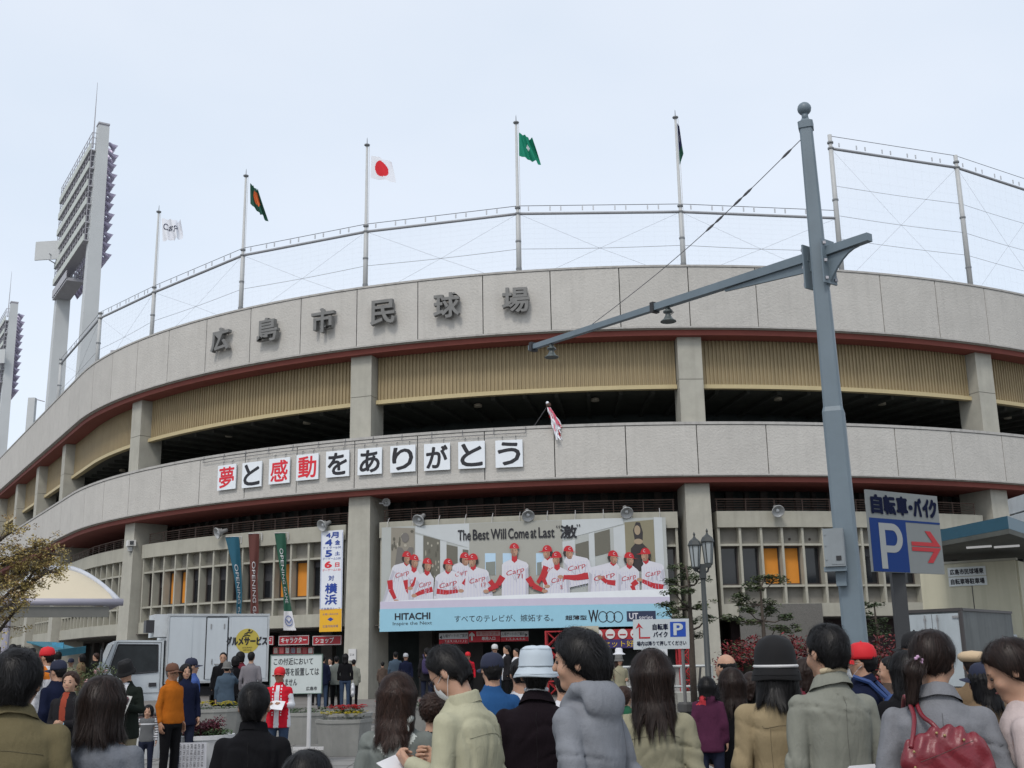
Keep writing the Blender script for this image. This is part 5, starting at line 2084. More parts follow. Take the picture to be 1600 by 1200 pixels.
for txt, u0, u1, v0, v1 in (('この付近において', .06, .82, .74, .92), ('露店等を設置しては', .10, .94, .46, .66), ('いけません', .12, .52, .20, .38), ('広島市', .70, .91, .07, .17)):
    for q in range(2):
        part('lettering', fit_text(txt, lambda u, v, w: gf(u + .003 * q, v + .003 * q, .004 + .0004 * q), u0, u1, v0, v1), B_BLK, gb)
part('post', MB().tube([(0, 0.03, 0), (0, 0.03, BLg.z + h_ * .9)], 0.035, 8), mat('post_white', (0.5, 0.5, 0.5), 0.5), gb)
part('crosspiece', MB().box((0, 0.03, 0.25), (0.5, 0.04, 0.05)), mat('post_white', (0.5, 0.5, 0.5)), gb)

# ------------------------------------------------------------------ trucks
TW = mat('truck_white', (0.47, 0.51, 0.54), 0.35, var=0.05, vscale=1.5, coat=0.3, streak=0.06)
TYRE = mat('tyre', (0.02, 0.02, 0.02), 0.8, var=0.1)
RIM = mat('rim', (0.3, 0.3, 0.3), 0.4, metal=0.5, var=0.1)
TRIM = mat('truck_trim_dark', (0.03, 0.03, 0.035), 0.5, var=0)


def wheel(root, x, y, r=0.38, w=0.22):
    mb = MB()
    mb.smooth = True
    M = Matrix.Rotation(PI / 2, 3, 'X')
    mb.lathe([(r * .6, -w / 2), (r * .95, -w / 2), (r, -w / 2 + .03), (r, w / 2 - .03), (r * .95, w / 2), (r * .6, w / 2)], (x, y, r), 24, M=M)
    wh = part('wheel', mb, TYRE, root)
    mb = MB()
    mb.lathe([(0.02, -w / 2 - .0), (r * .3, -w / 2 + .01), (r * .6, -w / 2 + .03), (r * .6, w / 2 - .03), (0.02, w / 2 - .02)], (x, y, r), 18, M=M)
    part('rim', mb, RIM, wh)


# food truck: local x = forward (to the left in the photo), built along -x world
tl, trr = at(263, 958, 32.2), at(421, 960, 33.4)
ang = math.atan2(trr.y - tl.y, trr.x - tl.x)
ft = thing('food_truck', 'white box truck with a round yellow badge and black Japanese lettering on its side', 'truck', loc=((tl.x + trr.x) / 2, (tl.y + trr.y) / 2, GZ), rz=ang)
BLn = (trr - tl).length
BZt, BZb = (tl.z + trr.z) / 2 - GZ, 0.85
FD = 1.9
mb = MB()
mb.box((0, FD / 2, (BZt + BZb) / 2), (BLn, FD, BZt - BZb))
part('box_body', mb, TW, ft)
mb = MB()
for z in (BZt - 0.03, BZb + 0.03):
    mb.box((0, -0.012, z), (BLn + 0.02, 0.03, 0.06))
for x in (-BLn / 2 + 0.02, BLn / 2 - 0.02):
    mb.box((x, -0.012, (BZt + BZb) / 2), (0.05, 0.03, BZt - BZb - .13))
part('edge_rail', mb, mat('alu_rail', (0.45, 0.47, 0.48), 0.35, metal=0.4), ft)
H_ = BZt - BZb
for (u0, u1) in ((0.02, 0.24), (0.62, 0.98)):
    part('side_panel', MB().box(((u0 + u1 - 1) / 2 * BLn, -0.006, (BZt + BZb) / 2), ((u1 - u0) * BLn, 0.012, H_ * .90)), TW, ft)
dr = part('side_door', MB().box(((.385 + .575 - 1) / 2 * BLn - 0.0, -0.012, (BZt + BZb) / 2 - .03), (.20 * BLn, 0.024, H_ * .86)), TW, ft)
mb = MB()
for x in ((.375 - .5) * BLn, (.59 - .5) * BLn):
    mb.box((x, -0.004, (BZt + BZb) / 2), (0.03, 0.008, H_ * .9))
mb.box(((.48 - .5) * BLn, -0.004, BZt - .09), (.2 * BLn, 0.008, 0.03))
part('door_gasket', mb, TRIM, dr)
mb = MB()
for z in (BZb + .55, BZb + .60):
    mb.box(((.44 - .5) * BLn, -0.035, z), (0.02, 0.02, 0.1))
mb.box(((.50 - .5) * BLn, -0.04, BZb + .5), (0.20, 0.02, 0.025))
mb.box(((.42 - .5) * BLn, -0.03, BZt - .35), (0.03, 0.02, 0.14))
mb.box(((.55 - .5) * BLn, -0.03, BZt - .35), (0.03, 0.02, 0.14))
part('handle', mb, RIM, dr)
# badge and lettering on the rear panel
bx, bz = (.785 - .5) * BLn, BZb + H_ * .60
mb = MB()
M = Matrix.Rotation(PI / 2, 3, 'X')
mb.lathe([(0.34, 0.013), (0.34, 0.018)], (bx, 0, bz), 30, M=M)
part('badge', mb, mat('badge_yellow', (0.45, 0.36, 0.06), 0.5, var=0.05), ft)
for q in range(6):
    t = fit_text('グルメサービス', lambda u, v, w: Vector((u + .012 * math.cos(q), -0.022 - .0005 * q, v + .012 * math.sin(q))), bx - .60, bx + .56, bz - .12, bz + .11)
    part('lettering', t, B_BLK, ft)
for txt, dz, hw in (('GOURMET', -.19, .14), ('SERVICE', -.26, .12)):
    part('lettering', fit_text(txt, lambda u, v, w: Vector((u, -0.022, v)), bx - hw, bx + hw, bz + dz - .02, bz + dz + .02), B_BLK, ft)
mb = MB()
for seg in ([(-.10, .18), (0, .24), (.08, .22), (.14, .28)], [(0, .24), (-.03, .16), (.07, .14)], [(-.03, .16), (-.14, .12)]):
    mb.tube([Vector((bx + a, -0.024, bz + b)) for a, b in seg], 0.014, 4)
mb.lathe([(0.0001, 0.02), (0.035, 0.022), (0.035, 0.026)], (bx + .04, 0, bz + .29), 10, M=M)
part('running_figure', mb, B_BLK, ft)
# chassis
part('chassis', MB().box((-0.6, FD / 2, 0.62), (BLn + 1.6, 0.8, 0.22)), TRIM, ft)
mb = MB()
mb.box((0.25 * BLn, 0.04, 0.72), (0.46 * BLn, 0.05, 0.07))
mb.box((0.25 * BLn, 0.04, 0.48), (0.46 * BLn, 0.05, 0.07))
for u in (.05, .25, .45):
    mb.box((u * BLn, 0.05, 0.60), (0.05, 0.04, 0.30))
part('side_guard', mb, mat('alu_rail', (0.45, 0.47, 0.48)), ft)
# cab
cx0, cx1 = -BLn / 2 - 0.05, -BLn / 2 - 1.72
zc0, zc1 = 0.42, 2.02
prof = [(cx0, zc0), (cx0, zc1), (cx1 + .50, zc1 + .02), (cx1 + .36, zc1 - .05), (cx1 + .03, 1.12), (cx1, 1.0), (cx1 - .02, zc0)]
mb = MB()
n_ = len(prof)
ya, yb = 0.08, FD - 0.08
vs = [(x, ya + (0.07 if z > 1.5 else 0), z) for x, z in prof] + [(x, yb - (0.07 if z > 1.5 else 0), z) for x, z in prof]
mb.add(vs, [tuple(range(n_))[::-1], tuple(range(n_, 2 * n_))] + [(i, (i + 1) % n_, (i + 1) % n_ + n_, i + n_) for i in range(n_)])
part('cab', mb, TW, ft)


def cabp(x, z, o=0.0):
    y = ya + 0.07 * max(0, min(1, (z - 1.0) / 0.5)) * 1.0
    return Vector((x, y - o, z))


GLS = mat('truck_glass', (0.015, 0.018, 0.02), 0.18, var=0.5, vscale=3, spec=0.25)
mb = MB()
mb.add([cabp(cx0 - .14, 1.18, .012), cabp(cx1 + .38, 1.10, .012), cabp(cx1 + .26, 1.20, .012), cabp(cx1 + .47, zc1 - .10, .012), cabp(cx0 - .16, zc1 - .12, .012)], [(0, 1, 2, 3, 4)])
dw = part('door_window', mb, GLS, ft)
mb = MB()
for a, b in ((cabp(cx0 - .14, 1.18, .014), cabp(cx1 + .38, 1.10, .014)), (cabp(cx1 + .26, 1.2, .014), cabp(cx1 + .47, zc1 - .10, .014)), (cabp(cx1 + .47, zc1 - .10, .014), cabp(cx0 - .16, zc1 - .12, .014)), (cabp(cx0 - .16, zc1 - .12, .014), cabp(cx0 - .14, 1.18, .014))):
    mb.tube([a, b], 0.018, 4)
part('seal', mb, TRIM, dw)
mb = MB()
for a, b in ((cabp(cx0 - .07, .62, .012), cabp(cx0 - .07, zc1 - .06, .012)), (cabp(cx1 + .18, 1.05, .012), cabp(cx1 + .30, .62, .012)), (cabp(cx1 + .30, .62, .012), cabp(cx0 - .07, .62, .012)), (cabp(cx0 - .07, zc1 - .06, .012), cabp(cx1 + .44, zc1 - .04, .012)), (cabp(cx1 + .44, zc1 - .04, .012), cabp(cx1 + .18, 1.05, .012))):
    mb.tube([a, b], 0.006, 4)
mb.box(cabp(cx0 - .26, .84, .01), (.20, .02, .10))
part('door_gap', mb, TRIM, ft)
nx = Vector((zc1 - .05 - 1.12, 0, -.33)).normalized()
W0, W1 = Vector((cx1 + .03 + .03, 0, 1.17)), Vector((cx1 + .36 - .02, 0, zc1 - .09))
mb = MB()
o_ = Vector((-.012, 0, .006))
mb.add([W0 + o_ + Vector((0, ya + .08, 0)), W0 + o_ + Vector((0, yb - .08, 0)), W1 + o_ + Vector((0, yb - .14, 0)), W1 + o_ + Vector((0, ya + .14, 0))], [(0, 1, 2, 3)])
part('windscreen', mb, GLS, ft)
mb = MB()
mb.tube([cabp(cx1 + .10, 1.25, .02), cabp(cx1 + .02, 1.30, .25), cabp(cx1 + .02, 1.85, .25)], 0.014, 5)
mb.box(cabp(cx1 + .02, 1.62, .30), (.05, .16, .34))
part('mirror', mb, TRIM, ft)
mb = MB()
mb.box((cx1 - .03, ya + .22, .70), (.05, .30, .18))
part('headlight', mb, mat('lamp_lens', (0.2, 0.2, 0.2)), ft)
part('bumper', MB().box((cx1 - .04, FD / 2, .46), (.12, FD - .1, .26)), TW, ft)
# refrigeration unit over the cab
part('cooling_unit', MB().box((cx0 + .0 - .12, FD / 2 - .3, 2.42), (.34, 1.1, .62)), mat('unit_white', (0.5, 0.53, 0.55), 0.5), ft)
part('cooling_grille', MB().box((cx0 - .30, FD / 2 - .58, 2.40), (.42, .52, .34)), TRIM, ft)
wheel(ft, cx1 + .62, .22)
wheel(ft, BLn * .18, .22)
wheel(ft, cx1 + .62, FD - .22)
wheel(ft, BLn * .18, FD - .22)

# right grey truck
a_, b_ = at(1413, 961, 27.5), at(1501, 952, 26.3)
c_ = at(1592, 957, 30.0)
gt = thing('box_truck', 'parked box truck with white rear doors and a dull grey side, right of the sign', 'truck', loc=(b_.x, b_.y, 0), rz=math.atan2(a_.y - b_.y, a_.x - b_.x) - PI)
# local: x from -w..0 = rear face, y away along the body
w_ = math.hypot(a_.x - b_.x, a_.y - b_.y)
ht = b_.z
rev = gt.rotation_euler.z
dloc = (Matrix.Rotation(-rev, 3, 'Z') @ (c_ - b_))
bl = 4.0
sk = Vector((dloc.x, dloc.y, 0)).normalized() * bl
G_D = mat('truck_door_white', (0.36, 0.40, 0.42), 0.5, var=0.08, vscale=2, streak=0.18)
G_S = mat('truck_side_grey', (0.095, 0.105, 0.105), 0.6, var=0.2, vscale=1.5, streak=0.3)
mb = MB()
mb.hexa([(-w_, 0, .75), (0, 0, .75), (sk.x, sk.y, .75), (sk.x - w_, sk.y, .75)], [(-w_, 0, ht), (0, 0, ht), (sk.x, sk.y, ht), (sk.x - w_, sk.y, ht)])
part('box_body', mb, G_S, gt)
for x0, x1 in ((-w_ + .03, -w_ / 2 - .01), (-w_ / 2 + .01, -.06)):
    part('rear_door', MB().box(((x0 + x1) / 2, -.015, (.8 + ht) / 2 - .02), (x1 - x0, .03, ht - .92)), G_D, gt)
mb = MB()
for x in (-w_ * .62, -w_ * .40):
    mb.tube([(x, -.05, .85), (x, -.05, ht - .1)], .014, 6)
    for z in (1.3, ht - .2):
        mb.box((x, -.045, z), (.05, .03, .05))
mb.box((-.12, -.045, ht - .16), (.16, .03, .05))
part('lock_bar', mb, RIM, gt)
mb = MB()
mb.box((-w_ / 2, -.005, ht + .0), (w_ + .04, .06, .07))
mb.box((-.01, -.005, (.75 + ht) / 2), (.07, .06, ht - .80))
mb.hexa([(-.02, .03, ht - .03), (.03, .03, ht - .03), (sk.x + .03, sk.y, ht - .03), (sk.x - .02, sk.y, ht - .03)], [(-.02, .03, ht + .03), (.03, .03, ht + .03), (sk.x + .03, sk.y, ht + .03), (sk.x - .02, sk.y, ht + .03)])
part('edge_rail', mb, mat('rail_dark_brown', (0.05, 0.045, 0.045), 0.5), gt)
part('chassis', MB().hexa([(-w_ * .7, .1, .4), (-w_ * .3, .1, .4), (sk.x - w_ * .3, sk.y + 1.5, .4), (sk.x - w_ * .7, sk.y + 1.5, .4)], [(-w_ * .7, .1, .74), (-w_ * .3, .1, .74), (sk.x - w_ * .3, sk.y + 1.5, .74), (sk.x - w_ * .7, sk.y + 1.5, .74)]), TRIM, gt)
cbm = MB()
q0 = sk * 1.04
q1 = sk * 1.38
cbm.hexa([(q0.x - w_ + .1, q0.y, .5), (q0.x - .1, q0.y, .5), (q1.x - .1, q1.y, .5), (q1.x - w_ + .1, q1.y, .5)], [(q0.x - w_ + .1, q0.y, 2.0), (q0.x - .1, q0.y, 2.0), (q1.x - .2, q1.y - .3, 2.0), (q1.x - w_ + .2, q1.y - .3, 2.0)])
part('cab', cbm, G_D, gt)
for t_ in (.18, 1.2):
    for xx in (-.15, -w_ + .15):
        M = Matrix.Rotation(math.atan2(sk.y, sk.x) , 3, 'Z') @ Matrix.Rotation(PI / 2, 3, 'X')
        mb = MB()
        mb.smooth = True
        mb.lathe([(.2, -.1), (.36, -.1), (.38, -.06), (.38, .06), (.36, .1), (.2, .1)], (sk.x * t_ + xx, sk.y * t_, .38), 20, M=M)
        part('wheel', mb, TYRE, gt)

# ------------------------------------------------------------------ bicycle park building with teal roof
BP = 33.0
l0 = at(1436, 884, BP)
r0_ = at(1584, 866, BP - 1.5)
l1 = at(1440, 955, BP)
bw = thing('bicycle_park', 'cream walled bicycle park with a teal edged roof at the right edge', 'building', loc=(l0.x, l0.y, 0), rz=math.atan2(r0_.y - l0.y, r0_.x - l0.x))
Wb = math.hypot(r0_.x - l0.x, r0_.y - l0.y)
zt_, zb_ = l0.z, l1.z
CRM = mat('wall_cream', (0.44, 0.42, 0.32), 0.8, var=0.06, vscale=1.2, streak=0.14)
part('wall', MB().box((Wb / 2 - 0.0, 0.06, (zt_ + .6) / 2), (Wb, 0.12, zt_ - .6)), CRM, bw)
part('side_wall', MB().box((Wb + .0, 1.7, (zt_ + .6) / 2), (0.12, 3.2, zt_ - .62)), CRM, bw)
part('wall_cap', MB().box((Wb / 2, 0.06, zt_ + .035), (Wb + .1, 0.18, .06)), C_LEDGE, bw)
part('plinth', MB().box((Wb / 2, 0.1, .45), (Wb - .1, 0.16, .9)), C_DARK, bw)
sg = MB()
sx0, sx1 = .305 * Wb, .70 * Wb
for z0, z1, tx in ((zt_ - .36, zt_ - .11, '広島市民球場東'), (zt_ - .63, zt_ - .38, '自転車等駐車場')):
    s1 = part('sign_plate', MB().box(((sx0 + sx1) / 2, -.015, (z0 + z1) / 2), (sx1 - sx0, .03, z1 - z0)), mat('plate_white', (0.50, 0.53, 0.53), 0.5), bw)
    for q in range(4):
        part('lettering', fit_text(tx, lambda u, v, w: Vector((u + .006 * math.cos(q * 1.6), -.033 - .0004 * q, v + .006 * math.sin(q * 1.6))), sx0 + .06, sx1 - .06, z0 + .05, z1 - .05), B_BLK, s1)
part('wall_joint', MB().box((Wb * .54, -.003, zt_ - 1.0), (.02, .008, .8)), TRIM, bw)
# roof
ra, rb, rc = at(1466, 820, 30), at(1574, 806, 27), at(1640, 812, 31)
TEAL = mat('roof_teal', (0.015, 0.075, 0.115), 0.4, var=0.1)
Mi = (Matrix.Translation(bw.location) @ bw.rotation_euler.to_matrix().to_4x4()).inverted()
zr = rb.z
ra.z = rb.z = rc.z = zr
la, lb = at(1440, 838, 38), None
A3, B3, C3 = Mi @ ra, Mi @ rb, Mi @ rc
far = Mi @ Vector((ra.x * 1.27, ra.y * 1.27, zr))
far2 = Mi @ Vector((rc.x * 1.3, rc.y * 1.3, zr))
bot = [Vector((q.x, q.y, q.z - .30)) for q in (far, A3, B3, C3, far2)]
mb = MB()
mb.prism(bot, (0, 0, .30))
part('roof', mb, TEAL, bw)
mb = MB()
mb.prism([q * 1.0 + Vector((0, 0, -.12)) for q in bot], (0, 0, .115))
part('roof_underside', mb, C_DARK, bw)
for px, py, Y in ((1490, 856, 35), (1538, 856, 35), (1592, 850, 35)):
    q = Mi @ at(px, py, Y)
    part('post', MB().box((q.x, q.y, (zr - .4) / 2), (.16, .16, zr - .42)), mat('post_dark', (0.035, 0.037, 0.04)), bw)
for px, py, Y in ((1528, 841, 30), (1572, 845, 30)):
    q = Mi @ at(px, py, Y)
    part('tube_lamp', MB().box((q.x, q.y, zr - .46), (.62, .08, .05)), mat('tube_lamp', (0.6, 0.6, 0.6), 0.4, emis=(1, 1, 1, .25)), bw)
# white cab-like box above the roof at the edge
wb = at(1590, 785, 38)
wx = thing('white_cabin', 'corner of a white box unit above the teal roof at the right edge', 'cabin', loc=(wb.x + .6, 38, 0))
wz0, wz1 = at(1571, 800, 38).z, at(1571, 776, 38).z
part('housing', MB().box((.55, 0, (wz0 + wz1) / 2), (2.3, 1.5, wz1 - wz0)), mat('unit_white', (0.5, 0.53, 0.55)), wx)
part('lower_housing', MB().box((.60, .1, wz0 - .22), (2.5, 1.5, .30)), mat('unit_white', (0.5, 0.53, 0.55)), wx)
part('support', MB().box((.8, .2, (wz0 - .4) / 2), (.4, .4, wz0 - .42)), C_DARK, wx)

# ------------------------------------------------------------------ arched canopy on the left
CAN = mat('canopy_cloth', (0.50, 0.44, 0.33), 0.7, var=0.05, vscale=1.0, streak=0.0)
CPI = mat('canopy_pipe', (0.30, 0.29, 0.34), 0.4, var=0.05)
G0, G1 = at(6, 931, 26.0), at(184, 941, 27)
G0.z = G1.z
cn = thing('arched_canopy', 'cream arched cloth canopy with a violet grey gutter pipe at the left', 'canopy', loc=(G1.x, G1.y, 0))
gv = G1 - G0
Lc = gv.length
gx = gv.normalized()
gy = Vector((-gx.y, gx.x, 0))
o0 = G0 - Vector((G1.x, G1.y, 0))
RISE = 0.86


def cf(u, v, lift=0.0):
    """front lunette leaning back (v 0..0.5) and the vault behind it (v 0.5..1)"""
    h = math.sin(PI * u) ** 0.80 * RISE
    if v <= 0.5:
        t = v * 2
        return o0 + gx * (Lc * u) + gy * (1.5 * t * math.sin(PI * u) ** 0.6) + Vector((0, 0, h * math.sin(t * PI / 2) + lift))
    t = (v - 0.5) * 2
    return o0 + gx * (Lc * u) + gy * (1.5 * math.sin(PI * u) ** 0.6 + 5.0 * t) + Vector((0, 0, h + lift))


mb = MB()
mb.smooth = True
mb.grid(lambda u, v: cf(u, v), 28, 16)
part('cloth', mb, CAN, cn)
mb = MB()
mb.smooth = True
mb.grid(lambda u, v: cf(u, v, -.03), 28, 16)
part('cloth_lining', mb, CAN, cn)
for v, r_ in ((.5, .075), (.75, .05), (1, .06)):
    mb = MB()
    mb.smooth = True
    mb.tube([cf(u / 24, v, .03) for u in range(25)], r_, 8)
    part('rib', mb, mat('canopy_rib_white', (0.42, 0.44, 0.48), 0.5), cn)
mb = MB()
mb.smooth = True
mb.tube([o0 - gx * .3, o0 + gx * (Lc + .12)], .085, 10)
mb.tube([o0 + gx * Lc, o0 + gx * Lc + gy * 5], .085, 10)
part('gutter_pipe', mb, CPI, cn)
mb = MB()
a0, a1 = o0 - gx * .3 + Vector((0, 0, -.10)), o0 + gx * (Lc - .18) + Vector((0, 0, -.10))
pr = gy * .10
mb.hexa([a0 - Vector((0, 0, .24)), a1 - Vector((0, 0, .24)), a1 - Vector((0, 0, .24)) + pr, a0 - Vector((0, 0, .24)) + pr], [a0, a1, a1 + pr, a0 + pr])
part('beam', mb, mat('beam_grey', (0.13, 0.13, 0.12), 0.7, var=0.1), cn)
for u, q in ((.05, .1), (.05, 4.8)):
    p = o0 + gx * (Lc * u) + gy * q
    part('post', MB().tube([Vector((p.x, p.y, 0)), Vector((p.x, p.y, p.z - .03))], .07, 10), CPI, cn)
# teal awning and little blue sign deep left
aw0, aw1 = at(90, 1022, 41), at(134, 1016, 43)
aw = thing('teal_awning', 'faded teal awning over a stall far left under the stands', 'awning', loc=(aw0.x, aw0.y, GZ), rz=math.atan2(aw1.y - aw0.y, aw1.x - aw0.x))
wa = math.hypot(aw1.x - aw0.x, aw1.y - aw0.y)
mb = MB()
mb.prism([(0, 0, aw0.z - GZ - .1), (wa, 0, aw1.z - GZ - .1), (wa, .0, aw1.z - GZ + .05), (wa, .9, aw1.z - GZ + .35), (0, .9, aw0.z - GZ + .35), (0, 0, aw0.z - GZ + .05)][:2] + [(wa, .0, aw1.z - GZ + .15), (0, .0, aw0.z - GZ + .15)], (0, .04, 0))
mb.hexa([(0, .05, aw0.z - GZ + .10), (wa, .05, aw0.z - GZ + .10), (wa, 1.2, aw0.z - GZ + .42), (0, 1.2, aw0.z - GZ + .42)], [(0, .05, aw0.z - GZ + .14), (wa, .05, aw0.z - GZ + .14), (wa, 1.2, aw0.z - GZ + .46), (0, 1.2, aw0.z - GZ + .46)])
part('cover', mb, mat('awning_teal', (0.04, 0.16, 0.22), 0.7, var=0.15), aw)
mb = MB()
for x in (0.03, wa - .03):
    mb.tube([(x, .1, 0), (x, .1, aw0.z - GZ + .1)], .03, 6)
part('pole', mb, C_LAMPG, aw)
bs = at(90, 1012, 42)
single('blue_notice', MB().box((0, 0, 0), (.42, .05, .36)), mat('notice_blue', (0.06, 0.25, 0.38), 0.6, var=0.2, vscale=9), 'small light blue notice above the teal awning', 'notice', loc=(bs.x, bs.y, bs.z))
# ================================================================== street lamp with two lanterns
LB = mat('lamp_iron', (0.035, 0.04, 0.04), 0.45, var=0.15)
LG = mat('lantern_glass', (0.30, 0.33, 0.34), 0.25, var=0.1)
la_ = at(1106, 1040, 22.5)
top = at(1103, 828, 22.5)
sl = thing('street_lamp', 'black iron street lamp with two lanterns left of the pine tree', 'street lamp', loc=(la_.x, 22.5, 0))
H = top.z
mb = MB()
mb.smooth = True
hb_ = H - 0.72
mb.tube([(0, 0, 0), (0, 0, .5), (0, 0, .52), (0, 0, hb_)], [.11, .10, .065, .045], 12)
part('post', mb, LB, sl)
mb = MB()
mb.box((0, 0, hb_ + .02), (.34, .08, .07))
mb.box((0, 0, hb_ - .10), (.12, .12, .25))
for s in (-1, 1):
    mb.tube([(0, 0, hb_ - .15), (s * .11, s * .04, hb_ - .08), (s * .14, s * .06, hb_ + .02)], .02, 6)
part('arm', mb, LB, sl)
for s, dz in ((-1, -.06), (1, 0.02)):
    cxl, cyl = s * .14, s * .08
    z0 = hb_ + .06 + dz
    mb = MB()
    M = None
    mb.lathe([(.07, z0), (.11, z0 + .40)], (cxl, cyl, 0), 6)
    ln = part('lantern', mb, LG, sl)
    mb = MB()
    for k in range(6):
        a = PI / 3 * k
        mb.tube([(cxl + .075 * math.cos(a), cyl + .075 * math.sin(a), z0), (cxl + .115 * math.cos(a), cyl + .115 * math.sin(a), z0 + .40)], .010, 4)
    mb.lathe([(.02, z0 - .10), (.05, z0 - .06), (.085, z0 - .02), (.085, z0)], (cxl, cyl, 0), 6)
    mb.lathe([(.135, z0 + .40), (.14, z0 + .42), (.10, z0 + .50), (.03, z0 + .56), (.015, z0 + .60), (.025, z0 + .63), (.002, z0 + .68)], (cxl, cyl, 0), 6)
    part('lantern_cage', mb, LB, ln)

# ================================================================== trees
BARK = mat('bark', (0.06, 0.048, 0.038), 0.9, var=0.3, vscale=12, bump=0.5, bscale=30)
LV1 = mat('leaf_dark_green', (0.035, 0.055, 0.02), 0.7, var=0.4, vscale=7)
LV2 = mat('leaf_mid_green', (0.065, 0.085, 0.03), 0.7, var=0.35, vscale=7)
LVY = mat('leaf_olive_yellow', (0.33, 0.26, 0.09), 0.7, var=0.35, vscale=6)
LVB = mat('leaf_bronze', (0.26, 0.17, 0.07), 0.7, var=0.35, vscale=6)
LVR = mat('leaf_red', (0.15, 0.010, 0.013), 0.6, var=0.5, vscale=10)
LVR2 = mat('leaf_dark_red', (0.09, 0.012, 0.015), 0.6, var=0.5, vscale=10)


def layered_tree(label, px, Y, trunk_px, pads, leaf_mats, rg, leaf=0.075, dens=190, tr=0.055, zbase=0.0):
    """trunk_px: list of photo pixels from ground up; pads: (px,py,half width px,half height px)"""
    pts = [at(x, y, Y) for x, y in trunk_px]
    b = Vector((pts[0].x, Y, zbase))
    th = thing('pine_tree', label, 'tree', loc=tuple(b), group='small trees in front of the stadium')
    L = [Vector((0, 0, 0))] + [p - b for p in pts]
    mb = MB()
    mb.smooth = True
    n = len(L)
    mb.tube(L, [tr * (1 - .75 * k / (n - 1)) for k in range(n)], 8)
    part('trunk', mb, BARK, th)
    lm = [MB(), MB()]
    for q, (x, y, hw, hh) in enumerate(pads):
        dy = rg.uniform(-.6, .6)
        c = at(x, y, Y) - b
        c.y += dy
        rx, rz_ = hw / FPX * Y, hh / FPX * Y
        # limb from the trunk
        k = min(range(n), key=lambda i: abs(L[i].z - (c.z - abs(c.x - L[i].x) * .3)))
        s = L[k]
        mid = s.lerp(c, .5) + Vector((0, 0, -.06))
        mb = MB()
        mb.smooth = True
        mb.tube([s, mid, c], [tr * .38, tr * .25, tr * .08], 5)
        for _ in range(5):
            e = c + Vector((rg.uniform(-rx, rx) * .8, rg.uniform(-rx, rx) * .7, rg.uniform(-.3, .8) * rz_))
            mb.tube([mid.lerp(c, rg.uniform(.3, 1)), e], [tr * .12, tr * .04], 4)
        part('branch', mb, BARK, th)
        for _ in range(int(4 + rx * 22)):
            e = c + Vector((rg.uniform(-1, 1) * rx, rg.uniform(-1, 1) * rx * .8, rg.uniform(-.7, .9) * rz_))
            r_ = rg.uniform(.07, .13)
            leaves(lm[0 if rg.random() < .6 else 1], e, (r_ * 1.3, r_ * 1.3, r_ * .55), int(dens * .18), leaf, rg, .6, up=.7)
    for k in (0, 1):
        part('crown', lm[k], leaf_mats[k], th, stuff=True)
    return th


rg = np.random.default_rng(21)
layered_tree('thin tree with flat leafy tufts in front of the right pillar, beside the black lamp', 1080, 25.0, [(1082, 1040), (1080, 985), (1078, 950), (1077, 915), (1072, 885)],
             [(1070, 885, 18, 6), (1056, 910, 12, 7), (1092, 905, 13, 7), (1048, 925, 12, 6), (1072, 925, 12, 5), (1060, 947, 22, 7), (1100, 945, 15, 6), (1042, 946, 12, 5), (1085, 968, 26, 6), (1110, 964, 9, 4),
              (1042, 960, 14, 5), (1092, 992, 13, 5), (1055, 985, 10, 5), (1078, 900, 10, 5)], (LV1, LV2), rg, tr=.08)
layered_tree('small spreading tree above the red hedge in front of the grey granite panel', 1192, 23.0, [(1194, 1000), (1192, 970), (1190, 945), (1188, 920), (1196, 900)],
             [(1192, 908, 24, 9), (1213, 905, 16, 6), (1180, 918, 12, 5), (1160, 940, 14, 7), (1166, 930, 12, 6), (1205, 945, 18, 8), (1150, 965, 12, 4), (1172, 972, 16, 4), (1228, 965, 14, 4), (1235, 982, 18, 6), (1222, 978, 10, 5),
              (1207, 955, 12, 6), (1160, 955, 10, 5)], (LV1, LV2), rg, tr=.05)
layered_tree('dark low tree between the street pole and the parking sign post', 1372, 24, [(1372, 1010), (1372, 985), (1368, 965), (1366, 945)],
             [(1366, 946, 14, 6), (1358, 962, 10, 7), (1375, 975, 16, 8), (1366, 988, 18, 7), (1384, 985, 12, 7)], (LV1, LV1), rg, tr=.05)

# red hedge (photinia)
for (xa, xb, yt, lab) in ((1124, 1290, 992, 'wide red leaved hedge below the small spreading tree'), (1345, 1412, 990, 'red leaved hedge between the street pole and the sign post')):
    A, B = at(xa, 1010, 22.6), at(xb, 1010, 22.6)
    zt = at(xa, yt, 22.2).z
    hd = thing('hedge', lab, 'hedge', loc=((A.x + B.x) / 2, 22.6, 0), group='red leaved hedges')
    w = B.x - A.x
    mb, m2, m3 = MB(), MB(), MB()
    for k in range(int(w * 620)):
        x = rg.uniform(-w / 2, w / 2)
        y = rg.uniform(-.5, .5)
        f = rg.uniform(0, 1)
        z = .15 + (zt - .15) * f
        edge = min(1, (w / 2 - abs(x)) / .25)
        z *= (.80 + .20 * edge) * (1 - .05 * rg.random() * 2)
        red = rg.random() < (.30 + .65 * f ** 1.5)
        leaves(mb if red and rg.random() < .7 else (m2 if red else m3), (x, y, z), (.13, .13, .10), 10, .075, rg, 1.0, up=1.0)
    part('red_leaves', mb, LVR, hd, stuff=True)
    part('dark_red_leaves', m2, LVR2, hd, stuff=True)
    part('green_leaves', m3, LV1, hd, stuff=True)
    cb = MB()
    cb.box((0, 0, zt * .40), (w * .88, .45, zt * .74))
    part('twigs', cb, mat('hedge_core', (0.018, 0.014, 0.010), 0.9, var=0.3), hd)

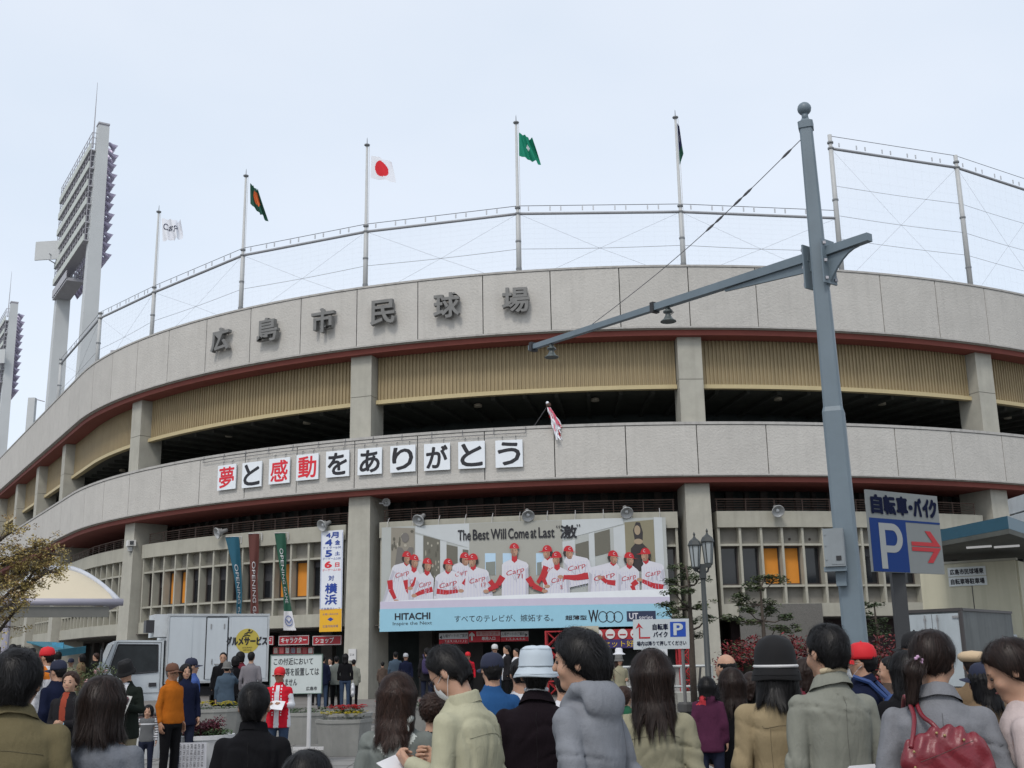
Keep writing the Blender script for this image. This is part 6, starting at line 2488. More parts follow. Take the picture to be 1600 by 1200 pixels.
# rose bush in front of the truck cab
rb_ = at(136, 1060, 25)
rb = thing('rose_bush', 'loose green rose bush in front of the food truck cab', 'bush', loc=(rb_.x, 25, 0))
mb, m2, m3 = MB(), MB(), MB()
for k in range(44):
    a = rg.uniform(0, 2 * PI)
    e = Vector((rg.uniform(-.6, .6), rg.uniform(-.4, .4), rg.uniform(.8, 1.55)))
    m3.tube([(e.x * .25, e.y * .25, 0), (e.x * .7, e.y * .7, e.z * .6), e], [.016, .012, .005], 4)
    leaves(mb, e, (.20, .2, .18), 42, .06, rg, 1.0, up=1.0)
    leaves(mb, (e.x * .8, e.y * .8, e.z * .75), (.20, .2, .18), 42, .06, rg, 1.0, up=1.0)
    if k % 3 == 0:
        leaves(m2, e + Vector((0, -.15, .02)), (.04, .04, .04), 16, .05, rg, 1.0, up=1.0)
part('stems', m3, BARK, rb, stuff=True)
part('leaves', mb, LV2, rb, stuff=True)
part('blooms', m2, mat('pink_bloom', (0.5, 0.3, 0.3), 0.7), rb, stuff=True)
# wall of the bed under the bush
bd = at(120, 1120, 23.5)
single('bed_kerb', MB().box((0, 0, .2), (3.6, .3, .4)), C_PLC, 'low pale kerb wall of the flower bed left of the man reading', 'kerb', loc=(bd.x, 23.5, 0))

# spring tree at the left edge: trunk outside the frame, branches reaching in
YT = 14.0
tb_ = at(-110, 1000, YT)
tt_ = thing('spring_tree', 'spring tree with sparse olive and bronze leaves reaching in from the left edge', 'tree', loc=(tb_.x, YT, 0))
O = tb_.copy()
O.z = 0
trk = [Vector((0, 0, 0)), Vector((.03, .05, 1.0)), Vector((.0, 0, 1.9)), Vector((.1, .05, 2.7)), Vector((.3, 0, 3.6))]
mb = MB()
mb.smooth = True
mb.tube(trk, [.13, .11, .09, .07, .04], 10)
part('trunk', mb, BARK, tt_)
y_, b_m = MB(), MB()
# limbs given by photo pixels
limbs = [[(-110, 965), (-40, 965), (10, 950), (30, 930), (45, 905), (60, 880), (85, 872)], [(30, 930), (55, 905), (75, 893), (95, 895)], [(-40, 965), (0, 985), (20, 958), (40, 940)],
         [(-110, 900), (-50, 890), (0, 885), (30, 870), (60, 862), (95, 868)], [(-60, 880), (-20, 860), (10, 835), (18, 832)], [(-20, 880), (20, 872), (45, 858), (68, 850)],
         [(-60, 960), (-10, 950), (15, 925), (35, 915)], [(-80, 930), (-30, 920), (10, 905), (40, 890), (60, 895)]]
for li, lb in enumerate(limbs):
    pts = [at(x, y, YT + rg.uniform(-.2, .2)) - O for x, y in lb]
    if lb[0][0] < -100:
        pts[0] = Vector((.02, 0, pts[0].z - .3))
    mb = MB()
    mb.smooth = True
    n = len(pts)
    mb.tube(pts, [.035 * (1 - .85 * k / n) for k in range(n)], 6)
    br = part('branch', mb, BARK, tt_)
    tw = MB()
    for k in range(1, n):
        for _ in range(9):
            s = pts[k - 1].lerp(pts[k], rg.random())
            e = s + Vector((rg.uniform(-.22, .26), rg.uniform(-.3, .3), rg.uniform(-.10, .20)))
            tw.tube([s, s.lerp(e, .5) + Vector((0, 0, .02)), e], [.006, .004, .002], 3, caps=False)
            for _ in range(3):
                q = s.lerp(e, rg.uniform(.4, 1.1))
                leaves(y_ if rg.random() < .72 else b_m, q, (.09, .09, .05), 13, .036, rg, 1.0, up=1.0)
    part('twig', tw, BARK, br, stuff=True)
for k in range(26):
    e = at(rg.uniform(-150, -10), rg.uniform(820, 1000), YT + rg.uniform(-.6, .6)) - O
    leaves(y_ if rg.random() < .6 else b_m, e, (.22, .22, .12), 60, .042, rg, 1.0, up=1.0)
part('olive_leaves', y_, LVY, tt_, stuff=True)
part('bronze_leaves', b_m, LVB, tt_, stuff=True)
# ================================================================== figures: implicit surfaces meshed with surface nets
def surface_nets(vals, xs, ys, zs):
    nx, ny, nz = vals.shape
    ins = vals < 0
    cell = (nx - 1, ny - 1, nz - 1)
    ncell = cell[0] * cell[1] * cell[2]
    cnt = np.zeros(ncell, np.float32)
    acc = np.zeros((3, ncell), np.float64)
    quads = []
    ax = (xs, ys, zs)
    st = (cell[1] * cell[2], cell[2], 1)
    for d in range(3):
        sl0 = [slice(None)] * 3
        sl1 = [slice(None)] * 3
        sl0[d] = slice(0, -1)
        sl1[d] = slice(1, None)
        a, b = vals[tuple(sl0)], vals[tuple(sl1)]
        ia = ins[tuple(sl0)]
        cr = ia != ins[tuple(sl1)]
        idx = np.array(np.nonzero(cr))
        if idx.shape[1] == 0:
            continue
        va, vb = a[cr], b[cr]
        t = va / (va - vb)
        pos = [ax[q][idx[q]] for q in range(3)]
        pos[d] = ax[d][idx[d]] + t * (ax[d][idx[d] + 1] - ax[d][idx[d]])
        e, f = [q for q in range(3) if q != d]
        cells = []
        for oe, of in ((-1, -1), (0, -1), (0, 0), (-1, 0)):
            ce, cf_ = idx[e] + oe, idx[f] + of
            ok = (ce >= 0) & (ce < cell[e]) & (cf_ >= 0) & (cf_ < cell[f])
            lin = idx[d] * st[d] + ce * st[e] + cf_ * st[f]
            cells.append((lin, ok))
            l = lin[ok]
            cnt += np.bincount(l, minlength=ncell).astype(np.float32)
            for q in range(3):
                acc[q] += np.bincount(l, weights=pos[q][ok], minlength=ncell)
        ok = cells[0][1] & cells[1][1] & cells[2][1] & cells[3][1]
        qd = np.stack([c[0][ok] for c in cells], 1)
        flip = ia[cr][ok]
        if d == 1:
            flip = ~flip
        qd[~flip] = qd[~flip][:, ::-1]
        quads.append(qd)
    act = np.nonzero(cnt > 0)[0]
    mp_ = np.full(ncell, -1, np.int64)
    mp_[act] = np.arange(len(act))
    V = (acc[:, act] / cnt[act]).T
    F = mp_[np.concatenate(quads)] if quads else np.zeros((0, 4), int)
    return V, F


def mesh_sdf(fn, lo, hi, h, zs=None):
    xs = np.arange(lo[0], hi[0] + h, h)
    ys = np.arange(lo[1], hi[1] + h, h)
    if zs is None:
        zs = np.arange(lo[2], hi[2] + h, h)
    X, Y, Z = np.meshgrid(xs, ys, zs, indexing='ij')
    Pp = np.stack([X.ravel(), Y.ravel(), Z.ravel()], 1)
    v = fn(Pp).reshape(X.shape)
    return surface_nets(v, xs, ys, zs)


def cap_(Pp, a, b, ra, rb):
    a, b = np.asarray(a, float), np.asarray(b, float)
    ab = b - a
    t = np.clip(((Pp - a) @ ab) / max(ab @ ab, 1e-9), 0, 1)
    return np.linalg.norm(Pp - a - t[:, None] * ab, axis=1) - (ra + (rb - ra) * t)


def ell_(Pp, c, r):
    q = (Pp - np.asarray(c, float)) / np.asarray(r, float)
    l = np.linalg.norm(q, axis=1)
    return (l - 1) * min(r) * (0.6 + 0.4 * l / np.maximum(l, 1))


def smin(a, b, k):
    h = np.clip(0.5 + 0.5 * (b - a) / k, 0, 1)
    return b + (a - b) * h - k * h * (1 - h)


def smax(a, b, k):
    return -smin(-a, -b, k)


def folds(Pp, seed, A):
    x, y, z = Pp[:, 0], Pp[:, 1], Pp[:, 2]
    s = seed * 1.7
    w1 = np.sin(9 * x + 5 * z + s) + 0.7 * np.sin(13 * z - 6 * y + 2 * s)
    n1 = np.abs(np.sin(11 * x + 4 * z + 1.2 * w1 + s))
    n2 = np.abs(np.sin(10 * z + 6 * y - 6 * x + 1.4 * w1 + 3 * s))
    m1 = np.clip(.5 + .8 * np.sin(6 * x - 8 * z + 2 * s), 0, 1)
    m2 = np.clip(.5 + .8 * np.sin(7 * z + 5 * x + s), 0, 1)
    c1 = (1 - n1) ** 4 * m1
    c2 = (1 - n2) ** 4 * m2
    c3 = (1 - np.abs(np.sin(26 * z + 19 * x + 2.3 * w1))) ** 4 * m1 * (1 - m2)
    return A * (0.55 * (n1 ** 2 - .5) + 0.6 * (n2 ** 2 - .5) + .9 * c1 + 1.1 * c2 + .6 * c3)


def torso_(Pp, zs_, ws, ds, yc=0.0, p=2.4, z0=None, z1=None):
    x, y, z = Pp[:, 0], Pp[:, 1], Pp[:, 2]
    w = np.interp(z, zs_, ws)
    d = np.interp(z, zs_, ds)
    q = (np.abs(x / w) ** p + np.abs((y - yc) / d) ** p) ** (1 / p)
    r = (q - 1) * np.minimum(w, d) * 0.9
    z0 = zs_[0] if z0 is None else z0
    z1 = zs_[-1] if z1 is None else z1
    return smax(smax(r, z0 - z, 0.012), z - z1, 0.02)


def hand_mesh(grip, h=0.0035):
    def f(Pp):
        d = ell_(Pp, (0, 0, -.045), (.017, .040, .052))
        L = (.066, .076, .070, .054)
        for k in range(4):
            y = .028 - .0187 * k
            a = np.array((0, y, -.085))
            c1, c2 = (0.35, 0.8) if not grip else (1.3, 2.6)
            l = L[k]
            b = a + np.array((math.sin(c1) * .45 * l, (.5 - k / 3) * .006, -math.cos(c1) * .45 * l))
            c = b + np.array((math.sin(c2) * .33 * l, 0, -math.cos(c2) * .33 * l))
            e = c + np.array((math.sin(c2 + .35) * .27 * l, 0, -math.cos(c2 + .35) * .27 * l))
            fg = np.minimum(np.minimum(cap_(Pp, a, b, .0095, .0088), cap_(Pp, b, c, .0086, .008)), cap_(Pp, c, e, .008, .0068))
            fg = np.minimum(fg, cap_(Pp, a + (0, 0, .03), a, .010, .0098))
            d = smin(d, fg, .005)
        th = np.minimum(cap_(Pp, (.004, .028, -.022), (.016, .046, -.052), .014, .0105), cap_(Pp, (.016, .046, -.052), (.026, .044 if not grip else .020, -.080), .0102, .008))
        d = smin(d, th, .008)
        return smin(d, cap_(Pp, (0, 0, .03), (0, 0, -.02), .025, .024), .015)
    return mesh_sdf(f, (-.05, -.06, -.19), (.09, .08, .035), h)


HANDS = {}


def get_hand(grip, h):
    k = (grip, h)
    if k not in HANDS:
        HANDS[k] = hand_mesh(grip, h)
    return HANDS[k]


def rotm(ax, a):
    return np.array(Matrix.Rotation(a, 3, ax))


def align_hand(V, wrist, d, side, palm):
    """-Z of the hand along d; palm normal (+X) towards `palm`"""
    z = -np.asarray(d) / np.linalg.norm(d)
    x = np.asarray(palm, float)
    x = x - z * (x @ z)
    x /= np.linalg.norm(x)
    y = np.cross(z, x)
    V = V.copy()
    flip = side > 0
    if flip:
        V[:, 1] *= -1
    M = np.stack([x, y, z], 1)
    return V @ M.T + wrist, flip


SKIN = mat('skin', (0.40, 0.235, 0.16), 0.55, var=0.08, vscale=14, sss=0.08, spec=0.35)
SKIN2 = mat('skin_tanned', (0.30, 0.16, 0.10), 0.55, var=0.10, vscale=14, sss=0.08, spec=0.35)
LIPS = mat('lips', (0.30, 0.10, 0.085), 0.5, var=0)
EYEM = mat('eye_dark', (0.02, 0.013, 0.01), 0.25, var=0)
EYEW = mat('eye_white', (0.45, 0.43, 0.41), 0.4, var=0)
BROW = mat('eyebrow', (0.018, 0.013, 0.011), 0.8, var=0)
H_BLK = mat('hair_black', (0.006, 0.0055, 0.006), 0.55, var=0.3, vscale=40, spec=0.18, aniso=(4, 4, 0.6))
H_BRN = mat('hair_brown', (0.016, 0.009, 0.007), 0.55, var=0.3, vscale=40, spec=0.2, aniso=(4, 4, 0.6))
H_LBR = mat('hair_reddish_brown', (0.028, 0.014, 0.010), 0.55, var=0.3, vscale=40, spec=0.2, aniso=(4, 4, 0.6))
H_GRY = mat('hair_grey', (0.10, 0.095, 0.09), 0.5, var=0.3, vscale=40)


HSH = {}


def hair_shades(m):
    if m.name not in HSH:
        c = {'hair_black': (.006, .0055, .006), 'hair_brown': (.016, .009, .007), 'hair_reddish_brown': (.028, .014, .010), 'hair_grey': (.1, .1, .1)}[m.name]
        HSH[m.name] = [mat(m.name + '_lock_%d' % k, tuple(v * f + a for v in c), .45, var=0, spec=.25) for k, (f, a) in enumerate(((.6, 0), (1.2, .001), (1.7, .0028)))]
    return HSH[m.name]


def cloth(name, c, bs=260, b=0.35, var=0.10, rough=0.95, sheen=0.0):
    return mat('cloth_' + name, c, rough, var=var, vscale=7, bump=b, bscale=bs, sheen=sheen, spec=0.08, bump2=0.16)


SEAM = {}


def seam_mat(m):
    k = m.name + '_seam'
    if k not in SEAM:
        c = m.node_tree.nodes['Principled BSDF']
        col = (0.1, 0.1, 0.1)
        for n in m.node_tree.nodes:
            if n.type == 'VECT_MATH':
                col = tuple(n.inputs[0].default_value)
        SEAM[k] = mat(k, tuple(v * .62 for v in col), 0.9, var=0)
    return SEAM[k]


ARMS = {
    'down': ((.215, -.035, 1.115), (.225, .02, .875)),
    'relaxed': ((.225, -.06, 1.12), (.205, .06, .90)),
    'pocket': ((.245, -.05, 1.13), (.185, .07, .93)),
    'hold': ((.215, -.02, 1.12), (.085, .24, 1.12)),
    'holdlow': ((.22, -.04, 1.12), (.11, .20, .98)),
    'face': ((.23, .14, 1.26), (.07, .20, 1.47)),
    'chin': ((.20, .10, 1.14), (.05, .17, 1.38)),
    'read': ((.22, .0, 1.12), (.11, .26, 1.17)),
    'strap': ((.24, .03, 1.18), (.13, .15, 1.33)),
    'back': ((.23, -.12, 1.13), (.10, -.17, .98)),
    'out': ((.26, -.02, 1.13), (.33, .05, .92)),
}

TOPZ = {  # jacket profiles: z, half width, half depth
    'jacket': ([.76, .90, 1.02, 1.14, 1.26, 1.345, 1.395, 1.43, 1.46, 1.49], [.196, .188, .174, .166, .178, .176, .130, .088, .068, .062], [.140, .138, .128, .128, .136, .128, .112, .092, .078, .070]),
    'coat': ([.62, .80, 1.00, 1.14, 1.26, 1.345, 1.395, 1.43, 1.46, 1.49], [.222, .205, .180, .170, .180, .178, .134, .090, .070, .064], [.160, .150, .135, .132, .138, .130, .115, .094, .080, .070]),
    'shirt': ([.86, .96, 1.04, 1.14, 1.26, 1.345, 1.395, 1.43, 1.46, 1.48], [.182, .178, .160, .154, .168, .166, .124, .082, .063, .056], [.122, .120, .112, .114, .122, .116, .100, .080, .066, .058]),
}


def person(px, py, D, yaw, label, top, topm, botm, hair, hairm, hat=None, hatm=None, lod=2, arms=('down', 'down'), head=(0, 0, 0), sw=1.0,
           hs=1.0, skin=None, collar=None, collm=None, hood=None, mask=False, glasses=False, seed=0, group=None, child=False, seams=(), strands=0,
           lean=0.0, sleeve=1.0, shoem=None, H=None, zbase=None, skirt=False, hook=None, woman=False, fat=1.0, stripes=None):
    """px,py: top of the head in the photo, D: distance; yaw in degrees, 0 = back to the camera, 90 = facing left"""
    skin = skin or SKIN
    base = (GZ if D > 31.9 else 0.0) if zbase is None else zbase
    wtop = at(px, py, D)
    hatup = {'bucket': .03, 'bucket_dark': .03, 'cap': .02, 'beret': .02}.get(hat, 0)
    if H is None:
        H = wtop.z - base - hatup
    s = H / 1.715
    if child:
        hs = hs * 1.28
    yr = math.radians(yaw)
    th = thing('person', label, 'person', loc=(wtop.x, D, base), rz=yr, group=group)
    h_top = {3: .0100, 2: .018, 1: .028}[lod] / s
    h_body = {3: .0095, 2: .016, 1: .028}[lod] / s
    rg_ = np.random.default_rng(seed + int(px * 7))

    # lean: shear the upper body forward
    def unlean(Pp):
        if lean == 0:
            return Pp
        q = Pp.copy()
        t = np.clip((q[:, 2] - .95), 0, None)
        q[:, 1] -= lean * t * t * 1.6
        return q

    def dolean(V):
        if lean == 0:
            return V
        V = V.copy()
        t = np.clip((V[:, 2] - .95), 0, None)
        V[:, 1] += lean * t * t * 1.6
        return V
    A = []
    for side, nm in ((1, arms[1]), (-1, arms[0])):
        e, w = ARMS[nm] if isinstance(nm, str) else nm
        sh = np.array((.166 * sw * side, -.005, 1.352))
        e = np.array((e[0] * side * (1 + (sw - 1) * .8), e[1], e[2]))
        w = np.array((w[0] * side * (1 + (sw - 1) * .5), w[1], w[2]))
        A.append((side, sh, e, w, nm))
    # head frame
    R = rotm('Z', math.radians(head[0])) @ rotm('X', -math.radians(head[1])) @ rotm('Y', math.radians(head[2]))
    piv = np.array((0, -.005, 1.465))
    k_h = hs

    def toh(Pp):
        return ((Pp - piv) @ R) / k_h

    def fromh(V):
        return dolean((V * k_h) @ R.T + piv)
    # top of the head in head frame lies at z .232; keep the crown at the wanted height
    drop = 1.715 - (piv[2] + .234 * k_h * (R[2, 2]))
    piv = piv + np.array((0, 0, min(drop, .03)))

    def head_sdf(Q):
        d = ell_(Q, (0, -.008, .137), (.077, .097, .095))
        d = smin(d, ell_(Q, (0, .032, .070), (.057, .060, .078)), .03)
        d = smin(d, ell_(Q, (0, .072, .013), (.026, .020, .020)), .02)
        if lod >= 2:
            d = smin(d, cap_(Q, (-.034, .082, .122), (.034, .082, .122), .009, .009), .018)
            d = smax(d, -ell_(Q, (.032, .108, .102), (.017, .016, .012)), .010)
            d = smax(d, -ell_(Q, (-.032, .108, .102), (.017, .016, .012)), .010)
            d = smin(d, cap_(Q, (0, .090, .112), (0, .109, .077), .0075, .0125), .010)
            d = smin(d, ell_(Q, (.038, .068, .070), (.022, .022, .022)), .02)
            d = smin(d, ell_(Q, (-.038, .068, .070), (.022, .022, .022)), .02)
            d = smin(d, cap_(Q, (-.018, .089, .043), (.018, .089, .043), .0065, .0065), .008)
        d = smin(d, np.minimum(ell_(Q, (.079, -.006, .098), (.009, .019, .031)), ell_(Q, (-.079, -.006, .098), (.009, .019, .031))), .006)
        return d

    # ---- body (one continuous surface)
    def body(Pp):
        Q = toh(Pp)
        d = head_sdf(Q) * k_h
        nk = cap_(Pp, (0, -.025, 1.38), piv + R @ np.array((0, -.012, .07)) * k_h, .062 * (.86 if woman else 1), .053 * (.9 if woman else 1))
        d = smin(d, nk, .025)
        t_ = torso_(Pp, [.84, .95, 1.04, 1.14, 1.26, 1.345, 1.395, 1.43, 1.46], [v * sw * fat for v in (.150, .155, .142, .145, .160, .155, .125, .08, .055)], [v * fat for v in (.10, .105, .095, .097, .105, .098, .085, .065, .05)])
        d = smin(d, t_, .03)
        for side, sh, e, w, nm in A:
            d = smin(d, np.minimum(cap_(Pp, sh * (.93, 1, .99), e, .045, .036), cap_(Pp, e, w, .034, .024)), .02)
            hx = .092 * side
            d = smin(d, np.minimum(cap_(Pp, (hx, 0, .88), (hx * 1.05, .01, .48), .072, .048), cap_(Pp, (hx * 1.05, .01, .48), (hx * 1.05, -.01, .08), .046, .034)), .03)
        return d
    zs = np.concatenate([np.arange(.02, 1.36, max(.03, h_body)), np.arange(1.36 + 1e-3, 1.84, h_body)])
    hx_ = .48 if (sw * fat) < 1.25 else .55
    y0_, y1_ = (-.28, .42)
    V, F = mesh_sdf(body, (-hx_, y0_, 0), (hx_, y1_, 1.8), h_body if lod < 3 else h_body, zs)
    V = dolean(V)
    Vs, Fs = [V], [F]
    off = len(V)
    for side, sh, e, w, nm in A:
        if lod >= 2:
            gr = nm in ('hold', 'read', 'face', 'strap', 'chin', 'holdlow')
            hv, hf = get_hand(gr, .0042 if lod == 3 else .0075)
            dirn = w - e
            palm = (-side, .15, 0) if nm in ('down', 'relaxed', 'out', 'pocket') else (-side * .8, .0, .6)
            v2, fl = align_hand(hv * (.95 if woman else 1.05) * (.75 if child else 1), w, dirn, side, palm)
            if fl:
                hf = hf[:, ::-1]
            Vs.append(dolean(v2))
            Fs.append(hf + off)
            off += len(v2)
        else:
            pass
    Vb, Fb = np.concatenate(Vs) * s, np.concatenate(Fs)
    bd_ = inst('body', np_mesh('body', Vb, Fb, skin), th)

    # ---- top garment
    prof = TOPZ[top]
    tz, tw, td = prof
    tw = [v * (1 + (sw - 1) * (1 if z > 1.1 else .85)) * fat * (.965 if woman and .98 < z < 1.3 else 1) for z, v in zip(tz, tw)]
    td = [v * (1 + (fat - 1) * 1.0) for v in td]
    sl_r = {'jacket': (.059, .052, .043), 'coat': (.062, .055, .046), 'shirt': (.053, .045, .037)}[top]
    A_f = {3: .0092, 2: .0065, 1: 0.0}[lod] * (.7 if top == 'shirt' else 1)

    def topf(Pp, fold=True):
        d = torso_(Pp, tz, tw, td, yc=-.004)
        for side, sh, e, w, nm in A:
            e2 = e
            w2 = e + (w - e) * (sleeve * .97 if sleeve >= 1 else sleeve) if sleeve > .35 else None
            arm = cap_(Pp, sh, e2 if sleeve > .35 else sh + (e - sh) * .75, sl_r[0], sl_r[1])
            if w2 is not None:
                fa = cap_(Pp, e2, w2, sl_r[1], sl_r[2])
                dn = (w - e) / np.linalg.norm(w - e)
                fa = smax(fa, (Pp - w2) @ dn - .004, .006)
                arm = smin(arm, fa, .02)
            kz = np.clip((Pp[:, 2] - 1.32) / .07, 0, 1)
            d = smin(d, arm, .007 + .034 * kz)
        if hood:
            hd = ell_(Pp, (0, -.105, 1.425), (.125 * hood, .058 * hood, .085 * hood))
            hd = smin(hd, cap_(Pp, (-.075, -.03, 1.475), (-.03, .085, 1.40), .030, .022), .03)
            hd = smin(hd, cap_(Pp, (.075, -.03, 1.475), (.03, .085, 1.40), .030, .022), .03)
            hd = smin(hd, cap_(Pp, (-.07, -.075, 1.478), (.07, -.075, 1.478), .030, .030), .03)
            hd = smax(hd, -ell_(Pp, (0, -.035, 1.53), (.075, .070, .065)), .02)
            d = smin(d, hd, .018)
        if fold and A_f:
            k = 1.0
            for side, sh, e, w, nm in A:
                k = k + 0.9 * np.exp(-((Pp - e) ** 2).sum(1) / .0075) + .6 * np.exp(-((Pp - sh * (.8, 1, .94)) ** 2).sum(1) / .01)
            d = d + folds(Pp, seed + px * .01, A_f) * k * np.clip((1.44 - Pp[:, 2]) / .05, 0, 1)
        return d
    zl = tz[0] - .05
    hx_ = max(abs(v) for _, sh, e, w, _n in A for v in (e[0], w[0])) + .09
    hx_ = max(hx_, .26 * sw * fat)
    yl = min(-.17 * fat, min(min(e[1], w[1]) for _, sh, e, w, _n in A) - .09, -.20 if hood else 0)
    yh = max(.17 * fat, max(max(e[1], w[1]) for _, sh, e, w, _n in A) + .09)
    zmin = min(zl, min(min(e[2], w[2]) for _, sh, e, w, _n in A) - .06)
    V, F = mesh_sdf(topf, (-hx_, yl, zmin), (hx_, yh, 1.58), h_top)
    V = dolean(V)
    ms_ = [topm]
    tme = np_mesh('jacket', V * s, F, ms_)
    if stripes:
        # coloured zones of the garment by height and side, e.g. a club coat
        tme.materials.append(stripes[0])
        cen = np.array([p.center[:] for p in tme.polygons]) / s
        idx = stripes[1](cen).astype(np.int32)
        tme.polygons.foreach_set('material_index', idx)
    tp = inst({'jacket': 'jacket', 'coat': 'coat', 'shirt': 'shirt'}[top], tme, th)

    def onsurf(pts, off=.0015, it=4):
        q = np.array(pts, float)
        for _ in range(it):
            e = .004
            d0 = topf(q)
            g_ = np.stack([topf(q + np.eye(3)[k] * e) - topf(q - np.eye(3)[k] * e) for k in range(3)], 1)
            g_ /= np.maximum(np.linalg.norm(g_, axis=1), 1e-6)[:, None]
            q = q - g_ * (d0 - off)[:, None] * .9
        return dolean(q) * s
    for sm_ in seams:
        pl = {'back': [(0, -.16, z) for z in np.arange(tz[0] + .02, 1.42, .03)],
              'yoke': [(x, -.16, 1.30 + .012 * math.cos(x * 12)) for x in np.arange(-.17 * sw, .171 * sw, .02)],
              'armR': [(.155 * sw + .012 * math.sin(z * 9), -.14, z) for z in np.arange(1.18, 1.40, .02)],
              'armL': [(-.155 * sw - .012 * math.sin(z * 9), -.14, z) for z in np.arange(1.18, 1.40, .02)],
              'backL': [(-.085, -.16, z) for z in np.arange(tz[0] + .02, 1.30, .03)],
              'backR': [(.085, -.16, z) for z in np.arange(tz[0] + .02, 1.30, .03)],
              'hem': [(x, -.16, tz[0] + .03) for x in np.arange(-.18 * sw, .181 * sw, .02)],
              'waist': [(x, -.16, 1.02) for x in np.arange(-.15 * sw, .151 * sw, .02)],
              'placket': [(0.0, .2, z) for z in np.arange(tz[0] + .02, 1.38, .03)]}[sm_]
        q = onsurf(pl, .0005)
        mb = MB()
        mb.tube(list(map(Vector, q)), .0016 * s, 4, caps=False)
        part('seam', mb, seam_mat(topm), tp)
    if collar:
        pf_ = {'fold': [(.060, -.030), (.066, .030), (.070, .036), (.075, .030), (.100, -.020), (.101, -.024)], 'stand': [(.066, -.03), (.070, .030), (.073, .034), (.077, .030), (.086, -.022)]}[collar]
        amax = math.radians(150 if collar == 'fold' else 165)

        def cgf(u, v):
            t = v * (len(pf_) - 1)
            k = min(int(t), len(pf_) - 2)
            r_ = pf_[k][0] + (pf_[k + 1][0] - pf_[k][0]) * (t - k)
            z_ = pf_[k][1] + (pf_[k + 1][1] - pf_[k][1]) * (t - k)
            ph = (u * 2 - 1) * amax
            wob = .0012 * math.sin(ph * 3 + seed) + .0004 * math.sin(ph * 9 + 2 * seed)
            x_, y_ = (r_ + wob) * math.sin(ph) * (1 + (sw - 1) * .3), -.010 - (r_ + wob) * .96 * math.cos(ph)
            return (x_, y_, 1.462 + z_ - .34 * (y_ + .01) - .012 + wob * 2)
        mb = MB()
        mb.smooth = True
        mb.grid(cgf, 40, 15)
        mb.v = [tuple(q) for q in dolean(np.array(mb.v)) * s]
        part('collar', mb, topm, tp)
    if collm is not None:
        x_ = []
        mb = MB()
        mb.smooth = True
        for k in range(25):
            a = PI * (-.15) - PI * .70 * k / 24
            x_.append((.064 * math.cos(a), .060 * math.sin(a) - .012, 1.497 + .018 * (-math.sin(a))))
        mb.tube([Vector(p) * s for p in dolean(np.array(x_))], .013 * s, 8)
        part('shirt_collar', mb, collm, th)

    # ---- trousers or skirt
    hl = .02 / s if lod == 3 else h_top * 1.2

    def bot(Pp):
        d = torso_(Pp, [.80, .90, .98, 1.04], [v * sw * fat for v in (.158, .155, .145, .138)], [v * fat for v in (.110, .108, .098, .092)], z0=.80)
        if skirt:
            z = Pp[:, 2]
            d2 = torso_(Pp, [.42, .60, .80, .95], [.215, .195, .175, .165], [.165, .150, .13, .115])
            return smin(d, d2, .03) + folds(Pp, seed, .004 if lod > 1 else 0)
        for side in (1, -1):
            hx = .094 * side
            d = smin(d, cap_(Pp, (hx, 0, .86), (hx * 1.08, .012, .48), .092 * fat, .066), .03)
            d = np.minimum(d, smin(cap_(Pp, (hx * 1.08, .012, .49), (hx * 1.08, -.01, .075), .066, .056), d + .02, .02))
            d = np.where(Pp[:, 2] < .70, np.maximum(d, -(Pp[:, 0] * side) * 1.0 if False else d), d)
        return d + (folds(Pp, seed + 3, .0035) * np.clip((.80 - Pp[:, 2]) / .1, 0, 1) if lod > 1 else 0)
    V, F = mesh_sdf(bot, (-.26 * max(sw, fat), -.2 * fat, .02), (.26 * max(sw, fat), .2 * fat, 1.06), hl)
    inst('skirt' if skirt else 'trousers', np_mesh('trousers', V * s, F, botm), th)
    for side in (1, -1):
        def sho(Pp):
            d = ell_(Pp, (.10 * side, .055, .035), (.044, .135, .050))
            d = smin(d, ell_(Pp, (.10 * side, -.03, .055), (.042, .055, .055)), .02)
            return smax(d, -Pp[:, 2], .004)
        V, F = mesh_sdf(sho, (.10 * side - .06, -.11, -.02), (.10 * side + .06, .21, .13), .018 if lod > 1 else .025)
        inst('shoe', np_mesh('shoe', V * s, F, shoem or mat('shoe_dark', (0.025, 0.022, 0.02), 0.5)), th)

    # ---- face details
    if lod >= 2 or abs(((yaw + 180) % 360) - 0) < 60:
        for side in (1, -1):
            V, F = mesh_sdf(lambda Q: ell_(Q, (.031 * side, .0865, .1025), (.0135, .0085, .0075)), (.031 * side - .018, .072, .09), (.031 * side + .018, .100, .115), .0035)
            ey = inst('eye', np_mesh('eye', fromh(V) * s, F, EYEM), th)
            mb = MB()
            q = fromh(np.array([(.016 * side, .0935, .121), (.030 * side, .0935, .1265), (.046 * side, .083, .122)])) * s
            mb.tube(list(map(Vector, q)), [.0018 * s, .0030 * s, .0015 * s], 5)
            part('eyebrow', mb, BROW, th)
        mb = MB()
        q = fromh(np.array([(-.021, .0905, .043), (-.008, .0975, .0445), (.008, .0975, .0445), (.021, .0905, .043)])) * s
        mb.smooth = True
        mb.tube(list(map(Vector, q)), [.0015 * s, .0042 * s, .0042 * s, .0015 * s], 6)
        part('lips', mb, LIPS, th)

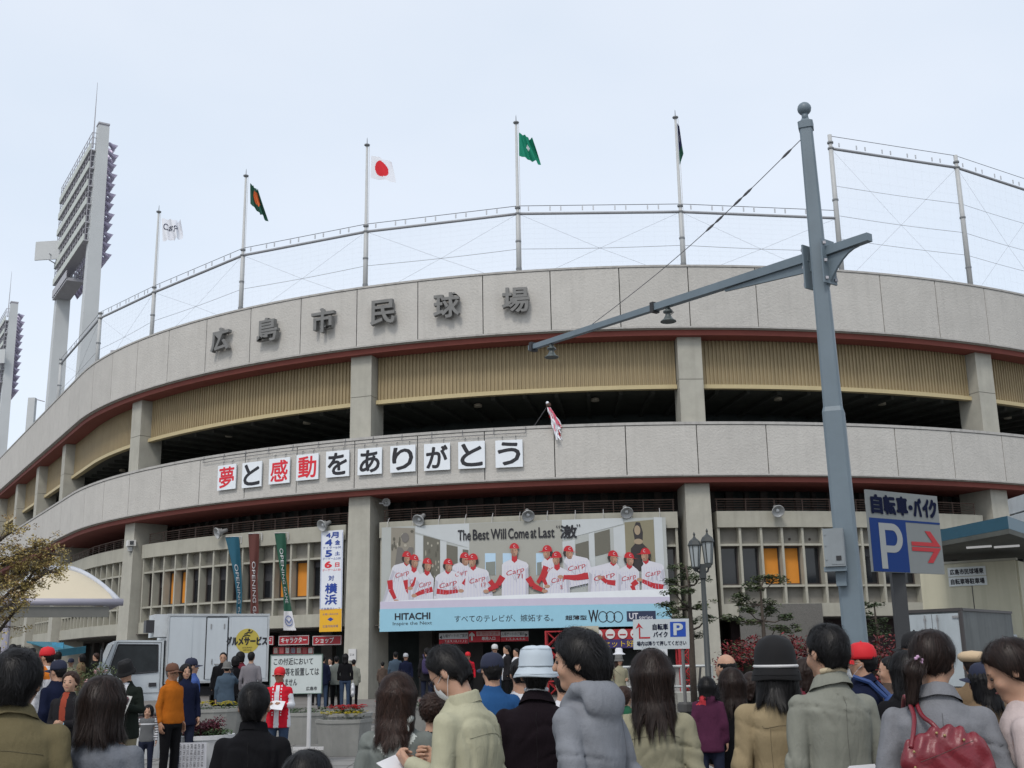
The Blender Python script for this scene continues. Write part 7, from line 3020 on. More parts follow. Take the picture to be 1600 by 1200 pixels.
    # ---- hair
    def hairf(Q, noise=True):
        x, y, z = Q[:, 0], Q[:, 1], Q[:, 2]
        puff = 1.0
        cr = ell_(Q, (0, -.013, .141), (.0835, .104, .0945))
        cr = smin(cr, cap_(Q, (0, -.060, .095), (0, -.046, .020), .052, .044), .03)
        plane = (y - .062) * .80 - (z - .165) * .60
        if hair in ('short', 'bald'):
            d = smax(cr, plane, .012)
            d = smax(d, -(z - .034 + .40 * (y + .06)), .010)
            for sd in (1, -1):
                d = smax(d, -ell_(Q, (.088 * sd, .008, .088), (.022, .030, .038)), .008)
            if hair == 'bald':
                d = smax(d, (z - .150), .01)
                d = smax(d, -ell_(Q, (0, -.02, .20), (.07, .09, .06)), .01)
        elif hair == 'mop':
            cr = ell_(Q, (0, -.014, .140), (.090, .109, .101))
            cr = smin(cr, cap_(Q, (0, -.062, .095), (0, -.048, .015), .056, .048), .03)
            d = smax(cr, (y - .075) * .75 - (z - .150) * .66, .012)
            d = smax(d, -(z - .022 + .22 * (y + .02)), .012)
            for sd in (1, -1):
                d = smax(d, -ell_(Q, (.095 * sd, .015, .078), (.022, .026, .030)), .008)
        elif hair == 'curly':
            cr = ell_(Q, (0, -.016, .140), (.100, .115, .110))
            d = smax(cr, plane, .012)
            d = smax(d, -(z - .022), .012)
            d = d + .006 * np.sin(90 * x + 3 * np.sin(60 * z)) * np.sin(95 * y + 20 * z) * np.sin(88 * z)
        else:
            w_ = {'bob': (.097, .110, .106), 'long': (.093, .108, .102), 'wavy': (.096, .110, .104), 'layer': (.095, .110, .104), 'pony': (.088, .108, .099), 'updo': (.088, .108, .099), 'childbob': (.094, .107, .102)}[hair]
            d = ell_(Q, (0, -.014, .136), w_)
            zb = {'bob': .0, 'long': -.20, 'wavy': -.115, 'layer': -.085, 'pony': .03, 'updo': .03, 'childbob': .02}[hair]
            if hair in ('bob', 'long', 'wavy', 'layer', 'childbob'):
                q2 = (np.abs(x / (w_[0] - .002)) ** 2.5 + np.abs((y + .022) / (w_[1] * .88)) ** 2.5) ** .4
                fall = (q2 - 1) * .09
                if hair != 'bob' and hair != 'childbob':
                    fall = (((np.abs(x / np.interp(z, [-.22, -.05, .13], [.082 if hair == 'layer' else .072, .096, w_[0]])) ** 2.5 + np.abs((y + .035 + .32 * np.clip(-z, 0, .16)) / np.interp(z, [-.22, -.05, .13], [.055, .085, .1])) ** 2.5)) ** .4 - 1) * .075
                fall = smax(fall, z - .135, .02)
                rag = .022 * np.sin(60 * x + seed) + .016 * np.sin(117 * x + 40 * y) + .010 * np.sin(260 * x)
                fall = smax(fall, zb + rag * (1 if zb < -.05 else .3) - z, .012)
                d = smin(d, fall, .03)
                face = smax(ell_(Q, (0, .10, .055), (.058, .085, .125)), -1.0, .01)
                d = smax(d, -face, .012)
                if zb < -.05:
                    d = smax(d, (y - .05) - .0, .02) if False else d
            else:
                d = smax(d, plane, .012)
                d = smax(d, -(z - zb + .2 * (y + .02)), .02)
                for sd in (1, -1):
                    d = smax(d, -ell_(Q, (.098 * sd, .012, .088), (.022, .026, .034)), .008)
                if hair == 'pony':
                    tl_ = smin(cap_(Q, (-.02, -.10, .085), (-.035, -.135, .045), .026, .030), cap_(Q, (-.035, -.135, .045), (-.05, -.125, -.075), .032, .018), .02)
                    d = smin(d, tl_, .015)
                else:
                    d = smin(d, ell_(Q, (0, -.115, .115), (.04, .032, .04)), .015)
        if hat:
            d = smax(d, z - (.095 if hat == 'bucket_dark' else .170), .01)
        if noise and lod >= 2:
            ang = np.arctan2(x - .01, y + .05)
            d = d + (.0035 if hair in ('short', 'curly') else .0045) * np.sin(17 * ang + 14 * z + 2.5 * np.sin(22 * z + seed)) * np.clip((.24 - z) / .06, 0, 1)
            d = d + .0022 * np.sin(70 * x + 9 * np.sin(24 * z)) * np.sin(55 * y + 6 * z + 2) + .0015 * np.sin(120 * np.arctan2(x, y + .02) / 2 + 10 * z)
        return d
    if hair != 'none':
        hh = {3: .0072, 2: .011, 1: .018}[lod]
        zb = {'long': -.26, 'wavy': -.27, 'layer': -.15, 'bob': -.04, 'pony': -.13}.get(hair, -.02)
        V, F = mesh_sdf(hairf, (-.13, -.19, zb), (.13, .13, .27), hh)
        hme = np_mesh('hair', fromh(V) * s, F, hairm)
        ho = inst('hair', hme, th)
        if strands:
            # fine locks laid over the hair surface
            n = strands
            Vp = V[V[:, 2] < (.045 if hat == 'bucket_dark' else .11)] if hat else V
            pick = rg_.integers(0, len(Vp), n)
            q = Vp[pick] + rg_.normal(0, .003, (n, 3))
            eps = .003

            def grad(q):
                g_ = np.stack([hairf(q + np.eye(3)[k] * eps, False) - hairf(q - np.eye(3)[k] * eps, False) for k in range(3)], 1)
                return g_ / np.maximum(np.linalg.norm(g_, axis=1), 1e-6)[:, None]
            crown = np.array((.012, -.045, .235))
            seg = 5
            Ls = {'short': .034, 'mop': .055, 'bald': .02, 'curly': .03, 'pony': .07, 'updo': .07, 'wavy': .06}.get(hair, .095)
            L_ = Ls * rg_.uniform(.6, 1.3, n)
            P_ = [q]
            off = rg_.uniform(-.0012, .0060 if hair in ('short', 'bald') else .0085, n) * rg_.uniform(.2, 1, n) + np.where(rg_.random(n) < .035, rg_.uniform(.004, .016, n), 0)
            zfree = {'bob': .02, 'long': -.17, 'wavy': -.08, 'layer': -.06}.get(hair, -9)
            fly = rg_.normal(0, .16, (n, 3)) + .75 * np.stack([np.sin(q @ np.array((50, 31, 22)) + seed), np.sin(q @ np.array((-34, 47, 28)) + 2), .6 * np.sin(q @ np.array((29, -41, 55)) + 4)], 1)
            cur = q
            wv = rg_.uniform(0, 6.28, n)
            for k in range(seg):
                g_ = grad(cur)
                d0 = hairf(cur, False)
                cur = cur - g_ * (d0 - off - .0006 * k)[:, None] * np.where(cur[:, 2] < zfree, .05, .8)[:, None]
                if k == 0:
                    P_[0] = cur
                rad = cur - crown
                dirn = rad * np.array((1, 1, .3)) * (4.5 if hair in ('short', 'mop', 'curly') else 2.2) + np.array((0, 0, -1.0)) * np.where(cur[:, 2] < .2, 1.0, .35)[:, None] + fly * (.9 if hair in ('short', 'mop', 'curly') else .35)
                if hair in ('wavy',):
                    dirn[:, 0] += .55 * np.sin(cur[:, 2] * 45 + wv)
                dirn -= g_ * (dirn * g_).sum(1)[:, None] * np.where(cur[:, 2] < zfree, .1, .90)[:, None]
                dirn /= np.maximum(np.linalg.norm(dirn, axis=1), 1e-6)[:, None]
                cur = cur + dirn * (L_ / seg)[:, None]
                P_.append(cur)
            P_ = np.stack(P_, 1)                      # n, seg+1, 3
            tan = P_[:, -1] - P_[:, 0]
            g_ = grad(P_[:, 0])
            sdv = np.cross(tan, g_)
            sdv /= np.maximum(np.linalg.norm(sdv, axis=1), 1e-6)[:, None]
            wd = np.linspace(1, .15, seg + 1)[None, :, None] * .0011
            a = P_ - sdv[:, None, :] * wd
            b = P_ + sdv[:, None, :] * wd
            VV = np.stack([a, b], 2).reshape(-1, 3)
            base_i = (np.arange(n) * (seg + 1) * 2)[:, None, None]
            kk = (np.arange(seg) * 2)[None, :, None]
            FF = (base_i + kk + np.array([0, 1, 3, 2])[None, None, :]).reshape(-1, 4)
            sme = np_mesh('hair_strands', fromh(VV) * s, FF, hair_shades(hairm))
            sme.polygons.foreach_set('material_index', np.repeat(rg_.integers(0, 3, n), seg).astype(np.int32)[:len(sme.polygons)])
            so = inst('hair_strands', sme, ho)
            so['kind'] = 'stuff'

    # ---- hats
    def put(mbx):
        v = fromh(np.array(mbx.v)) * s
        mbx.v = [tuple(q) for q in v]
        return mbx
    if hat in ('bucket', 'bucket_dark'):
        br_ = .124 if hat == 'bucket' else .112
        mb = MB()
        mb.smooth = True
        c = (0, -.012, .0)
        drop_ = .030 if hat == 'bucket' else .055
        if hat == 'bucket':
            mb.lathe([(br_ * .99, .125 - drop_ - .002), (br_, .125 - drop_), (br_ * .94, .125 - drop_ * .4), (.098, .142), (.096, .150), (.092, .20), (.083, .240), (.068, .254), (.03, .256), (.0001, .254)], c, 40, sy=1.14)
        else:
            mb.lathe([(.117, .050), (.118, .053), (.112, .085), (.1005, .112), (.100, .118), (.099, .16), (.092, .205), (.075, .238), (.045, .256), (.0001, .262)], c, 40, sy=1.12)
        mb.v = [(x * (1 + .012 * math.sin(9 * math.atan2(y, x) + 40 * z) + .010 * math.sin(4 * math.atan2(y, x) + 2)), y * (1 + .012 * math.sin(7 * math.atan2(y, x) - 30 * z)), z + .004 * math.sin(3 * math.atan2(y, x) + 1) * (1 if z > .2 or z < .12 else .3)) for x, y, z in mb.v]
        hb2 = part('hat', put(mb), hatm, th)
        mb = MB()
        mb.smooth = True
        mb.lathe([(.0985, .146), (.0995, .150), (.0985, .154)] if hat == 'bucket' else [(.1040, .108), (.1085, .115), (.1040, .122)], c, 40, sy=1.14)
        part('hat_band', put(mb), mat('hat_band_white', (.5, .5, .5), .7) if hat == 'bucket_dark' else seam_mat(hatm), hb2)
        mb = MB()
        for zz, r_ in ((.240, .0840), (.125 - drop_ * .55, br_ * .962)) if hat == 'bucket' else ((.075, .1148),):
            mb.tube([(c[0] + r_ * math.cos(a_ * PI / 16), c[1] + r_ * 1.14 * math.sin(a_ * PI / 16), zz) for a_ in range(33)], .0011, 4)
        part('stitching', put(mb), seam_mat(hatm), hb2)
    elif hat == 'cap':
        mb = MB()
        mb.smooth = True
        pr = [(.0905, .128), (.093, .150), (.090, .185), (.075, .222), (.045, .243), (.0001, .250)]
        mb.lathe(pr, (0, -.012, 0), 30, sy=1.13)
        hb2 = part('cap', put(mb), hatm, th)
        mb = MB()
        mb.smooth = True

        def brim(u, v):
            a_ = PI * (.12 + .76 * u)
            r_ = .098 + .075 * v * math.sin(PI * u) ** .5
            return (r_ * math.cos(a_) * .92, -.012 + r_ * 1.13 * math.sin(a_), .136 - .012 * v - .030 * (u - .5) ** 2 * 4 * (.6 + v * .4))
        mb.grid(brim, 14, 4)
        mb.grid(lambda u, v: tuple(np.array(brim(1 - u, v)) - (0, 0, .003)), 14, 4)
        part('brim', put(mb), hatm, hb2)
        mb = MB()
        mb.ico((0, -.012, .251), .007, 5)
        part('button', put(mb), hatm, hb2)
    elif hat == 'beret':
        mb = MB()
        mb.smooth = True
        mb.lathe([(.088, .140), (.100, .150), (.118, .170), (.112, .200), (.080, .222), (.0001, .232)], (-.005, -.022, 0), 28, sy=1.12)
        part('beret', put(mb), hatm, th)
    if mask:
        mb = MB()
        mb.smooth = True

        def mk(u, v):
            a_ = (u - .5) * 2.1
            bulge = .018 * math.sin(PI * v) * math.cos(a_)
            return ((.060 + bulge * .3) * math.sin(a_) * 1.05, .036 + (.070 + bulge) * math.cos(a_) - .018 * (1 - v), .002 + .088 * v)
        mb.grid(mk, 12, 8)
        mo = part('face_mask', put(mb), mat('mask_white', (.62, .63, .63), .8, var=.03), th)
        mb = MB()
        for sd in (1, -1):
            mb.tube([mk(.5 + .5 * sd, .9), (.079 * sd, .01, .10), (.080 * sd, -.022, .098)], .0013, 4)
            mb.tube([mk(.5 + .5 * sd, .1), (.079 * sd, .0, .065), (.080 * sd, -.022, .082)], .0013, 4)
        part('ear_loop', put(mb), mat('mask_white', (.62, .63, .63)), mo)
    if glasses:
        mb = MB()
        for sd in (1, -1):
            cx = .034 * sd
            mb.tube([(cx + .023 * math.cos(a_ * PI / 8), .104, .102 + .016 * math.sin(a_ * PI / 8)) for a_ in range(17)], .0012, 4)
            mb.tube([(.056 * sd, .102, .106), (.080 * sd, .05, .108), (.083 * sd, -.01, .104)], .0013, 4)
        mb.tube([(-.012, .106, .106), (.012, .106, .106)], .0012, 4)
        part('glasses', put(mb), mat('glasses_frame', (.06, .05, .045), .3, var=0, metal=.5), th)
    info = dict(th=th, s=s, onsurf=onsurf, dolean=dolean, fromh=fromh, topf=topf, A=A, base=base)
    if hook:
        hook(info)
    return info
# ================================================================== the crowd
def toW(info, p):
    th = info['th']
    return Matrix.Translation(th.location) @ Matrix.Rotation(th.rotation_euler[2], 4, 'Z') @ Vector(p)


NAVY = (0.009, 0.012, 0.030)
DEN = cloth('denim', (0.035, 0.055, 0.095), 300)
BLKT = cloth('trousers_black', (0.008, 0.008, 0.009), 300)
GRYT = cloth('trousers_grey', (0.06, 0.06, 0.06), 300)
KHK = cloth('trousers_khaki', (0.17, 0.15, 0.10), 300)
NVYT = cloth('trousers_navy', (0.018, 0.022, 0.04), 300)
c_ol = cloth('olive', (0.125, 0.105, 0.058), 160)
c_gs = cloth('grey_sweater', (0.135, 0.145, 0.165), 120, .6, .22)
c_bk = cloth('black_jacket', (0.0085, 0.0085, 0.010), 260)
c_bk2 = cloth('black_plum_jacket', (0.011, 0.0075, 0.010), 260)
c_lg = cloth('light_grey_jacket', (0.15, 0.165, 0.155), 200)
c_bg = cloth('pale_beige_jacket', (0.36, 0.35, 0.25), 240)
c_hd = cloth('grey_hoodie', (0.185, 0.195, 0.215), 170, .5, .16)
c_sg = cloth('sage_beige_jacket', (0.265, 0.25, 0.175), 220)
c_tn = cloth('tan_coat', (0.27, 0.215, 0.13), 230)
c_gj = cloth('grey_suit', (0.20, 0.205, 0.175), 300)
c_ln = cloth('linen_grey', (0.175, 0.18, 0.195), 160, .5, .20)
c_pk = cloth('pale_pink', (0.45, 0.38, 0.37), 200)
c_wh = cloth('white_shirt', (0.58, 0.59, 0.62), 200)
c_nv = cloth('navy_jersey', NAVY, 240)
c_or = cloth('orange_sweater', (0.36, 0.105, 0.012), 160)
c_rd = cloth('red_coat', (0.50, 0.015, 0.03), 240)
c_dn = cloth('denim_jacket', (0.055, 0.08, 0.11), 260)
c_dg = cloth('dark_green_jacket', (0.013, 0.017, 0.014), 240)
c_dk = cloth('dark_cardigan', (0.017, 0.016, 0.018), 180)
c_bl = cloth('blue_jacket', (0.02, 0.07, 0.18), 240)
c_jb = cloth('blue_team_shirt', (0.05, 0.09, 0.26), 240)
c_pu = cloth('purple_hoodie', (0.07, 0.02, 0.045), 180)
c_pl = cloth('brown_plaid', (0.075, 0.055, 0.045), 90, .3, .5)
c_br = cloth('brown_coat', (0.16, 0.11, 0.065), 220)
c_mr = cloth('maroon_top', (0.12, 0.02, 0.03), 220)
HW = mat('hat_white_blue', (0.43, 0.49, 0.54), .85, var=.05, bump=.3, bscale=220)
HB = mat('hat_black', (0.007, 0.007, 0.008), .9, var=.2, bump=.3, bscale=220)
HR = mat('cap_bright_red', (0.50, 0.008, 0.015), .7, var=.06)
HN = mat('cap_navy', (0.014, 0.018, 0.04), .85, var=.1)
HBR = mat('cap_brown', (0.11, 0.05, 0.03), .85, var=.1)
HG = mat('hat_grey', (0.13, 0.13, 0.125), .9, var=.1)
HBE = mat('beret_beige', (0.45, 0.34, 0.22), .9, var=.06, bump=.3, bscale=120)


# ---------- hooks for things carried
def strap_hook(side, m, width, label, bag=None):
    """a strap over one shoulder down the back to the other hip, with its bag"""
    def hk(info):
        s = info['s']
        p0 = [(side * .115, .06, 1.42), (side * .115, -.03, 1.44), (side * .098, -.11, 1.39), (side * .062, -.16, 1.26), (side * .005, -.17, 1.06), (-side * .07, -.16, .88), (-side * .15, -.10, .80)]
        pts = []
        for k in range(len(p0) - 1):
            for t in range(5):
                pts.append([p0[k][q] + (p0[k + 1][q] - p0[k][q]) * t / 5 for q in range(3)])
        q = info['onsurf'](pts, .006)
        c0 = toW(info, q[-1])
        th = thing('shoulder_bag', label, 'bag', loc=tuple(c0))
        mb = MB()
        vs = []
        for k, p in enumerate(q):
            a = Vector(q[max(k - 1, 0)])
            b = Vector(q[min(k + 1, len(q) - 1)])
            d = (b - a).normalized()
            n = Vector((p[0], p[1] - .0, 0)).normalized()
            w = d.cross(n).normalized() * width * s
            o = n * .004
            for v in (Vector(p) - w, Vector(p) - w + o, Vector(p) + w + o, Vector(p) + w):
                vs.append(toW(info, v) - c0)
        fs = []
        for k in range(len(q) - 1):
            for j in range(4):
                fs.append((k * 4 + j, k * 4 + (j + 1) % 4, (k + 1) * 4 + (j + 1) % 4, (k + 1) * 4 + j))
        mb.add(vs, fs)
        part('strap', mb, m, th)
        mb = MB()
        mb.smooth = True
        bc = toW(info, Vector((-side * .27, -.02, .72)) * s) - c0
        V, F = mesh_sdf(lambda Q: smax(ell_(Q, (0, 0, 0), (.07, .15, .13)), Q[:, 2] - .10, .02), (-.09, -.17, -.15), (.09, .17, .13), .012)
        inst('pouch', np_mesh('pouch', V + np.array(bc), F, m), th)
    return hk


STRAP = mat('leather_brown', (0.045, 0.022, 0.018), .5, var=.15, vscale=20)


def handbag_hook(info):
    s = info['s']
    c = toW(info, Vector((-.02, -.215, 1.215)) * s)
    th = thing('handbag', 'large dark red gathered leather handbag hanging from the shoulder of the ponytailed woman', 'handbag', loc=tuple(c))
    R3 = rotm('Z', math.radians(-4)) @ rotm('Y', math.radians(-16)) * .86
    RED = mat('leather_red', (0.15, 0.010, 0.018), .38, var=.15, vscale=9, bump=.25, bscale=80, spec=.5)

    def bag(Q):
        x, y, z = Q[:, 0], Q[:, 1], Q[:, 2]
        w = np.interp(z, [-.16, -.10, .04, .12, .15], [.18, .225, .20, .13, .10])
        dp = np.interp(z, [-.16, -.08, .06, .15], [.045, .075, .055, .022])
        q = (np.abs(x / w) ** 3 + np.abs(y / dp) ** 2.2) ** (1 / 2.6)
        d = (q - 1) * .055
        d = smax(d, np.abs(z + .005) - .150, .02)
        pl_ = np.clip((z - .0) / .12, 0, 1)
        d = d + .0055 * pl_ * np.sin(95 * x + 2 * np.sin(30 * z)) + .004 * np.sin(23 * x + 31 * z + 2 * np.sin(19 * x)) + .003 * np.sin(60 * x - 40 * z + 3 * np.sin(25 * z))
        return d
    V, F = mesh_sdf(bag, (-.26, -.11, -.19), (.26, .11, .18), .0075)
    inst('bag_body', np_mesh('bag_body', V @ R3.T, F, RED), th)
    mb = MB()
    mb.smooth = True
    for dy in (-.028, .018):
        pts = []
        a = Vector(R3 @ np.array((-.13, dy, .10)))
        b = Vector(R3 @ np.array((.03, dy, .125)))
        top_ = toW(info, Vector((-.125, -.055 + dy * .5, 1.445)) * s) - c
        mid = toW(info, Vector((-.16, -.135, 1.33)) * s) - c
        mid2 = toW(info, Vector((-.06, -.155, 1.33)) * s) - c
        st_ = a if dy < 0 else b
        sh1 = toW(info, Vector((-.110 + (0 if dy < 0 else .03), -.135, 1.385)) * s) - c
        sh2 = toW(info, Vector((-.125 + (0 if dy < 0 else .03), -.045, 1.452)) * s) - c
        sh3 = toW(info, Vector((-.125 + (0 if dy < 0 else .03), .07, 1.40)) * s) - c
        sh4 = toW(info, Vector((-.125 + (0 if dy < 0 else .03), .13, 1.30)) * s) - c
        cp = [st_, st_.lerp(sh1, .5) + Vector((0, -.015, 0)), sh1, sh2, sh3, sh4]
        out = []
        for k in range(len(cp) - 1):
            p0, p1, p2, p3 = cp[max(k - 1, 0)], cp[k], cp[k + 1], cp[min(k + 2, len(cp) - 1)]
            for t in range(6):
                t /= 6
                out.append(.5 * ((2 * p1) + (p2 - p0) * t + (2 * p0 - 5 * p1 + 4 * p2 - p3) * t * t + (3 * p1 - p0 - 3 * p2 + p3) * t ** 3))
        out.append(cp[-1])
        mb2 = MB()
        mb2.smooth = True
        mb2.tube(out, .0095, 8)
        part('handle', mb2, RED, th)
    GLD = mat('brass', (.45, .34, .16), .3, metal=.9, var=0)
    for x, z in ((-.13, .085), (.03, .11), (-.15, .02), (-.12, -.02), (-.16, -.05), (.0, .13), (.10, .07)):
        p = np.array((x, -.062 if z < .1 else -.045, z))
        mb = MB()
        mb.ico(tuple(R3 @ p), .006, 5)
        part('stud', mb, GLD, th)
    mb = MB()
    mb.tube([Vector(R3 @ np.array((x, -.0735 + .5 * x * x, .045 + .01 * math.sin(x * 9)))) for x in np.linspace(-.12, .14, 14)], .0014, 4)
    part('seam', mb, STRAP, th)
    # leaflets in the left hand
    q = toW(info, Vector((-.27, .10, 1.08)) * s)
    lf = thing('leaflets', 'white leaflets held at the left side of the ponytailed woman', 'leaflet', loc=tuple(q))
    for k in range(3):
        mb = MB()
        M = Matrix.Rotation(.5 + k * .12, 3, 'Z') @ Matrix.Rotation(1.0 - k * .1, 3, 'X')
        mb.box((0, 0, .002 * k), (.15, .21, .0008), M=M)
        sh_ = part('sheet', mb, mat('leaflet_white', (.6, .6, .62), .6, var=.1), lf)
        mb = MB()
        for t in range(4):
            mb.box(M @ Vector((-.02, .07 - .045 * t, .0022 + .002 * k)), (.09, .014, .0008), M=M)
        part('print', mb, mat('leaflet_print', (.35, .03, .06), .6), sh_)


def ribbon_hook(info):
    pass


def hair_tie(info):
    q = info['fromh'](np.array([(-.018, -.118, .092)])) * info['s']
    mb = MB()
    for k in range(7):
        a = k * .9
        mb.ico((q[0][0] + .013 * math.cos(a), q[0][1] - .010 + .006 * math.sin(2 * a), q[0][2] + .013 * math.sin(a)), .0075, 5)
    part('hair_tie', mb, mat('tie_lilac', (.45, .28, .42), .35), info['th'])
    handbag_hook(info)


def backpack(label, m, w=.30, h=.44, z=1.18):
    def hk(info):
        s = info['s']
        c = toW(info, Vector((0, -.235, z - h / 2)) * s)
        th = thing('backpack', label, 'backpack', loc=tuple(c), rz=info['th'].rotation_euler[2])
        V, F = mesh_sdf(lambda Q: (((np.abs(Q[:, 0]) / (w / 2)) ** 4 + (np.abs(Q[:, 1]) / .10) ** 2.6 + (np.abs(Q[:, 2] - h / 2) / (h / 2)) ** 4) ** .3 - 1) * .1, (-w, -.15, -.05), (w, .15, h + .05), .022)
        inst('pack', np_mesh('pack', V * s, F, m), th)
        for sd in (1, -1):
            mb = MB()
            mb.tube([Vector((sd * .08, .06, h * .95)) * s, Vector((sd * .10, .16, h + .08)) * s, Vector((sd * .11, .27, h + .12)) * s], .018 * s, 6)
            part('strap', mb, m, th)
    return hk


def held_sheet(label, name, cat, size, at_, tilt, m, pm=None):
    def hk(info):
        s = info['s']
        c = toW(info, Vector(at_) * s)
        th = thing(name, label, cat, loc=tuple(c), rz=info['th'].rotation_euler[2])
        M = Matrix.Rotation(tilt[0], 3, 'X') @ Matrix.Rotation(tilt[1], 3, 'Y')
        mb = MB()
        for sd in (1, -1):
            M2 = M @ Matrix.Rotation(sd * .25, 3, 'Y')
            mb.box(M @ Vector((sd * size[0] * .245, 0, 0)), (size[0] * .5, size[1], .003), M=M2)
        part('pages', mb, m, th)
        if pm:
            mb = MB()
            for k in range(5):
                mb.box(M @ Vector((size[0] * (-.38 + .19 * k), size[1] * (.2 if k % 2 else -.2), -.006 + .0)), (size[0] * .15, size[1] * .3, .002), M=M)
                mb.box(M @ Vector((size[0] * (-.38 + .19 * k), size[1] * (.2 if k % 2 else -.2), .022)), (size[0] * .15, size[1] * .3, .002), M=M)
            part('print', mb, pm, th)
    return hk


def bag_in_hand(label, name, cat, m, side=1, sz=(.12, .05, .17)):
    def hk(info):
        s = info['s']
        w = [a for a in info['A'] if a[0] == side][0][3]
        c = toW(info, Vector((w[0] + side * .02, w[1], w[2] - .10 - sz[2])) * s)
        th = thing(name, label, cat, loc=tuple(c), rz=info['th'].rotation_euler[2])
        V, F = mesh_sdf(lambda Q: (((np.abs(Q[:, 0]) / sz[1]) ** 2.5 + (np.abs(Q[:, 1]) / sz[0]) ** 3 + (np.abs(Q[:, 2]) / sz[2]) ** 3) ** .36 - 1) * .06 + .006 * np.sin(40 * Q[:, 2] + 30 * Q[:, 1]), (-sz[1] - .05, -sz[0] - .05, -sz[2] - .05), (sz[1] + .05, sz[0] + .05, sz[2] + .05), .018)
        inst('sack', np_mesh('sack', V, F, m), th)
        mb = MB()
        for q in (-.03, .03):
            mb.tube([(0, q * 2, sz[2] * .8), (0, q, sz[2] + .06), (0, 0, sz[2] + .10)], .006, 4)
        part('handle', mb, m, th)
    return hk


def hooks(*hs_):
    def hk(info):
        for h in hs_:
            h(info)
    return hk


def name_number(txt, num, m):
    def hk(info):
        s = info['s']
        for tx, z0, z1, w in ((txt, 1.31, 1.355, .11), (num, 1.10, 1.28, .085)):
            if not tx:
                continue
            t = text_mb(tx)
            a, b, c, d = t.bb
            pts = [(((x - (a + b) / 2) / (b - a)) * 2 * w, -.2, z0 + (y - c) / (d - c) * (z1 - z0)) for x, y, _ in t.v]
            # mirrored for a reader behind the wearer: x runs to the right as seen from the back
            q = info['onsurf'](pts, .006)
            mb = MB()
            mb.add([tuple(p) for p in q], t.f)
            part('lettering', mb, m, info['th'])
    return hk


# ------------------------------------------------------------------ nearest row (lod 3)
N = dict(lod=3)
person(32, 1015, 5.0, 8, 'man with black hair in an olive jacket, cut by the left edge', 'jacket', c_ol, KHK, 'mop', H_BLK, sw=1.06, hs=1.08, collar='fold', seams=('yoke',), strands=16000, seed=1, **N)
person(164, 1058, 5.2, -4, 'woman with a dark brown bob in a grey knitted sweater', 'shirt', c_gs, BLKT, 'bob', H_BRN, sw=.96, hs=1.0, woman=True, seams=(), strands=18000, seed=2, head=(-8, 4, 0), **N)
person(399, 1066, 6.2, 0, 'man with short black hair in a black jacket with a stand collar', 'jacket', c_bk, BLKT, 'short', H_BLK, sw=1.02, hs=1.06, collar='stand', seams=('back',), strands=14000, seed=3, **N)
person(486, 1144, 4.8, -25, 'girl with long black hair, only her head above the lower edge', 'shirt', c_bk2, BLKT, 'long', H_BLK, sw=.9, child=True, woman=True, strands=12000, seed=4, head=(-10, 0, 0), H=1.30, **N)
person(622, 1052, 6.0, -6, 'woman with long wavy reddish brown hair in a light grey jacket', 'jacket', c_lg, GRYT, 'wavy', H_LBR, sw=.94, hs=1.02, woman=True, strands=20000, seed=5, head=(-6, 3, 0),
       hood=.70, seams=('waist',), stripes=(cloth('hood_lining_white', (.55, .58, .55), 200), lambda c: (c[:, 2] > 1.275 + 8 * c[:, 0] ** 2) & (c[:, 1] < -.06) & (np.abs(c[:, 0]) < .125)), **N)
person(676, 1085, 7.4, 5, 'small person with curly dark hair between the wavy haired woman and the beige man', 'shirt', c_dk, BLKT, 'curly', H_LBR, sw=.9, woman=True, hs=1.0, strands=7000, seed=6, lod=2)
person(733, 1008, 5.6, 58, 'tall man in a pale beige jacket and mask, head bowed, reading', 'coat', c_bg, KHK, 'short', H_BLK, sw=1.02, hs=1.0, collar='stand', mask=True, glasses=True, head=(12, 30, 0), lean=.10,
       arms=('read', 'read'), strands=12000, seed=7, seams=('yoke', 'armR'), hook=held_sheet('folded paper read by the tall man in the beige jacket', 'folded_paper', 'paper', (.28, .20), (-.02, .34, 1.14), (.5, 0), mat('leaflet_white', (.6, .6, .62)), None), **N)
person(768, 1018, 9.0, 15, 'man in a dark navy cap and blue jacket behind the white hat', 'jacket', c_bl, BLKT, 'short', H_BLK, hat='cap', hatm=HN, lod=2, seed=8)
person(837, 1007, 6.3, -3, 'man in a pale bucket hat and black jacket', 'jacket', c_bk2, BLKT, 'short', H_BLK, hat='bucket', hatm=HW, sw=1.06, hs=1.0, collar='fold', collm=c_wh, seams=('back',), strands=7000, seed=9, **N)
person(919, 983, 5.0, 48, 'young man with thick black hair in a light grey hoodie, looking left', 'jacket', c_hd, DEN, 'mop', H_BLK, sw=.80, hs=1.04, hood=.98, lean=.09, head=(26, -2, 0), strands=18000, seed=10, seams=('armR',), arms=('relaxed', 'relaxed'), **N)
person(1017, 1015, 5.7, -5, 'woman with layered dark brown hair in a pale beige jacket', 'jacket', c_sg, BLKT, 'layer', H_BRN, sw=.88, hs=1.02, woman=True, collar='fold', seams=('yoke',), strands=20000, seed=11, **N)
person(1207, 992, 5.9, 3, 'person in a black bucket hat with a white band and a tan coat', 'coat', c_tn, KHK, 'bob', H_BLK, hat='bucket_dark', hatm=HB, sw=.94, hs=1.04, collar='fold', seams=('backL', 'yoke', 'waist'), strands=10000, seed=12,
       hook=strap_hook(1, STRAP, .017, 'brown leather shoulder bag worn across the tan coat'), woman=True, **N)
person(1289, 975, 5.5, 12, 'man in a light grey suit jacket with short black hair and glasses', 'jacket', c_gj, GRYT, 'short', H_BLK, sw=.92, hs=1.0, glasses=True, collar='fold', collm=cloth('shirt_cream', (.45, .38, .26)), seams=('back',), strands=16000, seed=13, head=(14, 3, 0), **N)
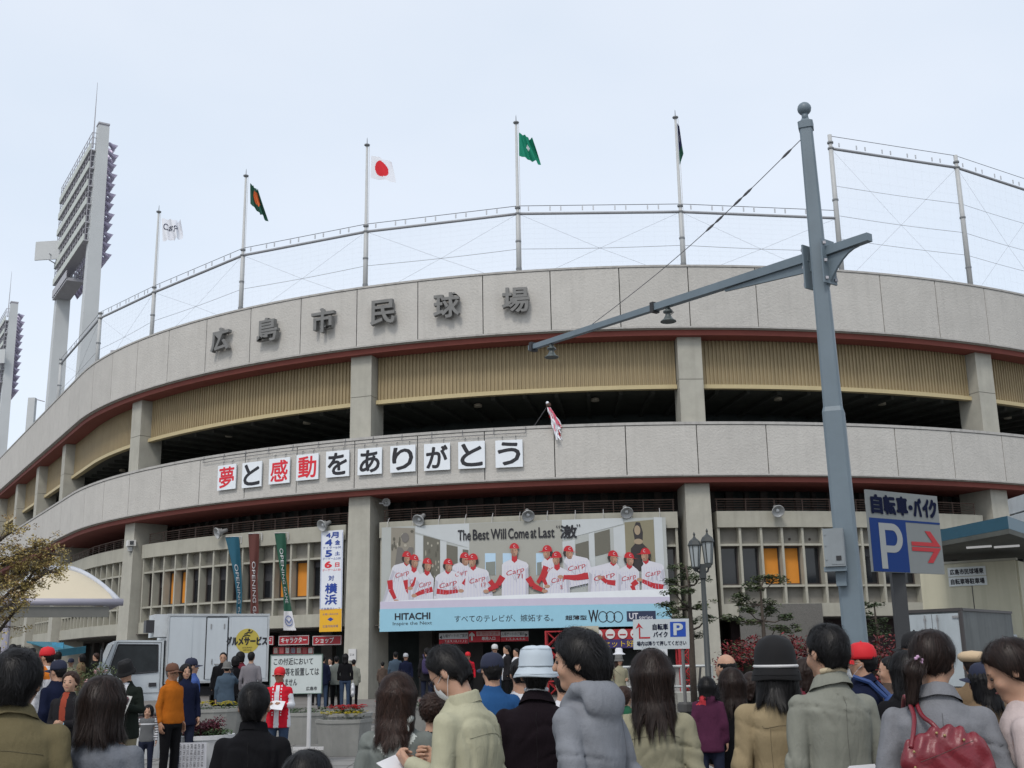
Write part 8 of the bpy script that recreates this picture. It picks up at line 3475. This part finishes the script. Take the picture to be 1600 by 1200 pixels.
person(1452, 985, 4.9, -12, 'woman with a brown ponytail in a grey linen jacket carrying a red handbag', 'jacket', c_ln, BLKT, 'pony', H_BRN, sw=1.02, hs=.95, woman=True, collar='fold', seams=('back',), strands=18000, seed=14, head=(-30, 8, 0), arms=('holdlow', 'relaxed'), hook=hair_tie, **N)
person(1588, 1000, 4.9, 62, 'young woman with dark hair in a pale pink top looking down', 'shirt', c_pk, DEN, 'updo', H_BRN, sw=.95, hs=1.0, woman=True, strands=16000, seed=15, head=(10, 24, 0), arms=('hold', 'hold'), **N)

# ------------------------------------------------------------------ second row (lod 2)
D2 = dict(lod=2)
person(812, 1028, 9.2, 4, 'fan in a white striped jersey with a red 17 on the back', 'shirt', c_wh, BLKT, 'short', H_BLK, seed=20, hook=name_number('', '17', mat('number_red', (.5, .02, .03), .7)), **D2)
person(880, 1046, 9.5, 0, 'person in a plain white shirt behind the young man in the hoodie', 'shirt', c_wh, BLKT, 'short', H_BLK, seed=21, **D2)
person(1132, 1022, 10.5, 35, 'balding man with black hair on the sides', 'jacket', c_bk, BLKT, 'bald', H_BLK, seed=22, **D2)
person(1140, 1043, 8.6, 15, 'woman in black carrying a small child on her left arm', 'jacket', c_bk, BLKT, 'layer', H_BRN, woman=True, seed=23, arms=('holdlow', 'relaxed'), sw=.94, strands=4000, **D2)
person(1104, 1057, 8.3, -12, 'toddler with black hair in a purple hooded jacket, carried', 'jacket', c_pu, NVYT, 'childbob', H_BLK, seed=24, child=True, H=.92, zbase=at(1104, 1057, 8.3).z - .92, hood=.9, strands=4000, hs=.92,
       stripes=(cloth('hood_lining_red', (.42, .04, .05), 200), lambda c: (c[:, 2] > 1.36) & (c[:, 1] < -.06) & (c[:, 0] < -.02)), sw=.92, **D2)
person(1174, 1050, 9.0, -10, 'dark haired woman between the balding man and the tan coat', 'jacket', c_bk, BLKT, 'bob', H_BRN, woman=True, seed=25, **D2)
person(1254, 1028, 9.2, 75, 'woman with brown hair seen in profile beside the hedge', 'jacket', c_mr, BLKT, 'layer', H_BRN, woman=True, seed=26, **D2)
person(1341, 1002, 8.4, 62, 'man in a bright red cap, glasses and a white mask, navy tracksuit top', 'jacket', c_nv, NVYT, 'short', H_BLK, hat='cap', hatm=HR, mask=True, glasses=True, seed=27, collar='fold', hook=backpack('blue sack on the back of the man in the red cap', mat('sack_blue', (.02, .05, .16), .7), .34, .5, 1.12), **D2)
person(1388, 1025, 9.8, 72, 'man with dark hair in profile wearing a brown checked jacket', 'jacket', c_pl, BLKT, 'short', H_BLK, seed=28, **D2)
person(1410, 1016, 7.2, 18, 'woman with long straight black hair left of the ponytailed woman', 'jacket', c_bk, BLKT, 'long', H_BLK, woman=True, seed=29, strands=6000, **D2)
person(1425, 985, 8.8, 30, 'person in a black cap half hidden behind the ponytail', 'jacket', c_bk, BLKT, 'short', H_BLK, hat='cap', hatm=HB, seed=30, **D2)
person(1518, 1012, 9.5, -20, 'person in a beige beret in front of the box truck', 'jacket', c_br, BLKT, 'short', H_BRN, hat='beret', hatm=HBE, seed=31, woman=True, **D2)
person(1530, 1033, 8.2, 30, 'person in a dark navy cap and brown coat beside the pink top', 'coat', c_br, BLKT, 'layer', H_BLK, hat='cap', hatm=HN, woman=True, seed=32, strands=3000, **D2)
person(975, 1072, 13.0, -30, 'dark haired child holding an orange bag behind the hoodie', 'shirt', cloth('green_shirt', (.02, .09, .05)), BLKT, 'mop', H_LBR, child=True, seed=33, hook=bag_in_hand('bright orange bag held by the dark haired child', 'orange_bag', 'bag', mat('bag_orange', (.55, .16, .02), .6), 1, (.14, .05, .18)), arms=('down', 'hold'), **D2)
person(967, 1022, 28.0, 200, 'woman in a beige top walking past the food stall', 'shirt', c_sg, KHK, 'long', H_LBR, woman=True, seed=34, arms=('hold', 'down'), lod=2, hat='bucket', hatm=HG)

# ------------------------------------------------------------------ middle distance
MAG = mat('magazine_page', (.40, .40, .38), .6, var=.25, vscale=25)
person(271, 1035, 16.6, -118, 'man in an orange sweater and brown cap standing with arms at his sides', 'shirt', c_or, BLKT, 'short', H_GRY, hat='cap', hatm=HBR, skin=SKIN2, seed=40, fat=1.1, head=(-5, 0, 0), collar='fold', **D2)
person(291, 1037, 18.0, -150, 'smiling woman in a white scarf and navy coat beside the man in orange', 'jacket', c_nv, NVYT, 'layer', H_BLK, woman=True, seed=41, collm=c_wh, **D2)
person(301, 1027, 18.8, -60, 'person in a blue team shirt and navy hat behind the man in orange', 'jacket', c_jb, NVYT, 'short', H_BLK, hat='cap', hatm=HN, seed=42, **D2)
person(200, 1031, 14.8, 170, 'man in a black hat and dark green jacket reading an open magazine', 'jacket', c_dg, KHK, 'short', H_BLK, hat='bucket', hatm=HB, seed=43, arms=('read', 'read'), head=(0, 26, 0),
       stripes=(c_wh, lambda c: (c[:, 1] > .05) & (np.abs(c[:, 0]) < .062) & (c[:, 2] < 1.46)), hook=held_sheet('open printed magazine in the hands of the man in the black hat', 'magazine', 'magazine', (.42, .27), (0, .33, 1.20), (-.9, 0), MAG, mat('magazine_print', (.18, .07, .09), .6)), **D2)
person(232, 1101, 17.4, 188, 'toddler in a grey sweater with striped sleeves and pink shoes', 'shirt', cloth('toddler_grey', (.12, .125, .13), 120), NVYT, 'childbob', H_BLK, child=True, seed=44, arms=('down', 'out'), shoem=mat('shoe_pink', (.40, .06, .14), .5),
       stripes=(c_wh, lambda c: ((np.abs(c[:, 0]) > .17) & (np.sin(c[:, 2] * 110) > .3)) | ((c[:, 2] > 1.27) & (c[:, 2] < 1.30) & (c[:, 1] > .02))), **D2)
person(110, 1050, 13.0, 170, 'older woman with curly brown hair in a dark cardigan and rust scarf', 'jacket', c_dk, BLKT, 'curly', H_LBR, woman=True, seed=45, arms=('hold', 'holdlow'), head=(10, -6, 0), glasses=False,
       stripes=(cloth('rust_scarf', (.25, .05, .03)), lambda c: (c[:, 1] > .055) & (np.abs(c[:, 0]) < .038)), hook=bag_in_hand('light blue cloth carried by the older woman in the cardigan', 'blue_cloth', 'cloth', mat('cloth_light_blue', (.18, .38, .50), .8), -1, (.09, .05, .08)), **D2)
person(91, 1030, 14.2, 65, 'man in a navy cap and dark jacket facing left', 'jacket', c_nv, NVYT, 'short', H_BLK, hat='cap', hatm=HN, seed=46, **D2)
person(73, 1010, 17.5, 80, 'fan in a red cap with a white and orange jersey facing left', 'jacket', cloth('jersey_white_orange', (.55, .55, .57)), NVYT, 'short', H_BLK, hat='cap', hatm=HR, seed=47,
       stripes=(cloth('jersey_orange', (.55, .16, .02)), lambda c: (c[:, 2] > 1.30) & (np.abs(c[:, 0]) > .06)), **D2)
person(437, 1041, 17.6, 178, 'man in a red cap and red and white happi coat holding papers', 'jacket', c_rd, DEN, 'short', H_BLK, hat='cap', hatm=HR, skin=SKIN2, seed=48, arms=('hold', 'hold'), fat=1.05, sleeve=.85,
       stripes=(c_wh, lambda c: ((c[:, 0] < -.175) & (c[:, 2] < 1.30) & (c[:, 1] < .17)) | ((c[:, 1] > .06) & (np.abs(c[:, 0]) > .055) & (np.abs(c[:, 0]) < .078) & (np.sin(c[:, 2] * 120) > .0) & (c[:, 2] > .95)) | ((c[:, 2] < 1.43) & (np.abs(c[:, 0]) < .03 + .02 * (1.43 - c[:, 2])) & (c[:, 1] > .03))),
       hook=held_sheet('white papers in the hands of the man in the red coat', 'papers', 'paper', (.30, .24), (0, .33, 1.12), (-.5, .1), mat('leaflet_white', (.6, .6, .62)), None), **D2)
person(355, 1033, 26.5, 10, 'man in a grey hat and denim jacket raising a camera', 'jacket', c_dn, BLKT, 'short', H_BLK, hat='bucket', hatm=HG, seed=49, arms=('down', 'face'), fat=1.08,
       hook=lambda info: (lambda c: single('camera', MB().box((0, 0, 0), (.13, .07, .09)).join(MB().lathe([(.035, 0), (.035, .07)], (0, .04, 0), 12, M=Matrix.Rotation(-PI / 2, 3, 'X'))), TRIM, 'small dark camera held up by the man in the denim jacket', 'camera', loc=tuple(c)))(toW(info, Vector((.06, .26, 1.50)) * info['s'])), **D2)
F = dict(lod=1)
person(349, 1019, 30.0, 190, 'dark haired man in a mask beside the truck door', 'jacket', c_bk, BLKT, 'short', H_BLK, seed=50, **F)
person(368, 1025, 29.5, 20, 'woman in black standing close to the food truck', 'jacket', c_bk, BLKT, 'bob', H_BLK, woman=True, seed=51, **F)
person(377, 1018, 30.5, -40, 'woman in a plum top near the round truck badge', 'shirt', c_mr, BLKT, 'bob', H_BLK, woman=True, seed=52, **F)
person(393, 1018, 29.0, 5, 'woman in a grey top and pale skirt at the right end of the truck', 'shirt', cloth('grey_top', (.17, .16, .175)), c_wh, 'short', H_BLK, woman=True, seed=53, skirt=True, **F)

# ------------------------------------------------------------------ far people by the gate and the shop
far = [
    (20, 1006, 30, 40, 'dark haired person at the far left edge behind the olive jacket', 'jacket', c_bk, BLKT, 'short', H_BLK, None, None),
    (52, 1012, 33, -20, 'person with black hair between the left edge and the red cap fan', 'jacket', c_dk, BLKT, 'short', H_BLK, None, None),
    (111, 1028, 34, 175, 'person in a navy cap under the teal awning', 'shirt', c_sg, KHK, 'short', H_BLK, 'cap', HN),
    (128, 1022, 36, 100, 'person in a beige coat near the teal awning', 'coat', c_br, KHK, 'bob', H_BLK, None, None),
    (150, 1020, 37, 85, 'person in a black and white top just left of the truck cab', 'jacket', c_bk, BLKT, 'short', H_LBR, None, None),
    (92, 1018, 38, 0, 'person in black left of the teal awning', 'jacket', c_bk, BLKT, 'bob', H_BLK, None, None),
    (505, 1024, 35, 10, 'person in a dark navy jacket right of the notice board', 'jacket', c_nv, DEN, 'short', H_BLK, None, None),
    (516, 1028, 37, 160, 'person in a white shirt by the shop poster', 'shirt', c_wh, BLKT, 'short', H_BLK, None, None),
    (526, 1025, 35.5, 10, 'person in a pale jacket with black trousers by the shop', 'jacket', c_lg, BLKT, 'short', H_BLK, None, None),
    (540, 1021, 35, 5, 'woman in a black top and jeans carrying a white plastic bag', 'shirt', c_bk, DEN, 'layer', H_BLK, None, None),
    (553, 1030, 36, 0, 'person in a grey jacket against the pillar foot', 'jacket', c_gj, BLKT, 'short', H_BLK, None, None),
    (494, 1030, 38, 30, 'shopper in dark clothes under the red shop sign', 'jacket', c_bk, BLKT, 'short', H_BLK, None, None),
    (598, 1034, 41, 0, 'dim figure in brown in the left gateway', 'jacket', c_pl, BLKT, 'short', H_BLK, None, None),
    (618, 1018, 38.5, 10, 'man in a blue denim jacket in the left gateway', 'jacket', c_dn, NVYT, 'short', H_BLK, None, None),
    (634, 1020, 38, 185, 'guard in a white topped peaked cap and dark uniform', 'jacket', c_nv, NVYT, 'short', H_BLK, 'cap', mat('guard_cap', (.35, .36, .38), .7)),
    (667, 1012, 34.5, 5, 'person with a purple backpack walking to the gate', 'jacket', c_dk, NVYT, 'short', H_BLK, None, None),
    (731, 1018, 36, 190, 'fan in a red cap and red shirt inside the gate', 'shirt', c_rd, BLKT, 'short', H_BLK, 'cap', HR),
    (773, 1006, 34, 185, 'person in a white cap and white shirt under the gate sign', 'shirt', c_wh, DEN, 'short', H_BLK, 'cap', mat('cap_white', (.5, .5, .5), .8)),
    (791, 1008, 33, 100, 'man in an open dark jacket over a white T shirt looking left', 'jacket', c_dk, BLKT, 'short', H_BLK, None, None),
    (806, 1013, 34, 120, 'man in a white shirt behind the man in the open jacket', 'shirt', c_wh, BLKT, 'short', H_BLK, None, None),
    (1045, 1062, 33, 20, 'person in grey near the pipe railing', 'jacket', c_lg, BLKT, 'short', H_BLK, None, None),
]
for k, (px, py, D, yw, lab, tp, tm, bm, hr_, hm, ht_, hmm) in enumerate(far):
    kw = {}
    if 'purple backpack' in lab:
        kw['hook'] = backpack('dark purple backpack on the person walking to the gate', mat('pack_purple', (.035, .025, .08), .8))
    if 'plastic bag' in lab:
        kw['hook'] = bag_in_hand('white plastic bag carried by the woman in jeans', 'plastic_bag', 'bag', mat('plastic_white', (.55, .56, .58), .5), 1, (.14, .06, .2))
    if 'open dark jacket' in lab:
        kw['stripes'] = (c_wh, lambda c: (c[:, 1] > .04) & (np.abs(c[:, 0]) < .09))
    if lab.startswith('person in grey near'):
        kw['H'] = 1.6
        continue
    person(px, py, D, yw, lab, tp, tm, bm, hr_, hm, hat=ht_, hatm=hmm, lod=1, seed=60 + k, woman='woman' in lab, H=(1.62 if D > 60 else None), **kw)

# white hat hung for sale at the stall
hp = at(967, 1018, 36.5)
mb = MB()
mb.smooth = True
mb.lathe([(.20, 0), (.19, .03), (.12, .07), (.11, .18), (.07, .21), (.0001, .215)], (0, 0, 0), 20)
single('hanging_hat', mb, c_wh, 'white bucket hat hung up for sale at the food stall', 'hat', loc=tuple(hp - Vector((0, 0, .1))))

bpy.data.scenes.remove(TS)
print('tris', sum(len(o.data.loops) - 2 * len(o.data.polygons) for o in bpy.data.objects if o.type == 'MESH'))
